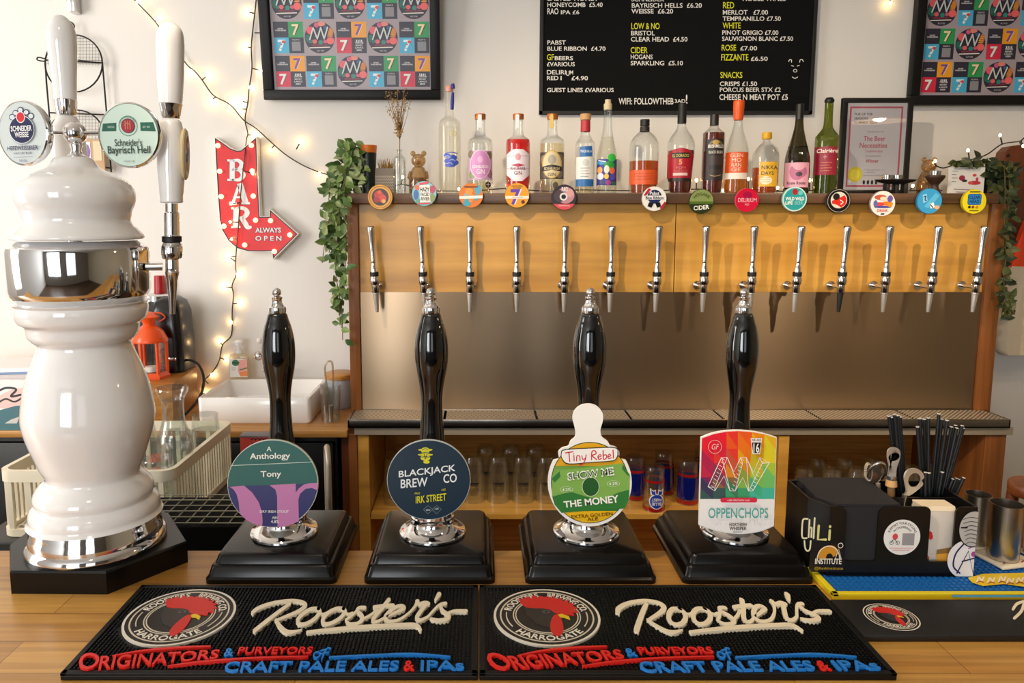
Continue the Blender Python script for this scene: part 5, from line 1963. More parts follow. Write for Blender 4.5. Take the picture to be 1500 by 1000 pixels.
for row in (('LOW & NO', 516, 654, 112, 143), ('CIDER', 513, 595, 230, 260), ('RED', 964, 1018, 10, 41), ('WHITE', 962, 1050, 110, 139), ('ROSE', 957, 1028, 218, 247), ('FIZZANTE', 955, 1088, 264, 295), ('SNACKS', 951, 1058, 351, 381), ('GF', 104, 138, 264, 294)):
    bt_(*row, col=YL_, b=0.02)
a = Art()
for q in (((1284, 300), (1290, 291), (1298, 293), (1298, 304)), ((1338, 304), (1340, 293), (1350, 291), (1356, 300)), ((1298, 320), (1308, 323)), ((1326, 322), (1336, 319)), ((1302, 376), (1315, 382), (1328, 376))):
    a.line([zb_(*p) for p in q], 1.1, WL_, 4)
p = zb_(1316, 345)
a.ring(p[0], p[1], 3, 2.6, 1, WL_, 14)
a.build('letter_face', peg, board, label='small bear face made of peg letters')

# certificate standing on the shelf ------------------------------------
YCE = 2.60
L = Vector((atY(1274.5, 282, YCE).x, YCE, z_sh1+0.0003))
cert = thing('certificate_frame', 'black framed certificate with red border and gold seal at the right of the bottles', 'certificate', L)
S_ = scl(1274, 215, YCE)
dz = atY(1274, 285.5, YCE).z-L.z
mp = lambda x, y, d: Vector(((x-1274.5)*S_, -0.018+d, (285.5-y)*S_+max(dz, 0)))
bm = B()
for (x0, x1, y0, y1) in ((1223.5, 1326, 147, 154), (1223.5, 1326, 278, 285.5), (1223.5, 1231, 153, 279), (1318, 1326, 153, 279)):
    p, q = mp(x0, y1, 0), mp(x1, y0, 0)
    box(bm, p.x, q.x, -0.018, 0.0, max(p.z, 0.0), q.z, 0.0015)
mesh_obj('frame', bm, pm('#12110f', 0.4), cert)
a = Art()
a.rect(1230, 153, 1319, 279, '#d6d3da')
a.rect(1235, 159, 1312, 274, '#c2566a')
a.rect(1237.5, 161.5, 1309.5, 271.5, '#d6d3da')
for (s, x0, x1, y0, y1, c, b) in (('PUB OF THE', 1242, 1268, 168, 171.5, '#4a4450', 0.04), ('SEASON', 1242, 1261, 174, 177.5, '#4a4450', 0.04), ('SUMMER 2024', 1242, 1275, 180, 183.5, '#4a4450', 0.04), ('PRESENTED TO', 1262, 1286, 194, 196, '#8a8490', 0.0),
                                  ('The Beer', 1257, 1289, 201, 208, '#c8506a', 0.02), ('Necessities', 1252, 1292, 210.5, 218, '#c8506a', 0.02), ('Todmorden', 1260, 1286, 220.5, 224.5, '#c8707a', 0.0), ('for excellent beer', 1262, 1284, 228, 230.5, '#8a8490', 0.0),
                                  ('Winner', 1262, 1281, 234, 239, '#c8506a', 0.03), ('in recognition of', 1260, 1290, 248.5, 250.5, '#8a8490', 0.0), ('quality', 1263, 1278, 252, 254, '#8a8490', 0.0), ('awarded', 1260, 1290, 256, 258, '#8a8490', 0.0)):
    a.text(s, x0, x1, y0, y1, c, b)
a.ell(1247.5, 256, 10.5, 11, '#d8c81e', 28)
a.ell(1247.5, 256, 7.5, 8, '#e6da48', 24)
for k in range(4):
    a.poly([(1260+6*k, 270), (1259.5+6*k, 266), (1261+6*k, 263.5), (1263+6*k, 266), (1262.5+6*k, 270)], '#1c1a22', same=k > 0)
a.build('certificate', lambda x, y, ly: mp(x, y, 0.005-0.00008*ly), cert, rough=0.4)
mesh_obj('glazing', bx(-44*S_, 44*S_, -0.0150, -0.0140, mp(0, 278, 0).z, mp(0, 154, 0).z), glass('picture_glass', '#fbfbfb', 0.8), cert, 0)
mesh_obj('back_board', bx(-46*S_, 46*S_, -0.0105, -0.002, max(mp(0, 280, 0).z, 0.001), mp(0, 152, 0).z), pm('#3a2f22', 0.7), cert, 0)

# BAR arrow sign -------------------------------------------------------
YSG = 2.712
zs = lambda x, y: (300+x/4.545, 180+y/4.545)
so = [(75, 113), (110, 135), (165, 175), (210, 192), (245, 190), (335, 113), (345, 370), (357, 632), (440, 632), (440, 592), (607, 740), (460, 888), (455, 846), (360, 848), (290, 846), (220, 826), (165, 780), (125, 712), (108, 640), (96, 480)]
cx_, cy_ = 290, 520


def grow(q, d):
    n = len(q)
    out = []
    for i in range(n):
        a0, b0, c_ = Vector(q[i-1]), Vector(q[i]), Vector(q[(i+1) % n])
        t1, t2 = (b0-a0).normalized(), (c_-b0).normalized()
        n1, n2 = Vector((t1.y, -t1.x)), Vector((t2.y, -t2.x))
        m = (n1+n2)
        m.normalize()
        k = d/max(m.dot(n1), 0.45)
        out.append((b0.x+m.x*k, b0.y+m.y*k))
    return out


L = atY(*zs(290, 846), YSG)
sign = thing('arrow_sign', 'red arrow shaped light up BAR sign with white letters on the left wall area', 'sign', L)
big = grow(so, 11)
bm = prism(B(), big, lambda x, y, d: atY(*zs(x, y), YSG)+Vector((0, d, 0))-L, 0.0, YW-YSG-0.003)
mesh_obj('sign_case', bm, pm('#f1ede6', 0.5), sign, 0)
bm = B()
n = len(so)
gi = grow(so, 7.5)
ro = [bm.verts.new(atY(*zs(*p), YSG-0.004)-L) for p in big]
ri = [bm.verts.new(atY(*zs(*p), YSG-0.004)-L) for p in gi]
rb = [bm.verts.new(atY(*zs(*p), YSG+0.001)-L) for p in gi]
rc = [bm.verts.new(atY(*zs(*p), YSG+0.001)-L) for p in big]
for i in range(n):
    j = (i+1) % n
    bm.faces.new((ro[i], ro[j], ri[j], ri[i]))
    bm.faces.new((ri[i], ri[j], rb[j], rb[i]))
    bm.faces.new((ro[j], ro[i], rc[i], rc[j]))
mesh_obj('white_rim', bm, pm('#f4f0ea', 0.45), sign, 0)
a = Art()
a.poly([zs(*p) for p in grow(so, 7.2)], '#2a1c24')
a.poly([zs(*p) for p in so], '#e01c20')
W_, SHD = '#f2eeee', '#2c2040'


def slab(s, x0, x1, y0, y1, c):
    """slab serif capitals drawn as strokes"""
    w, h = x1-x0, y1-y0
    t = w*0.23
    P_ = lambda *q: [zs(x0+u*w, y0+v*h) for u, v in q]
    z_ = 1/4.545
    if s == 'B':
        a.line(P_((0.27, 0), (0.27, 1)), t*1.25*z_, c, 1, True, cap=False)
        a.line(P_((0, 0.05), (0.5, 0.05)), h*0.1*z_, c, 1, True, cap=False)
        a.line(P_((0, 0.95), (0.5, 0.95)), h*0.1*z_, c, 1, True, cap=False)
        a.line(P_((0.3, 0.06), (0.62, 0.06), (0.80, 0.25), (0.62, 0.46), (0.3, 0.46)), [t*0.55*z_, t*0.8*z_, t*1.1*z_, t*0.8*z_, t*0.5*z_], c, 6, True)
        a.line(P_((0.3, 0.5), (0.66, 0.50), (0.88, 0.72), (0.66, 0.94), (0.3, 0.94)), [t*0.5*z_, t*0.8*z_, t*1.2*z_, t*0.8*z_, t*0.5*z_], c, 6, True)
    if s == 'A':
        a.line(P_((0.48, 0.02), (0.16, 0.95)), t*0.6*z_, c, 1, True, cap=False)
        a.line(P_((0.50, 0.0), (0.80, 0.95)), t*1.25*z_, c, 1, True, cap=False)
        a.line(P_((0.25, 0.66), (0.72, 0.66)), h*0.09*z_, c, 1, True, cap=False)
        a.line(P_((0, 0.95), (0.36, 0.95)), h*0.1*z_, c, 1, True, cap=False)
        a.line(P_((0.58, 0.95), (1, 0.95)), h*0.1*z_, c, 1, True, cap=False)
    if s == 'R':
        a.line(P_((0.25, 0), (0.25, 1)), t*1.25*z_, c, 1, True, cap=False)
        a.line(P_((0, 0.05), (0.45, 0.05)), h*0.1*z_, c, 1, True, cap=False)
        a.line(P_((0, 0.95), (0.45, 0.95)), h*0.1*z_, c, 1, True, cap=False)
        a.line(P_((0.28, 0.06), (0.60, 0.06), (0.78, 0.27), (0.58, 0.5), (0.3, 0.5)), [t*0.55*z_, t*0.8*z_, t*1.1*z_, t*0.8*z_, t*0.5*z_], c, 6, True)
        a.line(P_((0.50, 0.5), (0.66, 0.74), (0.80, 0.95), (1, 0.95)), [t*0.9*z_, t*1.1*z_, t*1.0*z_, h*0.09*z_], c, 5, True, cap=False)


for c, d in ((SHD, 7), (W_, 0)):
    a.n += 1
    for s, x0, x1, y0, y1 in (('B', 150, 270, 242, 386), ('A', 165, 300, 402, 542), ('R', 176, 312, 560, 700)):
        slab(s, x0-d*0.4, x1-d*0.4, y0+d*0.3, y1+d*0.3, c) if d else slab(s, x0, x1, y0, y1, c)
for c, d in ((SHD, 1.0), (W_, 0.0)):
    for s, x0, x1, y0, y1 in (('ALWAYS', 336, 506, 697, 730), ('O P E N', 336, 510, 752, 784)):
        p, q = zs(x0, y0), zs(x1, y1)
        a.text(s, p[0]-d, q[0]-d, p[1]+d*0.5, q[1]+d*0.5, c, 0.05)
a.build('sign_face', lambda x, y, ly: atY(x, y, YSG-0.0006-0.00015*ly)-L, sign, rough=0.4)
SB = emit('sign_bulb_glow', '#ffd2a8', 1.6)
for (x, y) in ((90, 152), (312, 150), (102, 322), (318, 320), (112, 490), (325, 487), (340, 647), (440, 650), (130, 687), (268, 812), (568, 745), (465, 855)):
    p = atY(*zs(x, y), YSG-0.003)-L
    bm = B()
    ball(bm, (p.x, p.y-0.004, p.z), 0.0092, 14, 10)
    mesh_obj('bulb', bm, SB, sign)

# string lights ----------------------------------------------------------
LED = emit('warm_led_glow', '#ffd088', 60)
YL = 2.733


def string_lights(name, label, pts, bulbs, Y=YL, extra=()):
    Yf_ = Y if callable(Y) else (lambda x, y: Y)
    P_ = cr([atY(x, y, Yf_(x, y)) for x, y in pts], 5)
    L = P_[len(P_)//2].copy()
    t = thing('string_lights', label, 'string lights', L, 0, 'warm white string lights')
    bm = tb([p-L for p in P_], 0.0022, 6)
    for e in extra:
        tube(bm, [atY(x, y, Yf_(x, y))-L for x, y in e], 0.0018, 6)
    ends = []
    for (x, y) in bulbs:
        b = atY(x, y, Yf_(x, y)-0.004)
        near = min(P_, key=lambda p: (p-b).length)
        d = b-near
        if d.length > 0.06:
            near = b-d.normalized()*0.03
        tube(bm, [near-L, near.lerp(b, 0.75)-L], 0.0022, 6)
        ends.append(b-L)
    mesh_obj('cable', bm, WIRE, t, 50)
    for e in ends:
        bb = B()
        ball(bb, e, 0.0042, 10, 8, (0.9, 0.9, 1.3))
        mesh_obj('led_bulb', bb, LED, t)
    return t


string_lights('a', 'string of warm lights running diagonally down the left wall to the ivy', [(190, -8), (205, 8), (225, 29), (235, 42), (258, 72), (274, 95), (285, 104), (296, 117), (312, 139), (332, 150), (342, 158), (357, 176), (375, 188), (398, 209), (418, 226), (440, 240),
              (462, 250), (484, 257)], [(201, 2), (229, 27), (277, 103), (303, 111), (310, 146), (338, 150), (396, 219), (440, 208), (468, 254)])
def Y_sign(x, y):
    return 2.700 if 204 < y < 372 else 2.742


string_lights('b', 'string of warm lights hanging down the wall across the red arrow sign', [(376, -8), (374, 12), (373, 20), (370, 47), (368, 70), (369, 100), (365, 130), (363, 150), (359, 175), (363, 195), (361, 204), (359, 225), (356, 250), (352, 290), (350, 320),
              (348, 345), (346, 370), (345, 390), (346, 402), (340, 418), (342, 432), (340, 455), (339, 490), (326, 505), (321, 528), (311, 545), (300, 556), (296, 566), (296, 578)],
              [(362, 17), (360, 68), (382, 103), (366, 128), (353, 148), (352, 160), (370, 198), (370, 254), (338, 298), (337, 325), (339, 350), (335, 376), (348, 402), (328, 420), (350, 444), (339, 472), (321, 500), (331, 527), (310, 549), (302, 577)], Y_sign,
              extra=(((373, 48), (383, 48)), ((346, 376), (337, 375)), ((300, 556), (305, 562))))
string_lights('c', 'string of warm lights at the top right corner running down to the shelf', [(1515, 192), (1500, 202), (1493, 207), (1468, 211), (1446, 226), (1425, 233), (1400, 240), (1382, 246), (1370, 242)],
              [(1465, 198), (1418, 220), (1370, 236), (1499, 214)], 2.56, extra=(((1493, 207), (1497, 214)),))
string_lights('e', 'single warm light at the top edge between menu board and right poster', [(1280, -30), (1300, -10), (1322, -14), (1345, -30)], [(1305, 4)])
string_lights('d', 'string of warm lights lying along the shelf behind the bottles', [(505, 272), (560, 279), (588, 270), (630, 279), (697, 279), (745, 276), (800, 280), (850, 278), (905, 279), (965, 279), (1020, 277), (1060, 279), (1096, 277), (1140, 280), (1186, 279), (1215, 280), (1290, 280),
              (1342, 279), (1380, 279)], [(590, 259), (672, 277), (1020, 264), (1059, 279), (1096, 262), (1139, 275), (1186, 264), (1337, 272), (745, 272)], 2.57)
# ------------------------------------------------------------------ left counter and what stands on it
z_lc = Zf(631, 2.31)
xc1 = X_(509, 632, 2.31)
lc = thing('sink_counter', 'pale wooden counter against the wall carrying the white sink', 'counter', (-0.9, 2.55, 0.0))
mesh_obj('worktop', bx(-2.3, xc1-0.002, 2.31, YW-0.001, z_lc-0.022, z_lc, 0.002), BEECH, lc, world=True)
mesh_obj('side_panel', bx(-2.3, -2.27, 2.36, YW-0.01, 0, z_lc-0.022), BEECH, lc, 0, world=True)
mesh_obj('side_panel', bx(xc1-0.03, xc1-0.006, 2.36, YW-0.01, 0, z_lc-0.022), REDWOOD, lc, 0, world=True)
fr_ = thing('undercounter_shade_box', 'black undercounter fridge beneath the sink counter', 'fridge', (-1.2, 2.5, 0))  # black box added to stand for the shade under the open counter
mesh_obj('cabinet', bx(-1.9, xc1-0.05, 2.40, YW-0.02, 0.0, z_lc-0.045, 0.004), pm('#0b0a0a', 0.5), fr_, world=True)
mesh_obj('shade_box_front', bx(-1.88, xc1-0.06, 2.375, 2.399, 0.05, z_lc-0.06, 0.004), pm('#0d0c0c', 0.4), fr_, world=True)

# white vessel sink
ZS = z_lc
sy0, sy1 = atZ(375, 621, ZS).y, YW-0.06
sx0, sx1 = atZ(290, 621, ZS).x, atZ(455, 621, ZS).x
szt = atY(375, 583, sy0).z
L = Vector(((sx0+sx1)/2, (sy0+sy1)/2, ZS+0.0003))
sink = thing('basin', 'white rectangular ceramic sink on the wooden counter', 'sink', L)
w, d, h = (sx1-sx0)/2, (sy1-sy0)/2, szt-ZS
secs = [rrsec(w*0.97, d*0.95, 0.012, 0), rrsec(w*0.995, d*0.985, 0.014, 0.006), rrsec(w, d, 0.014, h-0.004), rrsec(w-0.003, d-0.003, 0.012, h), rrsec(w-0.014, d-0.014, 0.014, h), rrsec(w-0.017, d-0.017, 0.014, h-0.004), rrsec(w-0.03, d-0.03, 0.02, 0.02)]
mesh_obj('bowl', loft(B(), secs), pm('#f4f1ee', 0.15, 0, 0.5, 0.4), sink, 40)
# faucet behind the first pump handle
p = atY(400, 553, 2.66)
fa = thing('basin_faucet', 'chrome wall side faucet with two knobs behind the sink, partly behind the first pump', 'faucet', Vector((p.x, 2.715, szt-0.0)))
b0 = szt
mesh_obj('faucet_body', tube(tube(tb([(0, 0, 0.0), (0, 0, 0.06)], 0.012, 14), [(0, 0, 0.055), (0, -0.02, 0.09), (0, -0.07, 0.10), (0, -0.10, 0.085)], 0.009, 12), [(-0.05, -0.005, 0.03), (0.05, -0.005, 0.03)], 0.008, 10), CHROME, fa, 50)
for (px, py, r, m) in ((379, 521, 0.0175, CHROME2), (380, 499, 0.011, pm('#e9e4dc', 0.2))):
    q = atY(px, py, 2.70)-fa.location
    bm = B()
    ball(bm, q, r, 18, 12)
    tube(bm, [q, (0, -0.005, max(q.z-0.01, 0.03))], 0.006, 8)
    mesh_obj('faucet_knob', bm, m, fa)

# soap bottle on the sink rim
YSO = sy1-0.008
zq = sink.location.z+h
p = atY(351, 552, YSO)
so_ = thing('soap_bottle', 'clear hand soap pump bottle with pink label on the back of the sink', 'soap bottle', Vector((p.x, YSO, zq+0.0003)))
s = scl(351, 520, YSO)
hs = atY(351, 517, YSO).z-zq
mesh_obj('bottle_body', loft(B(), [rrsec(0.036, 0.009, 0.0085, 0), rrsec(0.037, 0.0095, 0.009, 0.01), rrsec(0.037, 0.0095, 0.009, hs*0.82), rrsec(0.03, 0.009, 0.0085, hs*0.95), rrsec(0.014, 0.008, 0.0075, hs)]),
         glass('soap_plastic', '#f4efe2', 0.7, 0.25, '#f3ead4'), so_, 50)
bm = lt([(0.008, hs), (0.012, hs), (0.012, hs+0.012), (0.006, hs+0.014), (0.006, hs+0.03), (0.016, hs+0.031), (0.017, hs+0.042), (0.009, hs+0.048), (0, hs+0.048)], 20)
tube(bm, [(0, 0, hs+0.038), (-0.02, -0.004, hs+0.038)], 0.005, 10)
mesh_obj('pump_top', bm, pm('#f3f1ee', 0.4), so_, 50)
a = Art()
a.rect(-12, -15, 12, 13, '#f3f0ea')
a.poly([(1, -13), (12, -15), (12, 12), (2, 12), (-1, 3)], '#f0a8a0')
a.poly([(1, 6), (12, 3), (12, 12), (3, 12)], '#f0904a')
a.line([(2, 2), (11, -1)], 2.0, '#5a7a3a')
a.ell(-3.5, -9, 5, 5, '#2a7a4a', 20)
a.rect(-8.5, -10, 1.5, -8, '#123a24')
a.line([(-9, -1), (-3, -1)], 0.8, '#a8a8a0')
a.line([(-9, 2), (-4, 2)], 0.8, '#a8a8a0')
a.build('soap_label', lambda x, y, ly: Vector((x*0.0027, -0.0099-0.0001*ly, hs*0.42-y*0.0024)), so_)

# clear beaker with tongs right of the sink, lidded jar behind it
zc = z_lc
p = atZ(485, 617, zc)
YBK = p.y
bk = thing('beaker', 'clear plastic beaker standing right of the sink', 'beaker', p+Vector((0, 0, 0.0003)))
s = scl(485, 590, YBK)
hb = atY(485, 563, YBK).z-zc
mesh_obj('cup', lt([(13*s, 0), (15.3*s, hb), (14.6*s, hb), (12.4*s, 0.004), (0, 0.004)], 28, cap=False), GLASSD, bk, 50)
mesh_obj('steel_post', lt([(0.0, 0.0045), (0.008, 0.0045), (0.008, 0.055), (0, 0.055)], 16, c=(0.0, 0.0, 0)), STEELV, bk, 30)
tg = thing('serving_tongs', 'clear bent tongs standing in the beaker', 'tongs', p+Vector((0, 0, 0.006)))
q = lambda x, y: atY(x, y, YBK)-tg.location
mesh_obj('tongs_body', tb(cr([q(484, 600), q(478, 560), q(476, 538), q(480, 530), (q(484, 529)), q(487, 534), q(488, 560), q(488, 598)], 4), 0.0035, 8), glass('clear_plastic', '#e9ded0', 1.2, 0.15, '#d8ccb8'), tg, 50)
p = atZ(500, 594, zc)
jr = thing('storage_jar', 'grey jar with round wooden lid behind the beaker', 'jar', Vector((p.x, 2.62, zc+0.0003)))
s = scl(500, 570, 2.62)
zt_ = atY(500, 553, 2.62).z-zc
mesh_obj('jar_body', lt([(0, 0), (18*s, 0), (20*s, 0.01), (20*s, zt_)], 32), pm('#a9adb6', 0.4), jr, 40)
mesh_obj('wooden_lid', lt([(0, zt_), (21.5*s, zt_), (22*s, zt_+0.004), (22*s, zt_+0.016), (20*s, zt_+0.02), (0, zt_+0.02)], 32), BEECH, jr, 40)

# raised wooden worktop behind the font
zr = atY(225, 548, 2.52).z
pts = [atZ(x, y, zr) for x, y in ((-60, 566), (40, 580), (205, 588), (288, 537))]
rw = thing('raised_worktop', 'raised wooden worktop with cut corner carrying the orange lantern and black machine', 'worktop', (-1.2, 2.5, z_lc))
outl = [(-2.3, 2.34), (pts[2].x-0.12, 2.34), (pts[2].x, pts[2].y if pts[2].y > 2.34 else 2.36), (pts[3].x, min(pts[3].y, 2.72)), (X_(283, 545, YW), YW-0.002), (-2.3, YW-0.002)]
bm = prism(B(), outl, lambda x, y, d: Vector((x, y, d))-rw.location, z_lc+0.0003, zr)
mesh_obj('worktop', bm, wood('amber_wood', '#a5691f', '#c08432', (1.2, 10, 10), 0.4, 0.2), rw, 0)

# orange candle lantern
p = atZ(221, 550, zr)
p.y = min(p.y, 2.47)
p.x = atY(221, 520, p.y).x
LA = Vector((p.x, p.y, zr+0.0003))
s = scl(221, 510, p.y)
la = thing('candle_lantern', 'small orange metal candle lantern with glass sides on the raised worktop', 'lantern', LA, 0.3)
OR_ = pm('#ee5212', 0.35, 0, 0.5, 0.2)
hx = lambda r, z, n=6: [Vector((r*math.cos(2*PI*k/n), r*math.sin(2*PI*k/n), z)) for k in range(n)]
R_ = 24*s
zz_ = lambda py: atY(221, py, p.y).z-zr
mesh_obj('lantern_base', loft(B(), [hx(R_*1.06, 0), hx(R_*1.06, 0.008), hx(R_*0.98, 0.014), hx(R_*0.92, 0.02)]), OR_, la, 20)
for k in range(6):
    an = 2*PI*k/6
    mesh_obj('corner_post', tb([(R_*0.9*math.cos(an), R_*0.9*math.sin(an), 0.018), (R_*0.9*math.cos(an), R_*0.9*math.sin(an), zz_(497))], 0.0055, 8), OR_, la, 40)
mesh_obj('glass_sides', loft(B(), [hx(R_*0.84, 0.02), hx(R_*0.84, zz_(498))]), GLASS, la, 20)
mesh_obj('lantern_roof', lt([(R_*1.02, zz_(500)), (R_*1.04, zz_(497)), (R_*0.95, zz_(493)), (R_*0.80, zz_(485)), (R_*0.5, zz_(478)), (R_*0.36, zz_(476)), (R_*0.36, zz_(472)), (R_*0.62, zz_(464)), (R_*0.3, zz_(458)), (0, zz_(456))], 24), OR_, la, 40)
mesh_obj('carry_loop', tb(cr([(0.0, 0, zz_(459)), (0.035, 0, zz_(459)), (0.05, 0, zz_(466)), (0.03, 0, zz_(472))], 5), 0.0025, 8), OR_, la, 50)
cn = thing('candle', 'white tea candle inside the orange lantern', 'candle', LA+Vector((0, 0, 0.0205)))
mesh_obj('wax', lt([(0, 0), (0.02, 0), (0.02, 0.018), (0, 0.018)], 20), WHITEP, cn, 30)

# black coffee machine and the bottle behind it
YM = 2.61
pm0 = atY(255, 540, YM)
cm = thing('coffee_machine', 'rounded black coffee machine behind the orange lantern', 'coffee machine', Vector((pm0.x, YM, zr+0.0003)))
s = scl(255, 490, YM)
q = lambda py: atY(255, py, YM).z-zr
mesh_obj('machine_body', loft(B(), [rrsec(24*s, 0.075, 0.03, 0), rrsec(24*s, 0.075, 0.03, q(500)), rrsec(22*s, 0.072, 0.03, q(455)), rrsec(18*s, 0.06, 0.03, q(440)), rrsec(10*s, 0.04, 0.02, q(434))]), pm('#111010', 0.25), cm, 50)
mesh_obj('water_tank', loft(B(), [[v+Vector((-30*s, 0.01, 0)) for v in rrsec(22*s, 0.05, 0.03, zz)] for zz in (0.0, q(470), q(440))]), pm('#1a1816', 0.3), cm, 50)
mesh_obj('chrome_strip', bx(6*s, 17*s, -0.079, -0.074, q(522), q(518), 0.001), CHROME, cm)
mesh_obj('silver_lid', lt([(0, q(440)), (20*s, q(440)), (20*s, q(433)), (16*s, q(431)), (0, q(431))], 28, c=(-22*s, 0.01, 0)), CHROME2, cm, 30)
p = atY(224, 440, 2.66)
rb_ = thing('bottle', 'red capped bottle behind the coffee machine', 'bottle', Vector((p.x, 2.722, zr+0.0003)))
s = scl(224, 420, 2.71)
q = lambda py: atY(224, py, 2.71).z-zr
mesh_obj('glass_body', lt(sprof([(0, 0), (10*s, 0), (10*s, q(470)), (8*s, q(448)), (6*s, q(430))], 3), 24), OLIVE, rb_, 50)
mesh_obj('cap', lt([(8.5*s, q(440)), (7*s, q(404)), (0, q(404))], 20), pm('#a8141e', 0.35), rb_, 30)
# black lead looping down to the sink
pts = [(262, 533, 2.60), (276, 527, 2.59), (290, 533, 2.585), (298, 550, 2.57), (297, 570, 2.52), (288, 588, 2.46), (276, 602, 2.42), (266, 612, 2.40)]
P_ = cr([atY(*q_) for q_ in pts], 5)
L = P_[0].copy()
P_ = [p_ if p_.z > z_lc+0.006 else Vector((p_.x, p_.y, z_lc+0.006)) for p_ in P_]
o = mesh_obj('power_cord', tb([p_-L for p_ in P_], 0.0045, 8), BLACKM, None, 50)
o.location = L
tag(o, 'black power cord curling off the raised worktop to the left of the sink', 'cord')

# papers on the raised worktop, posters leaning below
p = atZ(20, 552, zr)
pp = thing('paper_stack', 'stack of white papers at the left edge of the raised worktop', 'papers', Vector((p.x-0.02, 2.52, zr+0.0003)), 0.15)
mesh_obj('papers', bx(-0.16, 0.16, -0.11, 0.11, 0, 0.022, 0.001), pm('#eeecf0', 0.7), pp, 0)
mesh_obj('blue_folder', bx(-0.165, 0.165, -0.115, 0.112, 0.0222, 0.026, 0.001), pm('#7a9cc8', 0.5), pp, 0)
mesh_obj('papers', bx(-0.15, 0.15, -0.10, 0.10, 0.0262, 0.040, 0.001), pm('#f3f0ee', 0.7), pp, 0)
YPO = 2.318
L = Vector((atY(20, 640, YPO).x, YPO, z_lc+0.0003))
po = thing('leaning_poster', 'pink and teal poster with black lettering leaning at the far left', 'poster', L)
mp = lambda x, y, ly: Vector(((x-20)*scl(20, 600, YPO), -0.0006-0.0001*ly+max(0.0, (632-y))*0.0002, (632-y)*scl(20, 600, YPO)))
bm = B()
v = [mp(-60, 632, 0), mp(62, 632, 0), mp(62, 558, 0), mp(-60, 558, 0)]
f = [bm.verts.new(p_) for p_ in v]
g_ = [bm.verts.new(p_+Vector((0, 0.004, 0))) for p_ in v]
bm.faces.new(f)
bm.faces.new(list(reversed(g_)))
for i in range(4):
    bm.faces.new((f[i], g_[i], g_[(i+1) % 4], f[(i+1) % 4]))
mesh_obj('card', bm, WHITEP, po, 0)
a = Art()
a.rect(-60, 558, 62, 600, '#efc0b8')
a.poly([(-60, 558), (62, 558), (62, 566), (20, 572), (-5, 584), (-60, 578)], '#e9e4e0')
a.poly([(-60, 606), (-5, 604), (25, 596), (62, 594), (62, 632), (-60, 632)], '#3a6a72')
a.line([(-6, 578), (10, 570), (26, 572), (18, 582), (32, 580)], 3.2, '#151214')
a.line([(-4, 594), (10, 586), (24, 590), (40, 580)], 2.6, '#151214')
a.poly([(8, 622), (18, 616), (30, 612), (26, 622)], '#c9c4bc')
a.build('poster_print', mp, po)

# ------------------------------------------------------------------ under the bar: washer with glass rack, wire topped rail
YR0, YR1 = 1.72, 2.17
zrim = atY(250, 690, YR0).z
xr_0, xr_1 = X_(-8, 690, YR0), X_(252, 690, YR0)
zbase = zrim-0.165
gw = thing('glass_washer', 'black glass washer under the counter carrying the cream rack', 'glass washer', (-1.0, 1.95, 0))
mesh_obj('cabinet', bx(xr_0-0.05, X_(408, 690, 2.20), YR0-0.03, YR1+0.08, 0.0, zbase-0.001, 0.006), pm('#141312', 0.4), gw, world=True)
RK = pm('#efe4cb', 0.45)
L = Vector(((xr_0+xr_1)/2, (YR0+YR1)/2, zbase))
rk = thing('glass_rack', 'cream plastic glass washer rack holding upturned glasses', 'glass rack', L)
w, d, hR = (xr_1-xr_0)/2, (YR1-YR0)/2, zrim-zbase
bm = B()
o_, i_ = rrsec(w, d, 0.035, 0), rrsec(w-0.012, d-0.012, 0.028, 0)
for (za, zb2) in ((hR-0.028, hR), (0.0, 0.018)):
    r = [[bm.verts.new(Vector((p_.x, p_.y, z))) for p_ in q_] for q_, z in ((o_, za), (o_, zb2), (i_, zb2), (i_, za))]
    n = len(o_)
    for k in range(4):
        A_, B_ = r[k], r[(k+1) % 4]
        for i in range(n):
            bm.faces.new((A_[i], A_[(i+1) % n], B_[(i+1) % n], B_[i]))
mesh_obj('rack_rim', bm, RK, rk, 40)
bm = B()
for k in range(22):
    y = -d+0.03+(2*d-0.06)*k/21
    for x in (-w+0.006, w-0.006):
        box(bm, x-0.0035, x+0.0035, y-0.003, y+0.003, 0.015, hR-0.026)
for k in range(9):
    x = -w+0.03+(2*w-0.06)*k/8
    for y in (-d+0.006, d-0.006):
        box(bm, x-0.006, x+0.006, y-0.0035, y+0.0035, 0.015, hR-0.026)
mesh_obj('rack_bars', bm, RK, rk, 0)
bm = B()
for k in range(14):
    y = -d+0.02+(2*d-0.04)*k/13
    box(bm, -w+0.008, w-0.008, y-0.003, y+0.003, 0.003, 0.010)
for k in range(14):
    x = -w+0.02+(2*w-0.04)*k/13
    box(bm, x-0.003, x+0.003, -d+0.008, d-0.008, 0.003, 0.0095)
for (x, y) in ((0.10, 0.13), (0.14, 0.10), (0.02, 0.15), (0.15, 0.0)):
    box(bm, x-0.004, x+0.004, y-0.004, y+0.004, 0.006, 0.10)
mesh_obj('rack_floor', bm, RK, rk, 0)
zf_ = zbase+0.0105
YCT = 2.20
ca, cb = X_(366, 650, YCT), X_(404, 650, YCT)
bc = thing('carton', 'red printed carton with grey top between the cream rack and the first round clip', 'carton', Vector(((ca+cb)/2, YCT, zbase-0.0007)))
zca = atY(380, 640, YCT).z-zbase
mesh_obj('box', bx(ca-(ca+cb)/2-0.03, cb-(ca+cb)/2, 0, 0.045, 0, zca, 0.001), pm('#d8453c', 0.6), bc)
a = Art()
for k in range(6):
    a.line([(-20+7*k, 4), (-15+7*k, 2), (-12+7*k, 5)], 1.6, '#2a1418', 3, same=k > 0)
    a.line([(-18+7*k, 10), (-14+7*k, 9)], 1.6, '#2a1418', 3, True)
a.build('box_print', lambda x, y, ly: Vector((x*0.0018, -0.0004, zca-y*0.0019)), bc)
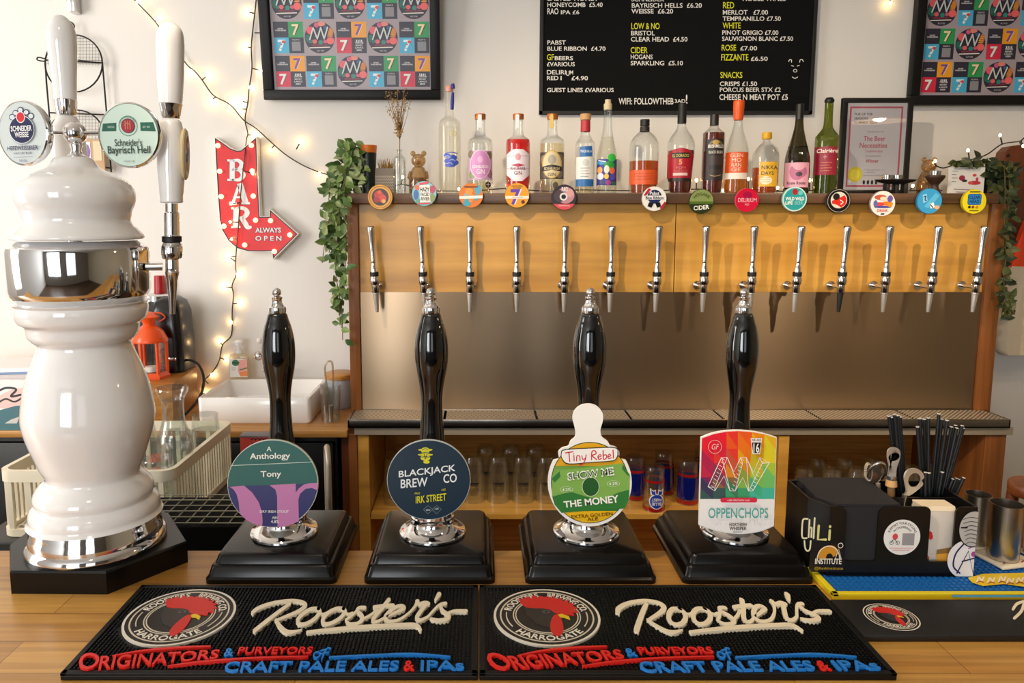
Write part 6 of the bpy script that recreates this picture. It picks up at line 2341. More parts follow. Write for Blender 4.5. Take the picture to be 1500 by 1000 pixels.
mesh_obj('lid', bx(ca-(ca+cb)/2-0.032, cb-(ca+cb)/2+0.002, -0.002, 0.047, zca+0.0003, zca+0.005, 0.001), pm('#7d7a80', 0.6), bc)


def rack_glass(px, Y, prof, label, mark=False):
    """prof: rows (pixel row, half width) from the mouth (down) to the foot (up)"""
    x = atY(px, prof[0][0], Y).x
    t = thing('beer_glass', label, 'glass', Vector((x, Y, zf_)), 0, 'upturned glasses in the cream rack')
    pr = [(hw*lscl(px, py, Y), atY(px, py, Y).z-zf_) for py, hw in prof]
    pr = [(pr[0][0]*1.02, 0.0)]+[q_ for q_ in pr if q_[1] > 0.004]
    so2 = sprof(pr, 3)
    top = so2[-1][1]
    inn = [(max(r-0.002, 0.002), z) for r, z in so2 if z < top-0.03]
    mesh_obj('glass_body', lt([(0, inn[-1][1])]+list(reversed(inn))+so2+[(0, top)], 28, cap=False), GLASSD, t, 50)
    if mark:
        r = pr[1][0]*0.93
        a = Art().ell(0, 0, 3.2, 3.2, '#2c2c5a', 14)
        sc = scl(px, 660, Y)
        a.build('printed_mark', lambda x_, y_, ly: Vector(((x_+12)*sc, -math.sqrt(max(r*r-((x_+12)*sc)**2, 1e-8)), 0.045-y_*sc)), t)


rack_glass(258, 1.98, [(690, 29), (655, 28), (635, 24), (618, 18), (600, 16.5), (585, 17.5), (577, 22), (571, 25), (567, 24)], 'upturned stemmed beer glass standing highest in the cream rack')
rack_glass(262, 1.86, [(720, 28), (690, 27), (660, 25), (638, 23.5), (632, 22.5)], 'upturned short tumbler with a dark dot in the cream rack', True)
rack_glass(234, 1.765, [(740, 27), (700, 25), (675, 24), (670, 23)], 'upturned tumbler at the front of the cream rack beside the font')
rack_glass(304, 2.09, [(690, 24), (650, 23), (620, 20), (606, 19)], 'upturned glass at the back of the cream rack, right of the tall one')
rack_glass(212, 2.05, [(690, 26), (650, 24), (620, 18), (590, 15), (580, 18), (575, 20)], 'upturned stemmed glass half hidden behind the white font')

# black rail with wire grid top
yg0, yg1 = 1.365, 1.52
zg = atY(290, 767, yg0).z
gx0, gx1 = X_(236, 745, 1.4)-0.25, X_(352, 745, 1.4)+0.10
rl_ = thing('speed_rail', 'black underbar rail with wire grid top behind the first hand pump', 'underbar rail', ((gx0+gx1)/2, 1.44, 0))
mesh_obj('cabinet', bx(gx0, gx1, yg0, yg1, 0, zg-0.006, 0.003), pm('#080808', 0.8, 0, 0.1), rl_, world=True)
bm = B()
for k in range(6):
    y = yg0+0.004+(yg1-yg0-0.008)*k/5
    tube(bm, [(gx0+0.003, y, zg), (gx1-0.003, y, zg)], 0.0012, 6)
nx = int((gx1-gx0)/0.028)
for k in range(nx+1):
    x = gx0+0.003+(gx1-gx0-0.006)*k/nx
    tube(bm, [(x, yg0+0.004, zg-0.002), (x, yg1-0.004, zg-0.002)], 0.0012, 6)
for x in (gx0+0.006, gx1-0.006):
    for y in (yg0+0.006, yg1-0.006):
        tube(bm, [(x, y, zg-0.008), (x, y, zg)], 0.003, 6)
mesh_obj('wire_grid', bm, pm('#8d8a76', 0.4, 0.6), rl_, 40, world=True)

# hooked steel rinse pipe behind the first pump
YS_ = 1.60
q0, q1 = atY(476, 745, YS_), atY(487, 745, YS_)
tp = atY(482, 652, YS_)
L = Vector(((q0.x+q1.x)/2, YS_, 0.0))
sn = thing('rinse_tap', 'hooked steel swan neck pipe rising behind the first hand pump', 'tap', L)
dx = (q1.x-q0.x)/2
mesh_obj('swan_neck', tb([(-dx, 0.03, 0.0), (-dx, 0.03, tp.z-0.035)]+[(-dx*math.cos(t), 0.03-0.06*(0.5-0.5*math.cos(t)), tp.z-0.035+0.03*math.sin(t)) for t in [PI*k/10 for k in range(1, 10)]]+[(dx, -0.03, tp.z-0.035), (dx, -0.03, 0.98)], 0.0062, 12), STEELD, sn, 60)

# wire plate holder hung on the wall behind the font
YH = 2.72
L = atY(110, 150, YH)
wh = thing('wire_holder', 'black wire wall holder with round mesh pockets behind the font handles', 'wall holder', L)
q = lambda x, y, d=0.0: atY(x, y, YH-d)-L
bm = B()
for pts in ([(66, 88), (68, 120), (72, 165), (77, 240)], [(150, 92), (154, 140), (158, 190), (163, 252)], [(66, 88), (150, 92)], [(72, 165), (156, 168)], [(77, 240), (162, 246)]):
    tube(bm, [q(*p_) for p_ in pts], 0.0028, 6)
tube(bm, cr([q(97, 40), q(103, 32), q(109, 38), q(107, 45), q(110, 52)], 4), 0.0025, 6)
tube(bm, cr([q(66, 90), q(55, 88), q(56, 84), q(66, 86)], 4), 0.0025, 6)
tube(bm, cr([q(115, 88, 0.02), q(128, 90, 0.03), q(148, 92)], 4), 0.0025, 6)
mesh_obj('wire_frame', bm, BLACKM, wh, 50)
for (cx, cy, r) in ((108, 93, 42), (112, 203, 42)):
    bm = tb([q(cx+r*math.cos(2*PI*k/32), cy+r*math.sin(2*PI*k/32), 0.006) for k in range(32)], 0.0028, 6, closed=True)
    mesh_obj('wire_ring', bm, BLACKM, wh, 50)
    bm = B()
    for k in range(-9, 10):
        o2 = k*4.6
        hh = math.sqrt(max(r*r-o2*o2, 0))
        top = min(hh, 40)
        if hh > 3:
            tube(bm, [q(cx+o2, cy-hh, 0.006), q(cx+o2, cy+min(hh, 2), 0.006)], 0.0006, 4)
            if o2 <= 2:
                tube(bm, [q(cx-hh, cy+o2, 0.0065), q(cx+hh, cy+o2, 0.0065)], 0.0006, 4)
    mesh_obj('wire_mesh', bm, pm('#6b6762', 0.5), wh, 0)
pc = atY(136, 222, 2.70)
cd = thing('beer_mat', 'purple and white card with a brown frame in the lower pocket of the wire holder', 'card', pc+Vector((0, 0, -0.08)))
s = scl(136, 222, 2.70)
q = lambda x, y, ly: Vector(((x-136)*s, -0.001-0.0002*ly, (222-y)*s+0.08))
bm = bx(-16*s, 16*s, 0, 0.005, 0.08-30*s, 0.08+18*s)
mesh_obj('card', bm, pm('#c9a27a', 0.6), cd, 0)
a = Art()
a.rect(122, 208, 133, 236, '#f2eef2')
a.ell(127, 222, 5.5, 11, '#7a5aa8', 16)
a.rect(137, 207, 149, 235, '#e3c8a4')
a.build('card_print', q, cd)
pb = atY(105, 8, 2.71)
hk = thing('wall_hook', 'small chrome bracket on the wall above the wire holder', 'hook', pb)
mesh_obj('bracket', bx(-0.013, 0.013, -0.01, YW-2.712, -0.022, 0.10, 0.003), CHROME2, hk)
# ------------------------------------------------------------------ plants, jars and small things on the shelf
LEAF = [pm('#527034', 0.5), pm('#76924a', 0.5), pm('#a4b27c', 0.5), pm('#43622c', 0.5)]
LEAFD = [pm('#33401f', 0.55), pm('#454f28', 0.55), pm('#26321a', 0.55), pm('#5a5a30', 0.55)]
STEM = pm('#5a5228', 0.6)


def leaf(bm, c, size, mi):
    """one folded, pointed leaf"""
    d = Vector((random.uniform(-1, 1), random.uniform(-0.8, 0.3), random.uniform(-1, 0.6))).normalized()
    n = Vector((random.uniform(-0.6, 0.6), -1, random.uniform(-0.3, 0.8)))
    s = d.cross(n).normalized()
    n = s.cross(d).normalized()
    L, W = size, size*0.30
    prof = [(0, 0), (0.2, 0.7), (0.45, 1.0), (0.75, 0.62), (1.0, 0)]
    mid, lf, rt = [], [], []
    for t, w in prof:
        b = c+d*L*t-n*L*0.18*t*t
        mid.append(bm.verts.new(b))
        if 0 < w:
            lf.append(bm.verts.new(b+s*W*w+n*W*0.25*w))
            rt.append(bm.verts.new(b-s*W*w+n*W*0.25*w))
    for S2 in (lf, rt):
        ch = [mid[0]]+S2+[mid[-1]]
        for i in range(4):
            q = [mid[i], mid[i+1], ch[i+1], ch[i]]
            u = []
            for v in q:
                if v not in u:
                    u.append(v)
            if len(u) > 2:
                bm.faces.new(u).material_index = mi


def ivy(parent, strands, blobs, mats, Y, sz, dens=1.0):
    L = parent.location
    bs, bl = B(), B()
    for pts in strands:
        P_ = cr([atY(x, y, Y+dy)-L for x, y, dy in pts], 6)
        tube(bs, P_, 0.0014, 5)
        n = max(1, int(len(P_)*1.35*dens))
        for k in range(n):
            p_ = random.choice(P_)
            leaf(bl, p_+Vector((random.uniform(-0.012, 0.012), random.uniform(-0.012, 0.004), random.uniform(-0.01, 0.01))), sz*random.uniform(0.75, 1.25), random.randrange(4))
    for (x, y, rx, ry, n) in blobs:
        for k in range(n):
            an, rr = random.uniform(0, 2*PI), math.sqrt(random.random())
            p_ = atY(x+rx*rr*math.cos(an), y+ry*rr*math.sin(an), Y+random.uniform(-0.04, 0.02))-L
            leaf(bl, p_, sz*random.uniform(0.75, 1.3), random.randrange(4))
    mesh_obj('stems', bs, STEM, parent, 50)
    mesh_obj('foliage', bl, mats, parent, 0, recalc=False)


YPL = 2.50
s = scl(540, 250, YPL)
L = Vector((atY(540, 282, YPL).x, YPL, z_sh1+0.0003))
pl = thing('ivy_plant', 'trailing variegated ivy in an orange rimmed pot left of the bottles', 'plant', L)
q = lambda py: max(atY(540, py, YPL).z-L.z, 0)
mesh_obj('pot', lt([(0, 0), (9*s, 0), (12.6*s, q(224)), (11*s, q(224)), (9.5*s, q(232)), (0, q(232))], 28), pm('#15201a', 0.35), pl, 40)
mesh_obj('pot_rim', lt([(12.2*s, q(228)), (13.4*s, q(213)), (12.6*s, q(213)), (11.2*s, q(227))], 28, cap=False), pm('#e8791e', 0.4), pl, 40)
ivy(pl, [[(535, 225, 0), (520, 215, -0.04), (510, 228, -0.06), (505, 262, -0.09), (498, 300, -0.10), (494, 350, -0.10), (492, 400, -0.10), (500, 450, -0.10), (502, 498, -0.10)],
         [(530, 225, 0), (512, 240, -0.06), (500, 280, -0.10), (486, 310, -0.10), (478, 340, -0.10), (472, 385, -0.10)],
         [(528, 226, 0), (508, 250, -0.08), (505, 300, -0.11), (507, 350, -0.11), (505, 400, -0.11), (497, 440, -0.11), (500, 480, -0.11)],
         [(530, 224, 0), (505, 235, -0.03), (486, 262, -0.06), (482, 300, -0.08), (490, 330, -0.08), (482, 370, -0.08)],
         [(532, 222, 0), (518, 208, -0.02), (508, 214, -0.03)]],
    [(512, 240, 24, 24, 70), (502, 285, 22, 30, 85), (494, 340, 18, 40, 60), (500, 400, 12, 40, 34), (524, 255, 16, 22, 22), (502, 330, 14, 25, 26), (501, 450, 8, 26, 14)], LEAF, YPL, 0.034, 0.6)

YSM = 2.52
p = atY(565, 281, YSM)
s = scl(565, 262, YSM)
pb_ = thing('planter_box', 'small grey zigzag patterned planter with dry grass, left of the bud vase', 'planter', Vector((p.x, YSM, z_sh1+0.0003)))
hq = atY(565, 247, YSM).z-pb_.location.z
mesh_obj('planter_body', bx(-14*s, 14*s, -0.028, 0.028, 0, hq, 0.003), pm('#8f857a', 0.6), pb_)
a = Art()
for r in range(6):
    for c in range(9):
        x, y = -12.5+c*3, -(r*4.2)
        a.line([(x-1.4, y+1.6), (x, y-1.2), (x+1.4, y+1.6)], 0.7, '#d8cdbd', 1, same=r+c > 0, cap=False)
a.build('zigzag_pattern', lambda x, y, ly: Vector((x*s, -0.0284, hq*0.12-y*s)), pb_)
bm = B()
for k in range(60):
    x, y = random.uniform(-10, 10)*s, random.uniform(-0.02, 0.02)
    tube(bm, [(x, y, hq-0.002), (x+random.uniform(-0.012, 0.012), y+random.uniform(-0.01, 0.01), hq+random.uniform(0.01, 0.036))], [0.0012, 0.0004], 4)
mesh_obj('dry_grass', bm, pm('#a8853c', 0.7), pb_, 0)

# bud vase with dried flowers
YV = 2.47
p = atY(586, 281, YV)
s = scl(586, 250, YV)
vs_ = thing('bud_vase', 'small clear glass bottle vase on the shelf left of the bear jar', 'vase', Vector((p.x, YV, z_sh1+0.0003)))
q = lambda py: max(atY(586, py, YV).z-vs_.location.z, 0)
pr = [(8.6*s, 0.0), (9*s, 0.004), (9*s, q(236)), (7.5*s, q(231)), (4*s, q(226)), (3.4*s, q(222)), (4.6*s, q(219))]
mesh_obj('glass_body', lt([(0, 0)]+sprof(pr, 3)+[(3.6*s, q(219.5)), (2.8*s, q(223)), (3*s, q(227)), (8*s, q(237)), (8*s, 0.008), (0, 0.008)], 24, cap=False), GLASSD, vs_, 50)
df = thing('dried_flowers', 'dried brown flower sprays standing in the clear bud vase', 'flowers', Vector((p.x, YV, z_sh1+0.009)))
bm, bf = B(), B()
Q = lambda x, y, d=0.0: atY(x, y, YV+d)-df.location
tube(bm, [Q(586, 277), Q(585.5, 215), Q(586, 180)], 0.0016, 6)
for k in range(46):
    an = random.uniform(-1, 1)
    yy = random.uniform(128, 196)
    t = (200-yy)/70
    xx = 582+an*(4+26*t*random.random())+3*(t-0.5)
    tip = Q(xx, yy, random.uniform(-0.03, 0.03))
    b0 = Q(586, 205-random.uniform(0, 12))
    tube(bm, [b0, b0.lerp(tip, 0.5)+Vector((random.uniform(-0.006, 0.006), 0, 0.008)), tip], [0.0009, 0.0007, 0.0005], 4)
    for j in range(6):
        c = tip.lerp(b0, random.uniform(0, 0.3))+Vector((random.uniform(-0.009, 0.009), random.uniform(-0.008, 0.008), random.uniform(-0.007, 0.009)))
        ball(bf, c, random.uniform(0.0012, 0.0026), 5, 4, mi=random.randrange(2))
mesh_obj('flower_stems', bm, pm('#8a6a3a', 0.7), df, 0)
mesh_obj('flower_heads', bf, [pm('#c8a468', 0.75), pm('#a0784a', 0.75)], df, 0)

JAR = glass('honey_tinted_glass', '#ecd8b4', 1.1, 0.30, '#c09a68')


def bear_jar(cx, Y, yb, yt, hw, label):
    p = atY(cx, yb, Y)
    s = scl(cx, (yb+yt)/2, Y)
    t = thing('bear_jar', label, 'jar', Vector((p.x, Y, z_sh1+0.0003)), 0, 'bear shaped glass jars on the shelf')
    H = atY(cx, yt, Y).z-t.location.z
    r = hw*s
    bm = lt(sprof([(0, 0), (r*0.85, 0.0), (r, H*0.12), (r*0.98, H*0.36), (r*0.7, H*0.54), (r*0.5, H*0.60), (0, H*0.60)], 3), 24)
    ball(bm, (0, 0, H*0.74), r*0.74, 20, 14, (1, 0.9, 0.92))
    for x in (-1, 1):
        ball(bm, (x*r*0.55, 0.0, H*0.90), r*0.27, 12, 8, (1, 0.6, 1))
    ball(bm, (0, -r*0.62, H*0.69), r*0.28, 12, 8, (1.1, 0.8, 0.8))
    ball(bm, (0, -r*0.86, H*0.72), r*0.09, 8, 6)
    for x in (-1, 1):
        ball(bm, (x*r*0.28, -r*0.62, H*0.80), r*0.07, 8, 6)
        tube(bm, [(x*r*0.78, -r*0.2, H*0.48), (x*r*0.9, -r*0.55, H*0.36), (x*r*0.6, -r*0.85, H*0.3)], r*0.2, 8)
        ball(bm, (x*r*0.55, -r*0.8, H*0.1), r*0.28, 10, 8)
    mesh_obj('jar_body', bm, JAR, t, 60)
    mesh_obj('contents', lt([(0, 0.004), (r*0.8, 0.004), (r*0.9, H*0.14), (r*0.86, H*0.36), (0, H*0.36)], 20), pm('#5a3320', 0.6), t, 50)
    return t


bear_jar(613.5, 2.48, 281, 218, 14.5, 'brown bear shaped glass jar right of the bud vase')
bear_jar(1358, 2.58, 281, 228, 14, 'brown bear shaped glass jar right of the framed certificate')

# low black stand with tea lights, tea light dish
YTL = 2.48
p = atY(1311, 281, YTL)
s = scl(1311, 270, YTL)
st = thing('tealight_stand', 'low black stand with wide top in front of the certificate', 'stand', Vector((p.x, YTL, z_sh1+0.0003)))
H = atY(1311, 263, YTL).z-st.location.z
bm = lt([(0, H-0.014), (14*s, H-0.014), (24*s, H-0.009), (31*s, H-0.001), (30*s, H), (0, H)], 36)
bm.transform(Matrix.Diagonal((1, 0.5, 1, 1)))
mesh_obj('stand_top', bm, BLACKM, st, 40)
for x in (-13, 0, 13):
    mesh_obj('stand_leg', bx(x*s-0.006, x*s+0.006, -0.012, 0.012, 0, H-0.0135, 0.001), BLACKM, st)
def tealight(loc, label):
    t = thing('tealight', label, 'tealight', loc, 0, 'silver tea lights')
    mesh_obj('metal_cup', lt([(0, 0), (0.0165, 0), (0.018, 0.014), (0.017, 0.014), (0.0155, 0.010), (0, 0.010)], 24), CHROME2, t, 30)
    mesh_obj('wick', lt([(0.0008, 0.0101), (0.0008, 0.016), (0, 0.016)], 8), BLACKM, t)


for (px, l) in ((1299, 'silver tea light on the left of the black stand'), (1314, 'silver tea light in the middle of the black stand')):
    tealight(Vector((atY(px, 262, YTL).x, YTL-0.002, st.location.z+H+0.0003)), l)
p = atY(1368, 281, 2.48)
s = scl(1368, 265, 2.48)
ds = thing('tealight_dish', 'small dark round dish holder in front of the second bear jar', 'dish', Vector((p.x, 2.48, z_sh1+0.0003)))
H = atY(1368, 257, 2.48).z-ds.location.z
mesh_obj('dish_body', lt(sprof([(0, 0), (8*s, 0), (9*s, 0.006), (5*s, H*0.45), (11*s, H*0.75), (13*s, H), (0, H)], 3), 28), pm('#3a2418', 0.5), ds, 50)
tealight(Vector((p.x, 2.48, ds.location.z+H+0.0003)), 'silver tea light on the dark round dish')

YCD = 2.50
p = atY(1414, 284, YCD)
s = scl(1414, 265, YCD)
gc = thing('greeting_card', 'white greeting card with small red drawings on the shelf under the right ivy', 'card', Vector((p.x, YCD, z_sh1+0.0003)))
H = atY(1414, 245, YCD).z-gc.location.z
bm = bx(-27*s, 26*s, -0.001, 0.001, 0, H)
mesh_obj('card_front', bm, pm('#efece6', 0.6), gc, 0)
mesh_obj('card_back', turn(bx(-0.001, 0.001, 0, 0.06, 0, H*0.98), Matrix.Translation((26*s, 0.001, 0)) @ Matrix.Rotation(-0.5, 4, 'Z')), pm('#2a3560', 0.5), gc, 0)
a = Art()
for (x, y, rx, ry, c) in ((-7, -4, 4.5, 4, '#a83048'), (-3, 0, 4, 2, '#3a2a30'), (12, -4, 5, 7, '#f0e4e0'), (12, 3, 9, 3, '#c83a4a'), (11, -8, 3, 2, '#d84a4a'), (15, -2, 2, 3, '#c83a4a'), (6, 3, 4, 2.5, '#d85a5a')):
    a.ell(x, y, rx, ry, c, 14)
for k in range(4):
    a.line([(-22, -14+5*k), (-14-(k % 2)*2, -14+5*k)], 0.8, '#7a7a84', 1)
a.line([(-20, -17), (10, -17.5)], 0.9, '#8a8a94', 1)
a.line([(-18, 12), (6, 13)], 0.9, '#9a7a84', 1)
a.line([(-14, 16), (-2, 16.5)], 0.9, '#9a7a84', 1)
a.build('card_drawing', lambda x, y, ly: Vector((x*s, -0.0012-0.0001*ly, H/2-y*s)), gc)

YI = 2.54
p = atY(1460, 284, YI)
s = scl(1460, 265, YI)
L = Vector((atY(1448, 284, YI).x, YI, z_sh1+0.0003))
ip = thing('ivy_plant', 'dark trailing ivy at the right end of the shelf beside the greeting card', 'plant', L)
mesh_obj('pot', lt([(0, 0), (9*s, 0), (11*s, 0.075), (9.5*s, 0.075), (8.5*s, 0.06), (0, 0.06)], 24), pm('#1a1a1e', 0.5), ip, 40)
ivy(ip, [[(1448, 250, 0), (1440, 238, -0.02), (1420, 236, -0.03), (1402, 240, -0.04)], [(1450, 248, 0), (1468, 240, -0.04), (1472, 262, -0.09), (1472, 310, -0.12), (1470, 360, -0.12), (1471, 410, -0.12), (1467, 470, -0.12)],
         [(1452, 248, 0), (1476, 250, -0.05), (1478, 290, -0.10), (1474, 340, -0.12), (1473, 400, -0.12)], [(1472, 430, -0.12), (1475, 450, -0.12), (1479, 456, -0.12)]],
    [(1462, 256, 30, 18, 110), (1470, 290, 12, 28, 70), (1470, 345, 7, 38, 36), (1470, 420, 5, 40, 14), (1415, 238, 16, 5, 12)], LEAFD, YI, 0.034)

# board and hanging cloth at the right edge
YBO = 2.70
L = atY(1500, 480, YBO)
bd_ = thing('coat_board', 'red brown wooden board with a screw hole on the wall at the right edge', 'board', L)
q = lambda x, y, d: atY(x, y, YBO)+Vector((0, d, 0))-L
o_ = [(1470, 235), (1473, 222), (1481, 214), (1494, 212), (1540, 213), (1540, 480), (1466, 480), (1467, 300)]
bm = prism(B(), o_, q, 0, YW-YBO-0.002)
mesh_obj('plank', bm, REDWOOD, bd_, 0)
c = q(1471.5+5, 228, 0)
mesh_obj('screw', turn(lt([(0, 0), (0.006, 0), (0.006, 0.003), (0, 0.003)], 14), Matrix.Translation(c) @ Matrix.Rotation(PI/2, 4, 'X')), BLACKM, bd_)
mesh_obj('peg', tb([q(1512, 325, 0), q(1512, 322, -0.07)], 0.008, 12), REDWOOD, bd_)
YCL2 = 2.62


def drape(rows, name, m, parent, off=0.0):
    """hanging cloth: rows of (pixel row, left column, right column) with soft folds and a back side"""
    bm = B()
    n = 14
    L = parent.location
    F_, K_ = [], []
    for (py, xa_, xb_) in rows:
        rf, rk2 = [], []
        for i in range(n+1):
            t = i/n
            x = xa_+(xb_-xa_)*t
            f = 0.012*math.sin(t*13+py*0.018)+0.008*math.sin(t*23+1+py*0.03)
            e = math.sin(PI*t)*0.022
            p_ = atY(x, py, YCL2+off)-L
            rf.append(bm.verts.new(p_+Vector((0, f-e, 0))))
            rk2.append(bm.verts.new(p_+Vector((0, 0.012+e*0.6, 0))))
        F_.append(rf)
        K_.append(rk2)
    for a_, b_ in zip(F_, F_[1:]):
        for i in range(n):
            bm.faces.new((a_[i], a_[i+1], b_[i+1], b_[i]))
    for a_, b_ in zip(K_, K_[1:]):
        for i in range(n):
            bm.faces.new((a_[i], b_[i], b_[i+1], a_[i+1]))
    for a_, b_ in ((F_[0], K_[0]), (K_[-1], F_[-1])):
        for i in range(n):
            bm.faces.new((a_[i], b_[i], b_[i+1], a_[i+1]))
    for a_, b_ in zip(range(len(rows)-1), range(1, len(rows))):
        bm.faces.new((F_[a_][0], F_[b_][0], K_[b_][0], K_[a_][0]))
        bm.faces.new((F_[a_][n], K_[a_][n], K_[b_][n], F_[b_][n]))
    return mesh_obj(name, bm, m, parent, 60)


bg = thing('tote_bag', 'cream canvas bag with orange top hanging at the right edge', 'bag', atY(1510, 521, YCL2))
drape([(322, 1503, 1530), (340, 1495, 1540), (365, 1487, 1552), (392, 1481, 1560)], 'orange_top', pm('#f04a14', 0.7), bg)
drape([(390, 1480, 1560), (420, 1474, 1562), (455, 1467, 1564), (490, 1461, 1566), (512, 1460, 1566), (519, 1466, 1560)], 'canvas', pm('#d8c8ac', 0.85), bg)

# round stool behind the bar at the right edge
YSL = 1.75
p = atY(1518, 728, YSL)
s = scl(1513, 720, YSL)
sl = thing('bar_stool', 'round brown wooden stool at the right edge behind the steel tumblers', 'stool', Vector((p.x, YSL, 0)))
zt = atY(1513, 719, YSL-0.05).z
mesh_obj('seat', lt([(0, zt-0.03), (34*s, zt-0.03), (36*s, zt-0.024), (36*s, zt-0.004), (34*s, zt), (0, zt)], 40), wood('stool_wood', '#6a3618', '#8a4a22', (4, 8, 8), 0.4, 0.2), sl, 40)
for k in range(4):
    an = PI/4+k*PI/2
    mesh_obj('leg', tb([(28*s*math.cos(an), 28*s*math.sin(an), zt-0.028), (60*s*math.cos(an), 60*s*math.sin(an), 0.0)], 0.014, 10), REDWOOD, sl, 50)

# ------------------------------------------------------------------ napkin caddy, straws, openers, tumblers
ZM = BAR+0.0095
pf0, pf1 = atZ(1192, 842, ZM), atZ(1426, 845, ZM)
YK0 = (pf0.y+pf1.y)/2
YK1 = YK0+0.118
KX0, KX1 = pf0.x, pf1.x
KC = (KX0+KX1)/2
kd = thing('bar_caddy', 'black plastic bar caddy with stickers holding napkins and straws', 'caddy', Vector((KC, (YK0+YK1)/2, ZM)), math.radians(-1.0))
zk = lambda x, y: (1120+x/3.571, 580+y/3.571)
w, d = (KX1-KX0)/2, (YK1-YK0)/2
Hc = atY(1310, 742, YK0).z-ZM
fx = lambda px: atY(px, 790, YK0).x-KC
BK = pm('#0f0e0e', 0.35)
bm = B()
th = 0.003
bot = [(x, y) for x, y in ((-w+0.02, -d), (w, -d), (w, d), (-w, d), (-w, -d+0.035))]
prism(bm, bot, lambda x, y, z: Vector((x, y, z)), 0, 0.006)
mesh_obj('caddy_floor', bm, BK, kd, 0)
# front wall as one outline with the two notches
x1a, x1b, x2a, x2b = fx(1240), fx(1286), fx(1361), fx(1397)
lip = atY(1310, 822, YK0).z-ZM


def notch(xa_, xb_, r):
    q_ = []
    for k in range(6):
        t = PI/2*k/5
        q_.append((xa_-r+r*math.sin(t), Hc-r+r*math.cos(t)))
    for k in range(5):
        t = PI/2*k/4
        q_.append((xa_+0.006-0.006*math.cos(t), lip+0.006-0.006*math.sin(t)))
    for k in range(5):
        t = PI/2*k/4
        q_.append((xb_-0.006+0.006*math.sin(t), lip+0.006-0.006*math.cos(t)))
    for k in range(6):
        t = PI/2*k/5
        q_.append((xb_+r-r*math.cos(t), Hc-r+r*math.sin(t)))
    return q_


o_ = [(-w+0.02, 0.0), (-w+0.02, Hc)]+notch(x1a, x1b, 0.014)+notch(x2a, x2b, 0.009)+[(w, Hc), (w, 0.0)]
bm = prism(B(), o_, lambda x, y, dd: Vector((x, -d+dd, y)), 0, th)
mesh_obj('front_wall', bm, BK, kd, 0)
bm = B()
c0_, c1_ = Vector((-w+0.02, -d, 0)), Vector((-w, -d+0.035, 0))
nn_ = Vector((c1_.y-c0_.y, -(c1_.x-c0_.x), 0)).normalized()*th
vv = []
for z in (0, Hc):
    vv.append([bm.verts.new(c0_+Vector((0, 0, z))), bm.verts.new(c1_+Vector((0, 0, z))), bm.verts.new(c1_+nn_+Vector((0, 0, z))), bm.verts.new(c0_+nn_+Vector((0, 0, z)))])
for i in range(4):
    j = (i+1) % 4
    bm.faces.new((vv[0][i], vv[0][j], vv[1][j], vv[1][i]))
bm.faces.new(vv[1])
box(bm, -w, -w+th, -d+0.035, d, 0, Hc)
mesh_obj('left_wall', bm, BK, kd, 0)
mesh_obj('right_wall', bx(w-th, w, -d+th, d, 0, Hc), BK, kd, 0)
mesh_obj('back_wall', bx(-w+th, w-th, d-th, d, 0, Hc), BK, kd, 0)
xd = fx(1322)
mesh_obj('partition', bx(xd-th, xd, -d+th, d-th, 0.006, Hc-0.002), BK, kd, 0)
mesh_obj('partition', bx(xd, w-th, -0.010, -0.007, 0.006, Hc-0.004), BK, kd, 0)
# stickers (drawn in the photograph's measure on the front wall)
fm = lambda x, y, ly: Vector((fx(x), -d-0.0003-0.0001*ly, atY(1310, y, YK0).z-ZM))


def stick(nm, art, label=None):
    return art.build(nm, fm, kd, rough=0.4, label=label)


a = Art()
p = zk(720, 737)
a.ell(p[0], p[1], 26.5, 25.8, '#ecebe8', 40)
a.arct('SUPPORT YOUR CYCLING', p[0], p[1], 19, 22.5, 160, 20, '#26242a', 0.03)
a.arct('IN CALDERDALE', p[0], p[1], 13.5, 16.5, 145, 35, '#26242a', 0.03)
a.rect(p[0]+0.5, p[1]-6, p[0]+18, p[1]+11.5, '#9a979a')
a.ell(p[0]-10, p[1]-1, 4, 4.5, '#d84a54', 14)
a.line([(p[0]-16, p[1]+8), (p[0]-11, p[1]+3), (p[0]-6, p[1]+9)], 0.9, '#3a363c')
a.ring(p[0]-15, p[1]+8, 3, 3, 0.6, '#3a363c', 16)
a.ring(p[0]-6, p[1]+8, 3, 3, 0.6, '#3a363c', 16)
a.line([(p[0]-17, p[1]+15.5), (p[0]+17, p[1]+15.5)], 0.8, '#d87a80', 1)
a.line([(p[0]-12, p[1]+18.5), (p[0]+12, p[1]+18.5)], 0.8, '#d87a80', 1)
stick('round_sticker', a, 'white round sticker')
a = Art()
Zk = lambda *q_: [zk(*x_) for x_ in q_]
a.poly(Zk((252, 772), (400, 765), (424, 780), (428, 905), (400, 918), (262, 922), (246, 905)), '#141216')
a.poly(cr(Zk((290, 850), (295, 810), (330, 785), (370, 785), (395, 815), (375, 840), (330, 850)), 3, True), '#d0902a')
a.ring(*zk(345, 855), 17, 20, 1.2, '#ece4d4', 24, False, 180, 360)
a.ell(*zk(350, 845), 5, 6, '#141216', 16)
a.ring(*zk(404, 782), 4, 4, 0.9, '#ece4d4', 16)
a.line(Zk((380, 855), (396, 800), (412, 855)), 1, '#ece4d4', 1)
a.text('INSTITUTE', zk(276, 0)[0], zk(414, 0)[0], zk(0, 850)[1], zk(0, 880)[1], '#ece4d4', 0.06)
a.text('@funkinstitute', zk(274, 0)[0], zk(424, 0)[0], zk(0, 893)[1], zk(0, 912)[1], '#b8962a', 0.02)
stick('institute_sticker', a, 'black square sticker with an orange dome')
a = Art()
CM = '#e8e4c0'
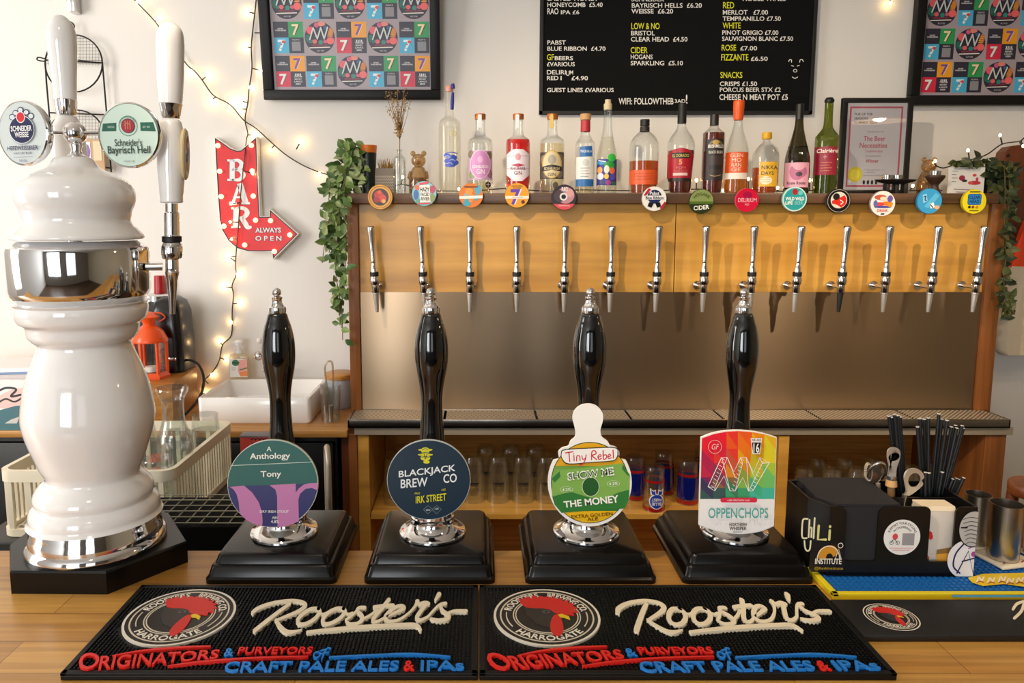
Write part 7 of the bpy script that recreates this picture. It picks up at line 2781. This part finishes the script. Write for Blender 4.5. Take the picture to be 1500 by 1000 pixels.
for q_ in (((226, 645), (205, 645), (200, 665), (200, 720), (206, 745), (226, 745)), ((236, 740), (236, 650)), ((250, 740), (250, 690)), ((236, 690), (250, 690)), ((262, 640), (262, 745))):
    a.line(Zk(*q_), 2.4, CM, 2, same=a.n > 0)
a.line(Zk((285, 680), (285, 752), (326, 752)), 3.4, '#d8d68a', 1)
a.line(Zk((344, 704), (344, 752)), 3.4, '#d8d68a', 1, True)
a.ell(*zk(344, 684), 2.0, 2.2, '#d8d68a', 10, True)
a.line(Zk((215, 760), (222, 800), (236, 812), (246, 800), (248, 760)), 2.2, CM, 3)
stick('chilli_sticker', a, 'cream chilli lettering')
a = Art()
p = zk(1055, 850)
a.ell(p[0]+2, p[1], 27.5, 28, '#e9e7ea', 36)
a.line([(p[0]-4, p[1]-22), (p[0]-14, p[1]-8), (p[0]-16, p[1]+10), (p[0]-6, p[1]+20)], 2.4, '#2c2050')
a.line([(p[0]-10, p[1]+20), (p[0]+4, p[1]-12), (p[0]+14, p[1]+20)], 2.2, '#2c2050', 1)
a.line([(p[0]-4, p[1]+3), (p[0]+14, p[1]-2)], 2.0, '#2c2050', 1)
a.line([(p[0]+4, p[1]-16), (p[0]+16, p[1]-22)], 1.8, '#a04a9a', 1)
a.ell(p[0]+12, p[1]-8, 4, 4, '#a04a9a', 12)
p = zk(1085, 690)
a.ell(p[0], p[1], 22, 27, '#1a181c', 36)
a.ell(p[0], p[1], 20.5, 25.5, '#b9b6b2', 36)
for k in range(7):
    a.line([(p[0]-16+k, p[1]-14+6*k), (p[0]-4, p[1]-17+6*k), (p[0]+10, p[1]-14+6*k)], 0.9, '#3a3838')
a.line([(p[0]-18, p[1]-2), (p[0]-10, p[1]-2)], 2, '#1a181c', 1)
a.build('edge_stickers', lambda x, y, ly: Vector((min(fx(x), w+0.0005), -d-0.0003-0.0001*ly, max(atY(1310, y, YK0).z-ZM, 0.0005))), kd, rough=0.4, label='white and grey round stickers')

# carton in the narrow front pocket and the napkins
def incaddy(x, y, z):
    """caddy space to room space"""
    return kd.matrix_basis @ Vector((x, y, z))


kd_rot = math.radians(-1.0)
cx0, cx1 = fx(1355), fx(1403)
ct = thing('drink_carton', 'small white carton with red heart in the front pocket of the caddy', 'carton', incaddy((cx0+cx1)/2, -d+0.028, 0.0063), kd_rot)
cw = (cx1-cx0)/2
Hk = Hc-0.006
mesh_obj('carton_body', bx(-cw, cw, -0.018, 0.014, 0, Hk*0.9, 0.001), pm('#d9d0c6', 0.5), ct)
mesh_obj('carton_flap', prism(B(), [(-cw, Hk*0.9), (cw, Hk*0.9), (cw, Hk*0.96), (-cw, Hk*0.96)], lambda x, y, dd: Vector((x, -0.018+dd+(y-Hk*0.9)*0.5, y)), 0, 0.028), pm('#ead9bd', 0.5), ct, 0)
a = Art()
for (x, y, rx, ry, c) in ((-12, 0, 5, 4, '#d03028'), (-9, 4, 3, 4, '#d03028'), (-14, 34, 5, 5, '#c84a38'), (-12, 37, 3, 3, '#2f7a3a')):
    a.ell(x, y, rx, ry, c, 12)
a.poly([(0, 22), (20, 18), (20, 26), (0, 30)], '#8a6a3a')
a.poly([(0, 28), (20, 26), (20, 44), (2, 44)], '#e0a23a')
a.build('carton_print', lambda x, y, ly: Vector((max(-cw, min(cw, x*0.00118)), -0.0183-0.0001*ly, Hk*0.55-y*0.00118)), ct)
nk = thing('napkin_stack', 'stack of black paper napkins filling the left of the caddy', 'napkins', incaddy((-w+0.008+xd-th)/2+0.002, 0.0, 0.0063), kd_rot)
nw = (xd-th-(-w+0.006))/2-0.004
zn = Hc-0.008
bm = B()
o_ = [(-nw+0.022, -d+0.0045), (nw, -d+0.0045), (nw, d-0.005), (-nw, d-0.005), (-nw, -d+0.040)]
prism(bm, o_, lambda x, y, z_: Vector((x, y, z_)), 0, zn-0.0004)
prism(bm, o_, lambda x, y, z_: Vector((x, y, z_+(0.004 if y > 0 else 0.0))), zn, zn+0.004)
mesh_obj('napkins', bm, pm('#1d1b20', 0.75), nk, 0)

STR = pm('#11151a', 0.45)
STRW = pm('#e6e4de', 0.6)
SN = 0


def straw(tip, foot, Y1, label):
    global SN
    SN += 1
    Y1 += (-0.008, 0.0, 0.008)[SN % 3]
    a0, b0 = atY(*zk(*foot), Y1), atY(*zk(*tip), Y1+random.uniform(-0.003, 0.003))
    dr = (b0-a0).normalized()
    k = (a0.z-(ZM+0.0075))/max(dr.z, 0.2)
    a0 = a0-dr*k
    t = thing('straw', label, 'straw', a0, 0, 'black paper straws in the caddy')
    ln = (b0-a0)
    mesh_obj('tube', lt([(0.0027, 0.0), (0.0027, ln.length), (0.0019, ln.length+0.0001), (0.0019, 0.0)], 10, cap=False, mat=ln.to_track_quat('Z', 'Y').to_matrix().to_4x4()), STR, t, 60)
    mesh_obj('paper_edge', lt([(0.0019, ln.length-0.012), (0.0019, ln.length+0.0003), (0.00275, ln.length+0.0003), (0.00275, ln.length-0.0006)], 10, cap=False, mat=ln.to_track_quat('Z', 'Y').to_matrix().to_4x4()), STRW, t, 60)


SL = 'long black paper straw with white rim in the %s bunch in the caddy'
for (tx, ty, fx_, fy) in ((650, 103, 700, 500), (664, 110, 707, 505), (680, 95, 716, 500), (697, 100, 726, 505), (708, 108, 735, 500)):
    straw((tx, ty), (fx_, fy), YK0+0.090, SL % 'left')
for (tx, ty, fx_, fy) in ((800, 160, 822, 520), (812, 116, 836, 520), (835, 120, 848, 520), (857, 113, 856, 520)):
    straw((tx, ty), (fx_, fy), YK0+0.085, SL % 'middle')
for (tx, ty, fx_, fy) in ((912, 92, 872, 520), (928, 120, 884, 520), (955, 126, 896, 520), (978, 160, 908, 520), (1000, 152, 918, 520), (1006, 166, 926, 525), (1034, 154, 934, 520), (1040, 166, 942, 525)):
    straw((tx, ty), (fx_, fy), YK0+0.092, SL % 'right')
for (tx, ty, fx_, fy) in ((842, 398, 840, 540), (860, 401, 862, 540), (930, 397, 905, 540)):
    straw((tx, ty), (fx_, fy), YK0+0.068, 'short black paper straw standing upright between the bunches in the caddy')
for (tx, ty, fx_, fy) in ((985, 432, 945, 530), (1003, 428, 960, 535), (1022, 436, 975, 540), (1042, 426, 990, 540)):
    straw((tx, ty), (fx_, fy), YK0+0.095, 'short black paper straw leaning over the right end of the caddy')

# openers and strainer
OPX = YK0+0.070
def flat_tool(name, label, cat, outline, hole, Y, m, th=0.0025):
    c = sum((Vector(p_) for p_ in outline), Vector((0, 0)))/len(outline)
    low = max(p_[1] for p_ in outline)
    L = atY(*zk(c.x, low), Y)
    t = thing(name, label, cat, L)
    bm = B()
    q_ = lambda x, y, dd: atY(*zk(x, y), Y)+Vector((0, dd, 0))-L
    if hole:
        n = len(outline)
        A_ = [[bm.verts.new(q_(p_[0], p_[1], dd)) for p_ in outline] for dd in (0, th)]
        B_ = [[bm.verts.new(q_(p_[0], p_[1], dd)) for p_ in hole] for dd in (0, th)]
        for i in range(n):
            j = (i+1) % n
            bm.faces.new((A_[0][i], A_[0][j], B_[0][j], B_[0][i]))
            bm.faces.new((A_[1][i], B_[1][i], B_[1][j], A_[1][j]))
            bm.faces.new((A_[0][i], A_[1][i], A_[1][j], A_[0][j]))
            bm.faces.new((B_[0][i], B_[0][j], B_[1][j], B_[1][i]))
    else:
        prism(bm, outline, q_, 0, th)
    mesh_obj('opener_head', bm, m, t, 40)
    return t, q_


def el(cx, cy, rx, ry, n=20, rot=0.0):
    return [(cx+rx*math.cos(2*PI*k/n)*math.cos(rot)-ry*math.sin(2*PI*k/n)*math.sin(rot), cy+rx*math.cos(2*PI*k/n)*math.sin(rot)+ry*math.sin(2*PI*k/n)*math.cos(rot)) for k in range(n)]


o_ = [(p_.x, p_.y) for p_ in cr([(648, 415), (652, 370), (642, 320), (648, 280), (675, 268), (705, 280), (710, 320), (692, 375), (686, 420), (667, 424)], 3, True)]
t, q_ = flat_tool('bottle_opener', 'silver bottle opener with pale wooden handle standing in the caddy', 'bottle opener', o_, el(677, 318, 20, 30, len(o_), -PI*0.6), OPX, pm('#dedad4', 0.42, 0.8))
mesh_obj('handle', tb([q_(667, 418, 0.001), q_(664, 470, 0.001)], [0.0075, 0.009], 14), pm('#d2a468', 0.5), t, 50)
mesh_obj('ferrule', tb([q_(667, 416, 0.001), q_(666, 436, 0.001)], 0.0084, 14), CHROME2, t, 50)
mesh_obj('tang', tb([q_(664, 470, 0.001), q_(664, 700, 0.001)], 0.006, 8), pm('#8a6a44', 0.5), t, 50)
o_ = [(p_.x, p_.y) for p_ in cr([(738, 470), (732, 420), (750, 388), (785, 378), (820, 392), (836, 425), (822, 440), (830, 462), (800, 492), (760, 520), (732, 522), (742, 500)], 3, True)]
t, q_ = flat_tool('bottle_opener', 'round headed silver bottle opener lying against the front of the straws', 'bottle opener', o_, el(785, 440, 33, 38, len(o_), -PI*0.9), YK0+0.05, pm('#e6dfd2', 0.40, 0.8), 0.003)
mesh_obj('shank', tb([q_(738, 516, 0.0015), q_(726, 560, 0.0015), q_(724, 640, 0.0015)], 0.0045, 10), pm('#d8d0c2', 0.22, 1.0), t, 50)
L = atY(*zk(590, 470), YK0+0.085)
sr = thing('strainer', 'round steel cocktail strainer ring standing at the back of the caddy', 'strainer', L)
q_ = lambda x, y, dd: atY(*zk(x, y), YK0+0.085)+Vector((0, dd, 0))-L
bm = tb([q_(p_[0], p_[1], 0.012*math.sin(2*PI*k/28)) for k, p_ in enumerate(el(588, 400, 44, 64, 28))], 0.0022, 8, closed=True)
mesh_obj('rim_wire', bm, CHROME2, sr, 50)
bm = B()
for k in range(60):
    an = 2*PI*k/60
    ball(bm, q_(556+26*math.cos(an)*0.6, 405+44*math.sin(an), 0.006+0.004*(k % 2)), 0.0016, 6, 4)
mesh_obj('spring_coil', bm, STEELD, sr, 50)
mesh_obj('strainer_plate', prism(B(), el(585, 405, 36, 52, 28), q_, 0.005, 0.0065), pm('#8a8580', 0.3, 1.0), sr, 30)
mesh_obj('strainer_stem', tb([q_(600, 460, 0.004), q_(606, 560, 0.004), q_(606, 690, 0.004)], 0.004, 8), STEELD, sr, 50)


def tumbler(cx, Y, yt, yb, hw, label):
    zb = BAR+0.0145
    x = atY(cx, (yt+yb)/2, Y).x
    t = thing('steel_tumbler', label, 'tumbler', Vector((x, Y, zb)), 0, 'brushed steel tumblers at the right end')
    s = lscl(cx, (yt+yb)/2, Y)
    H = atY(cx, yt, Y).z-zb
    r = hw*s
    mesh_obj('cup', lt([(0, 0), (r*0.94, 0), (r*0.96, 0.003), (r, H-0.002), (r*1.01, H), (r*0.97, H), (r*0.92, 0.006), (0, 0.006)], 36), STEELV, t, 40)


def coaster(cx, Y, label):
    x = atY(cx, 832, Y).x
    t = thing('coaster', label, 'coaster', Vector((x, Y, BAR+0.0102)), 0.2)
    mesh_obj('card', bx(-0.036, 0.036, -0.032, 0.032, 0, 0.003, 0.0006), pm('#e6dac4', 0.7), t)
    a = Art()
    for k in range(3):
        a.line([(-24+18*k, -20), (-14+18*k, -14), (-20+18*k, -4)], 2, '#a8392c', 3, same=k > 0)
    a.build('print', lambda x_, y_, ly: Vector((x_*0.001, y_*0.001, 0.0033)), t)


tumbler(1429, 1.222, 723, 830, 20.5, 'tall steel tumbler just behind the right end of the napkin caddy')
tumbler(1471, 1.165, 737, 831, 26.5, 'wide steel tumbler in front at the right end of the bar')
tumbler(1524, 1.175, 742, 832, 26, 'steel tumbler cut off by the right edge of the picture')
coaster(1470, 1.165, 'cream card coaster with red marks under the wide steel tumbler')
coaster(1431, 1.222+0.012, 'cream card coaster with red marks under the tall tumbler behind the caddy')
coaster(1537, 1.175, 'cream card coaster with red marks at the picture edge')
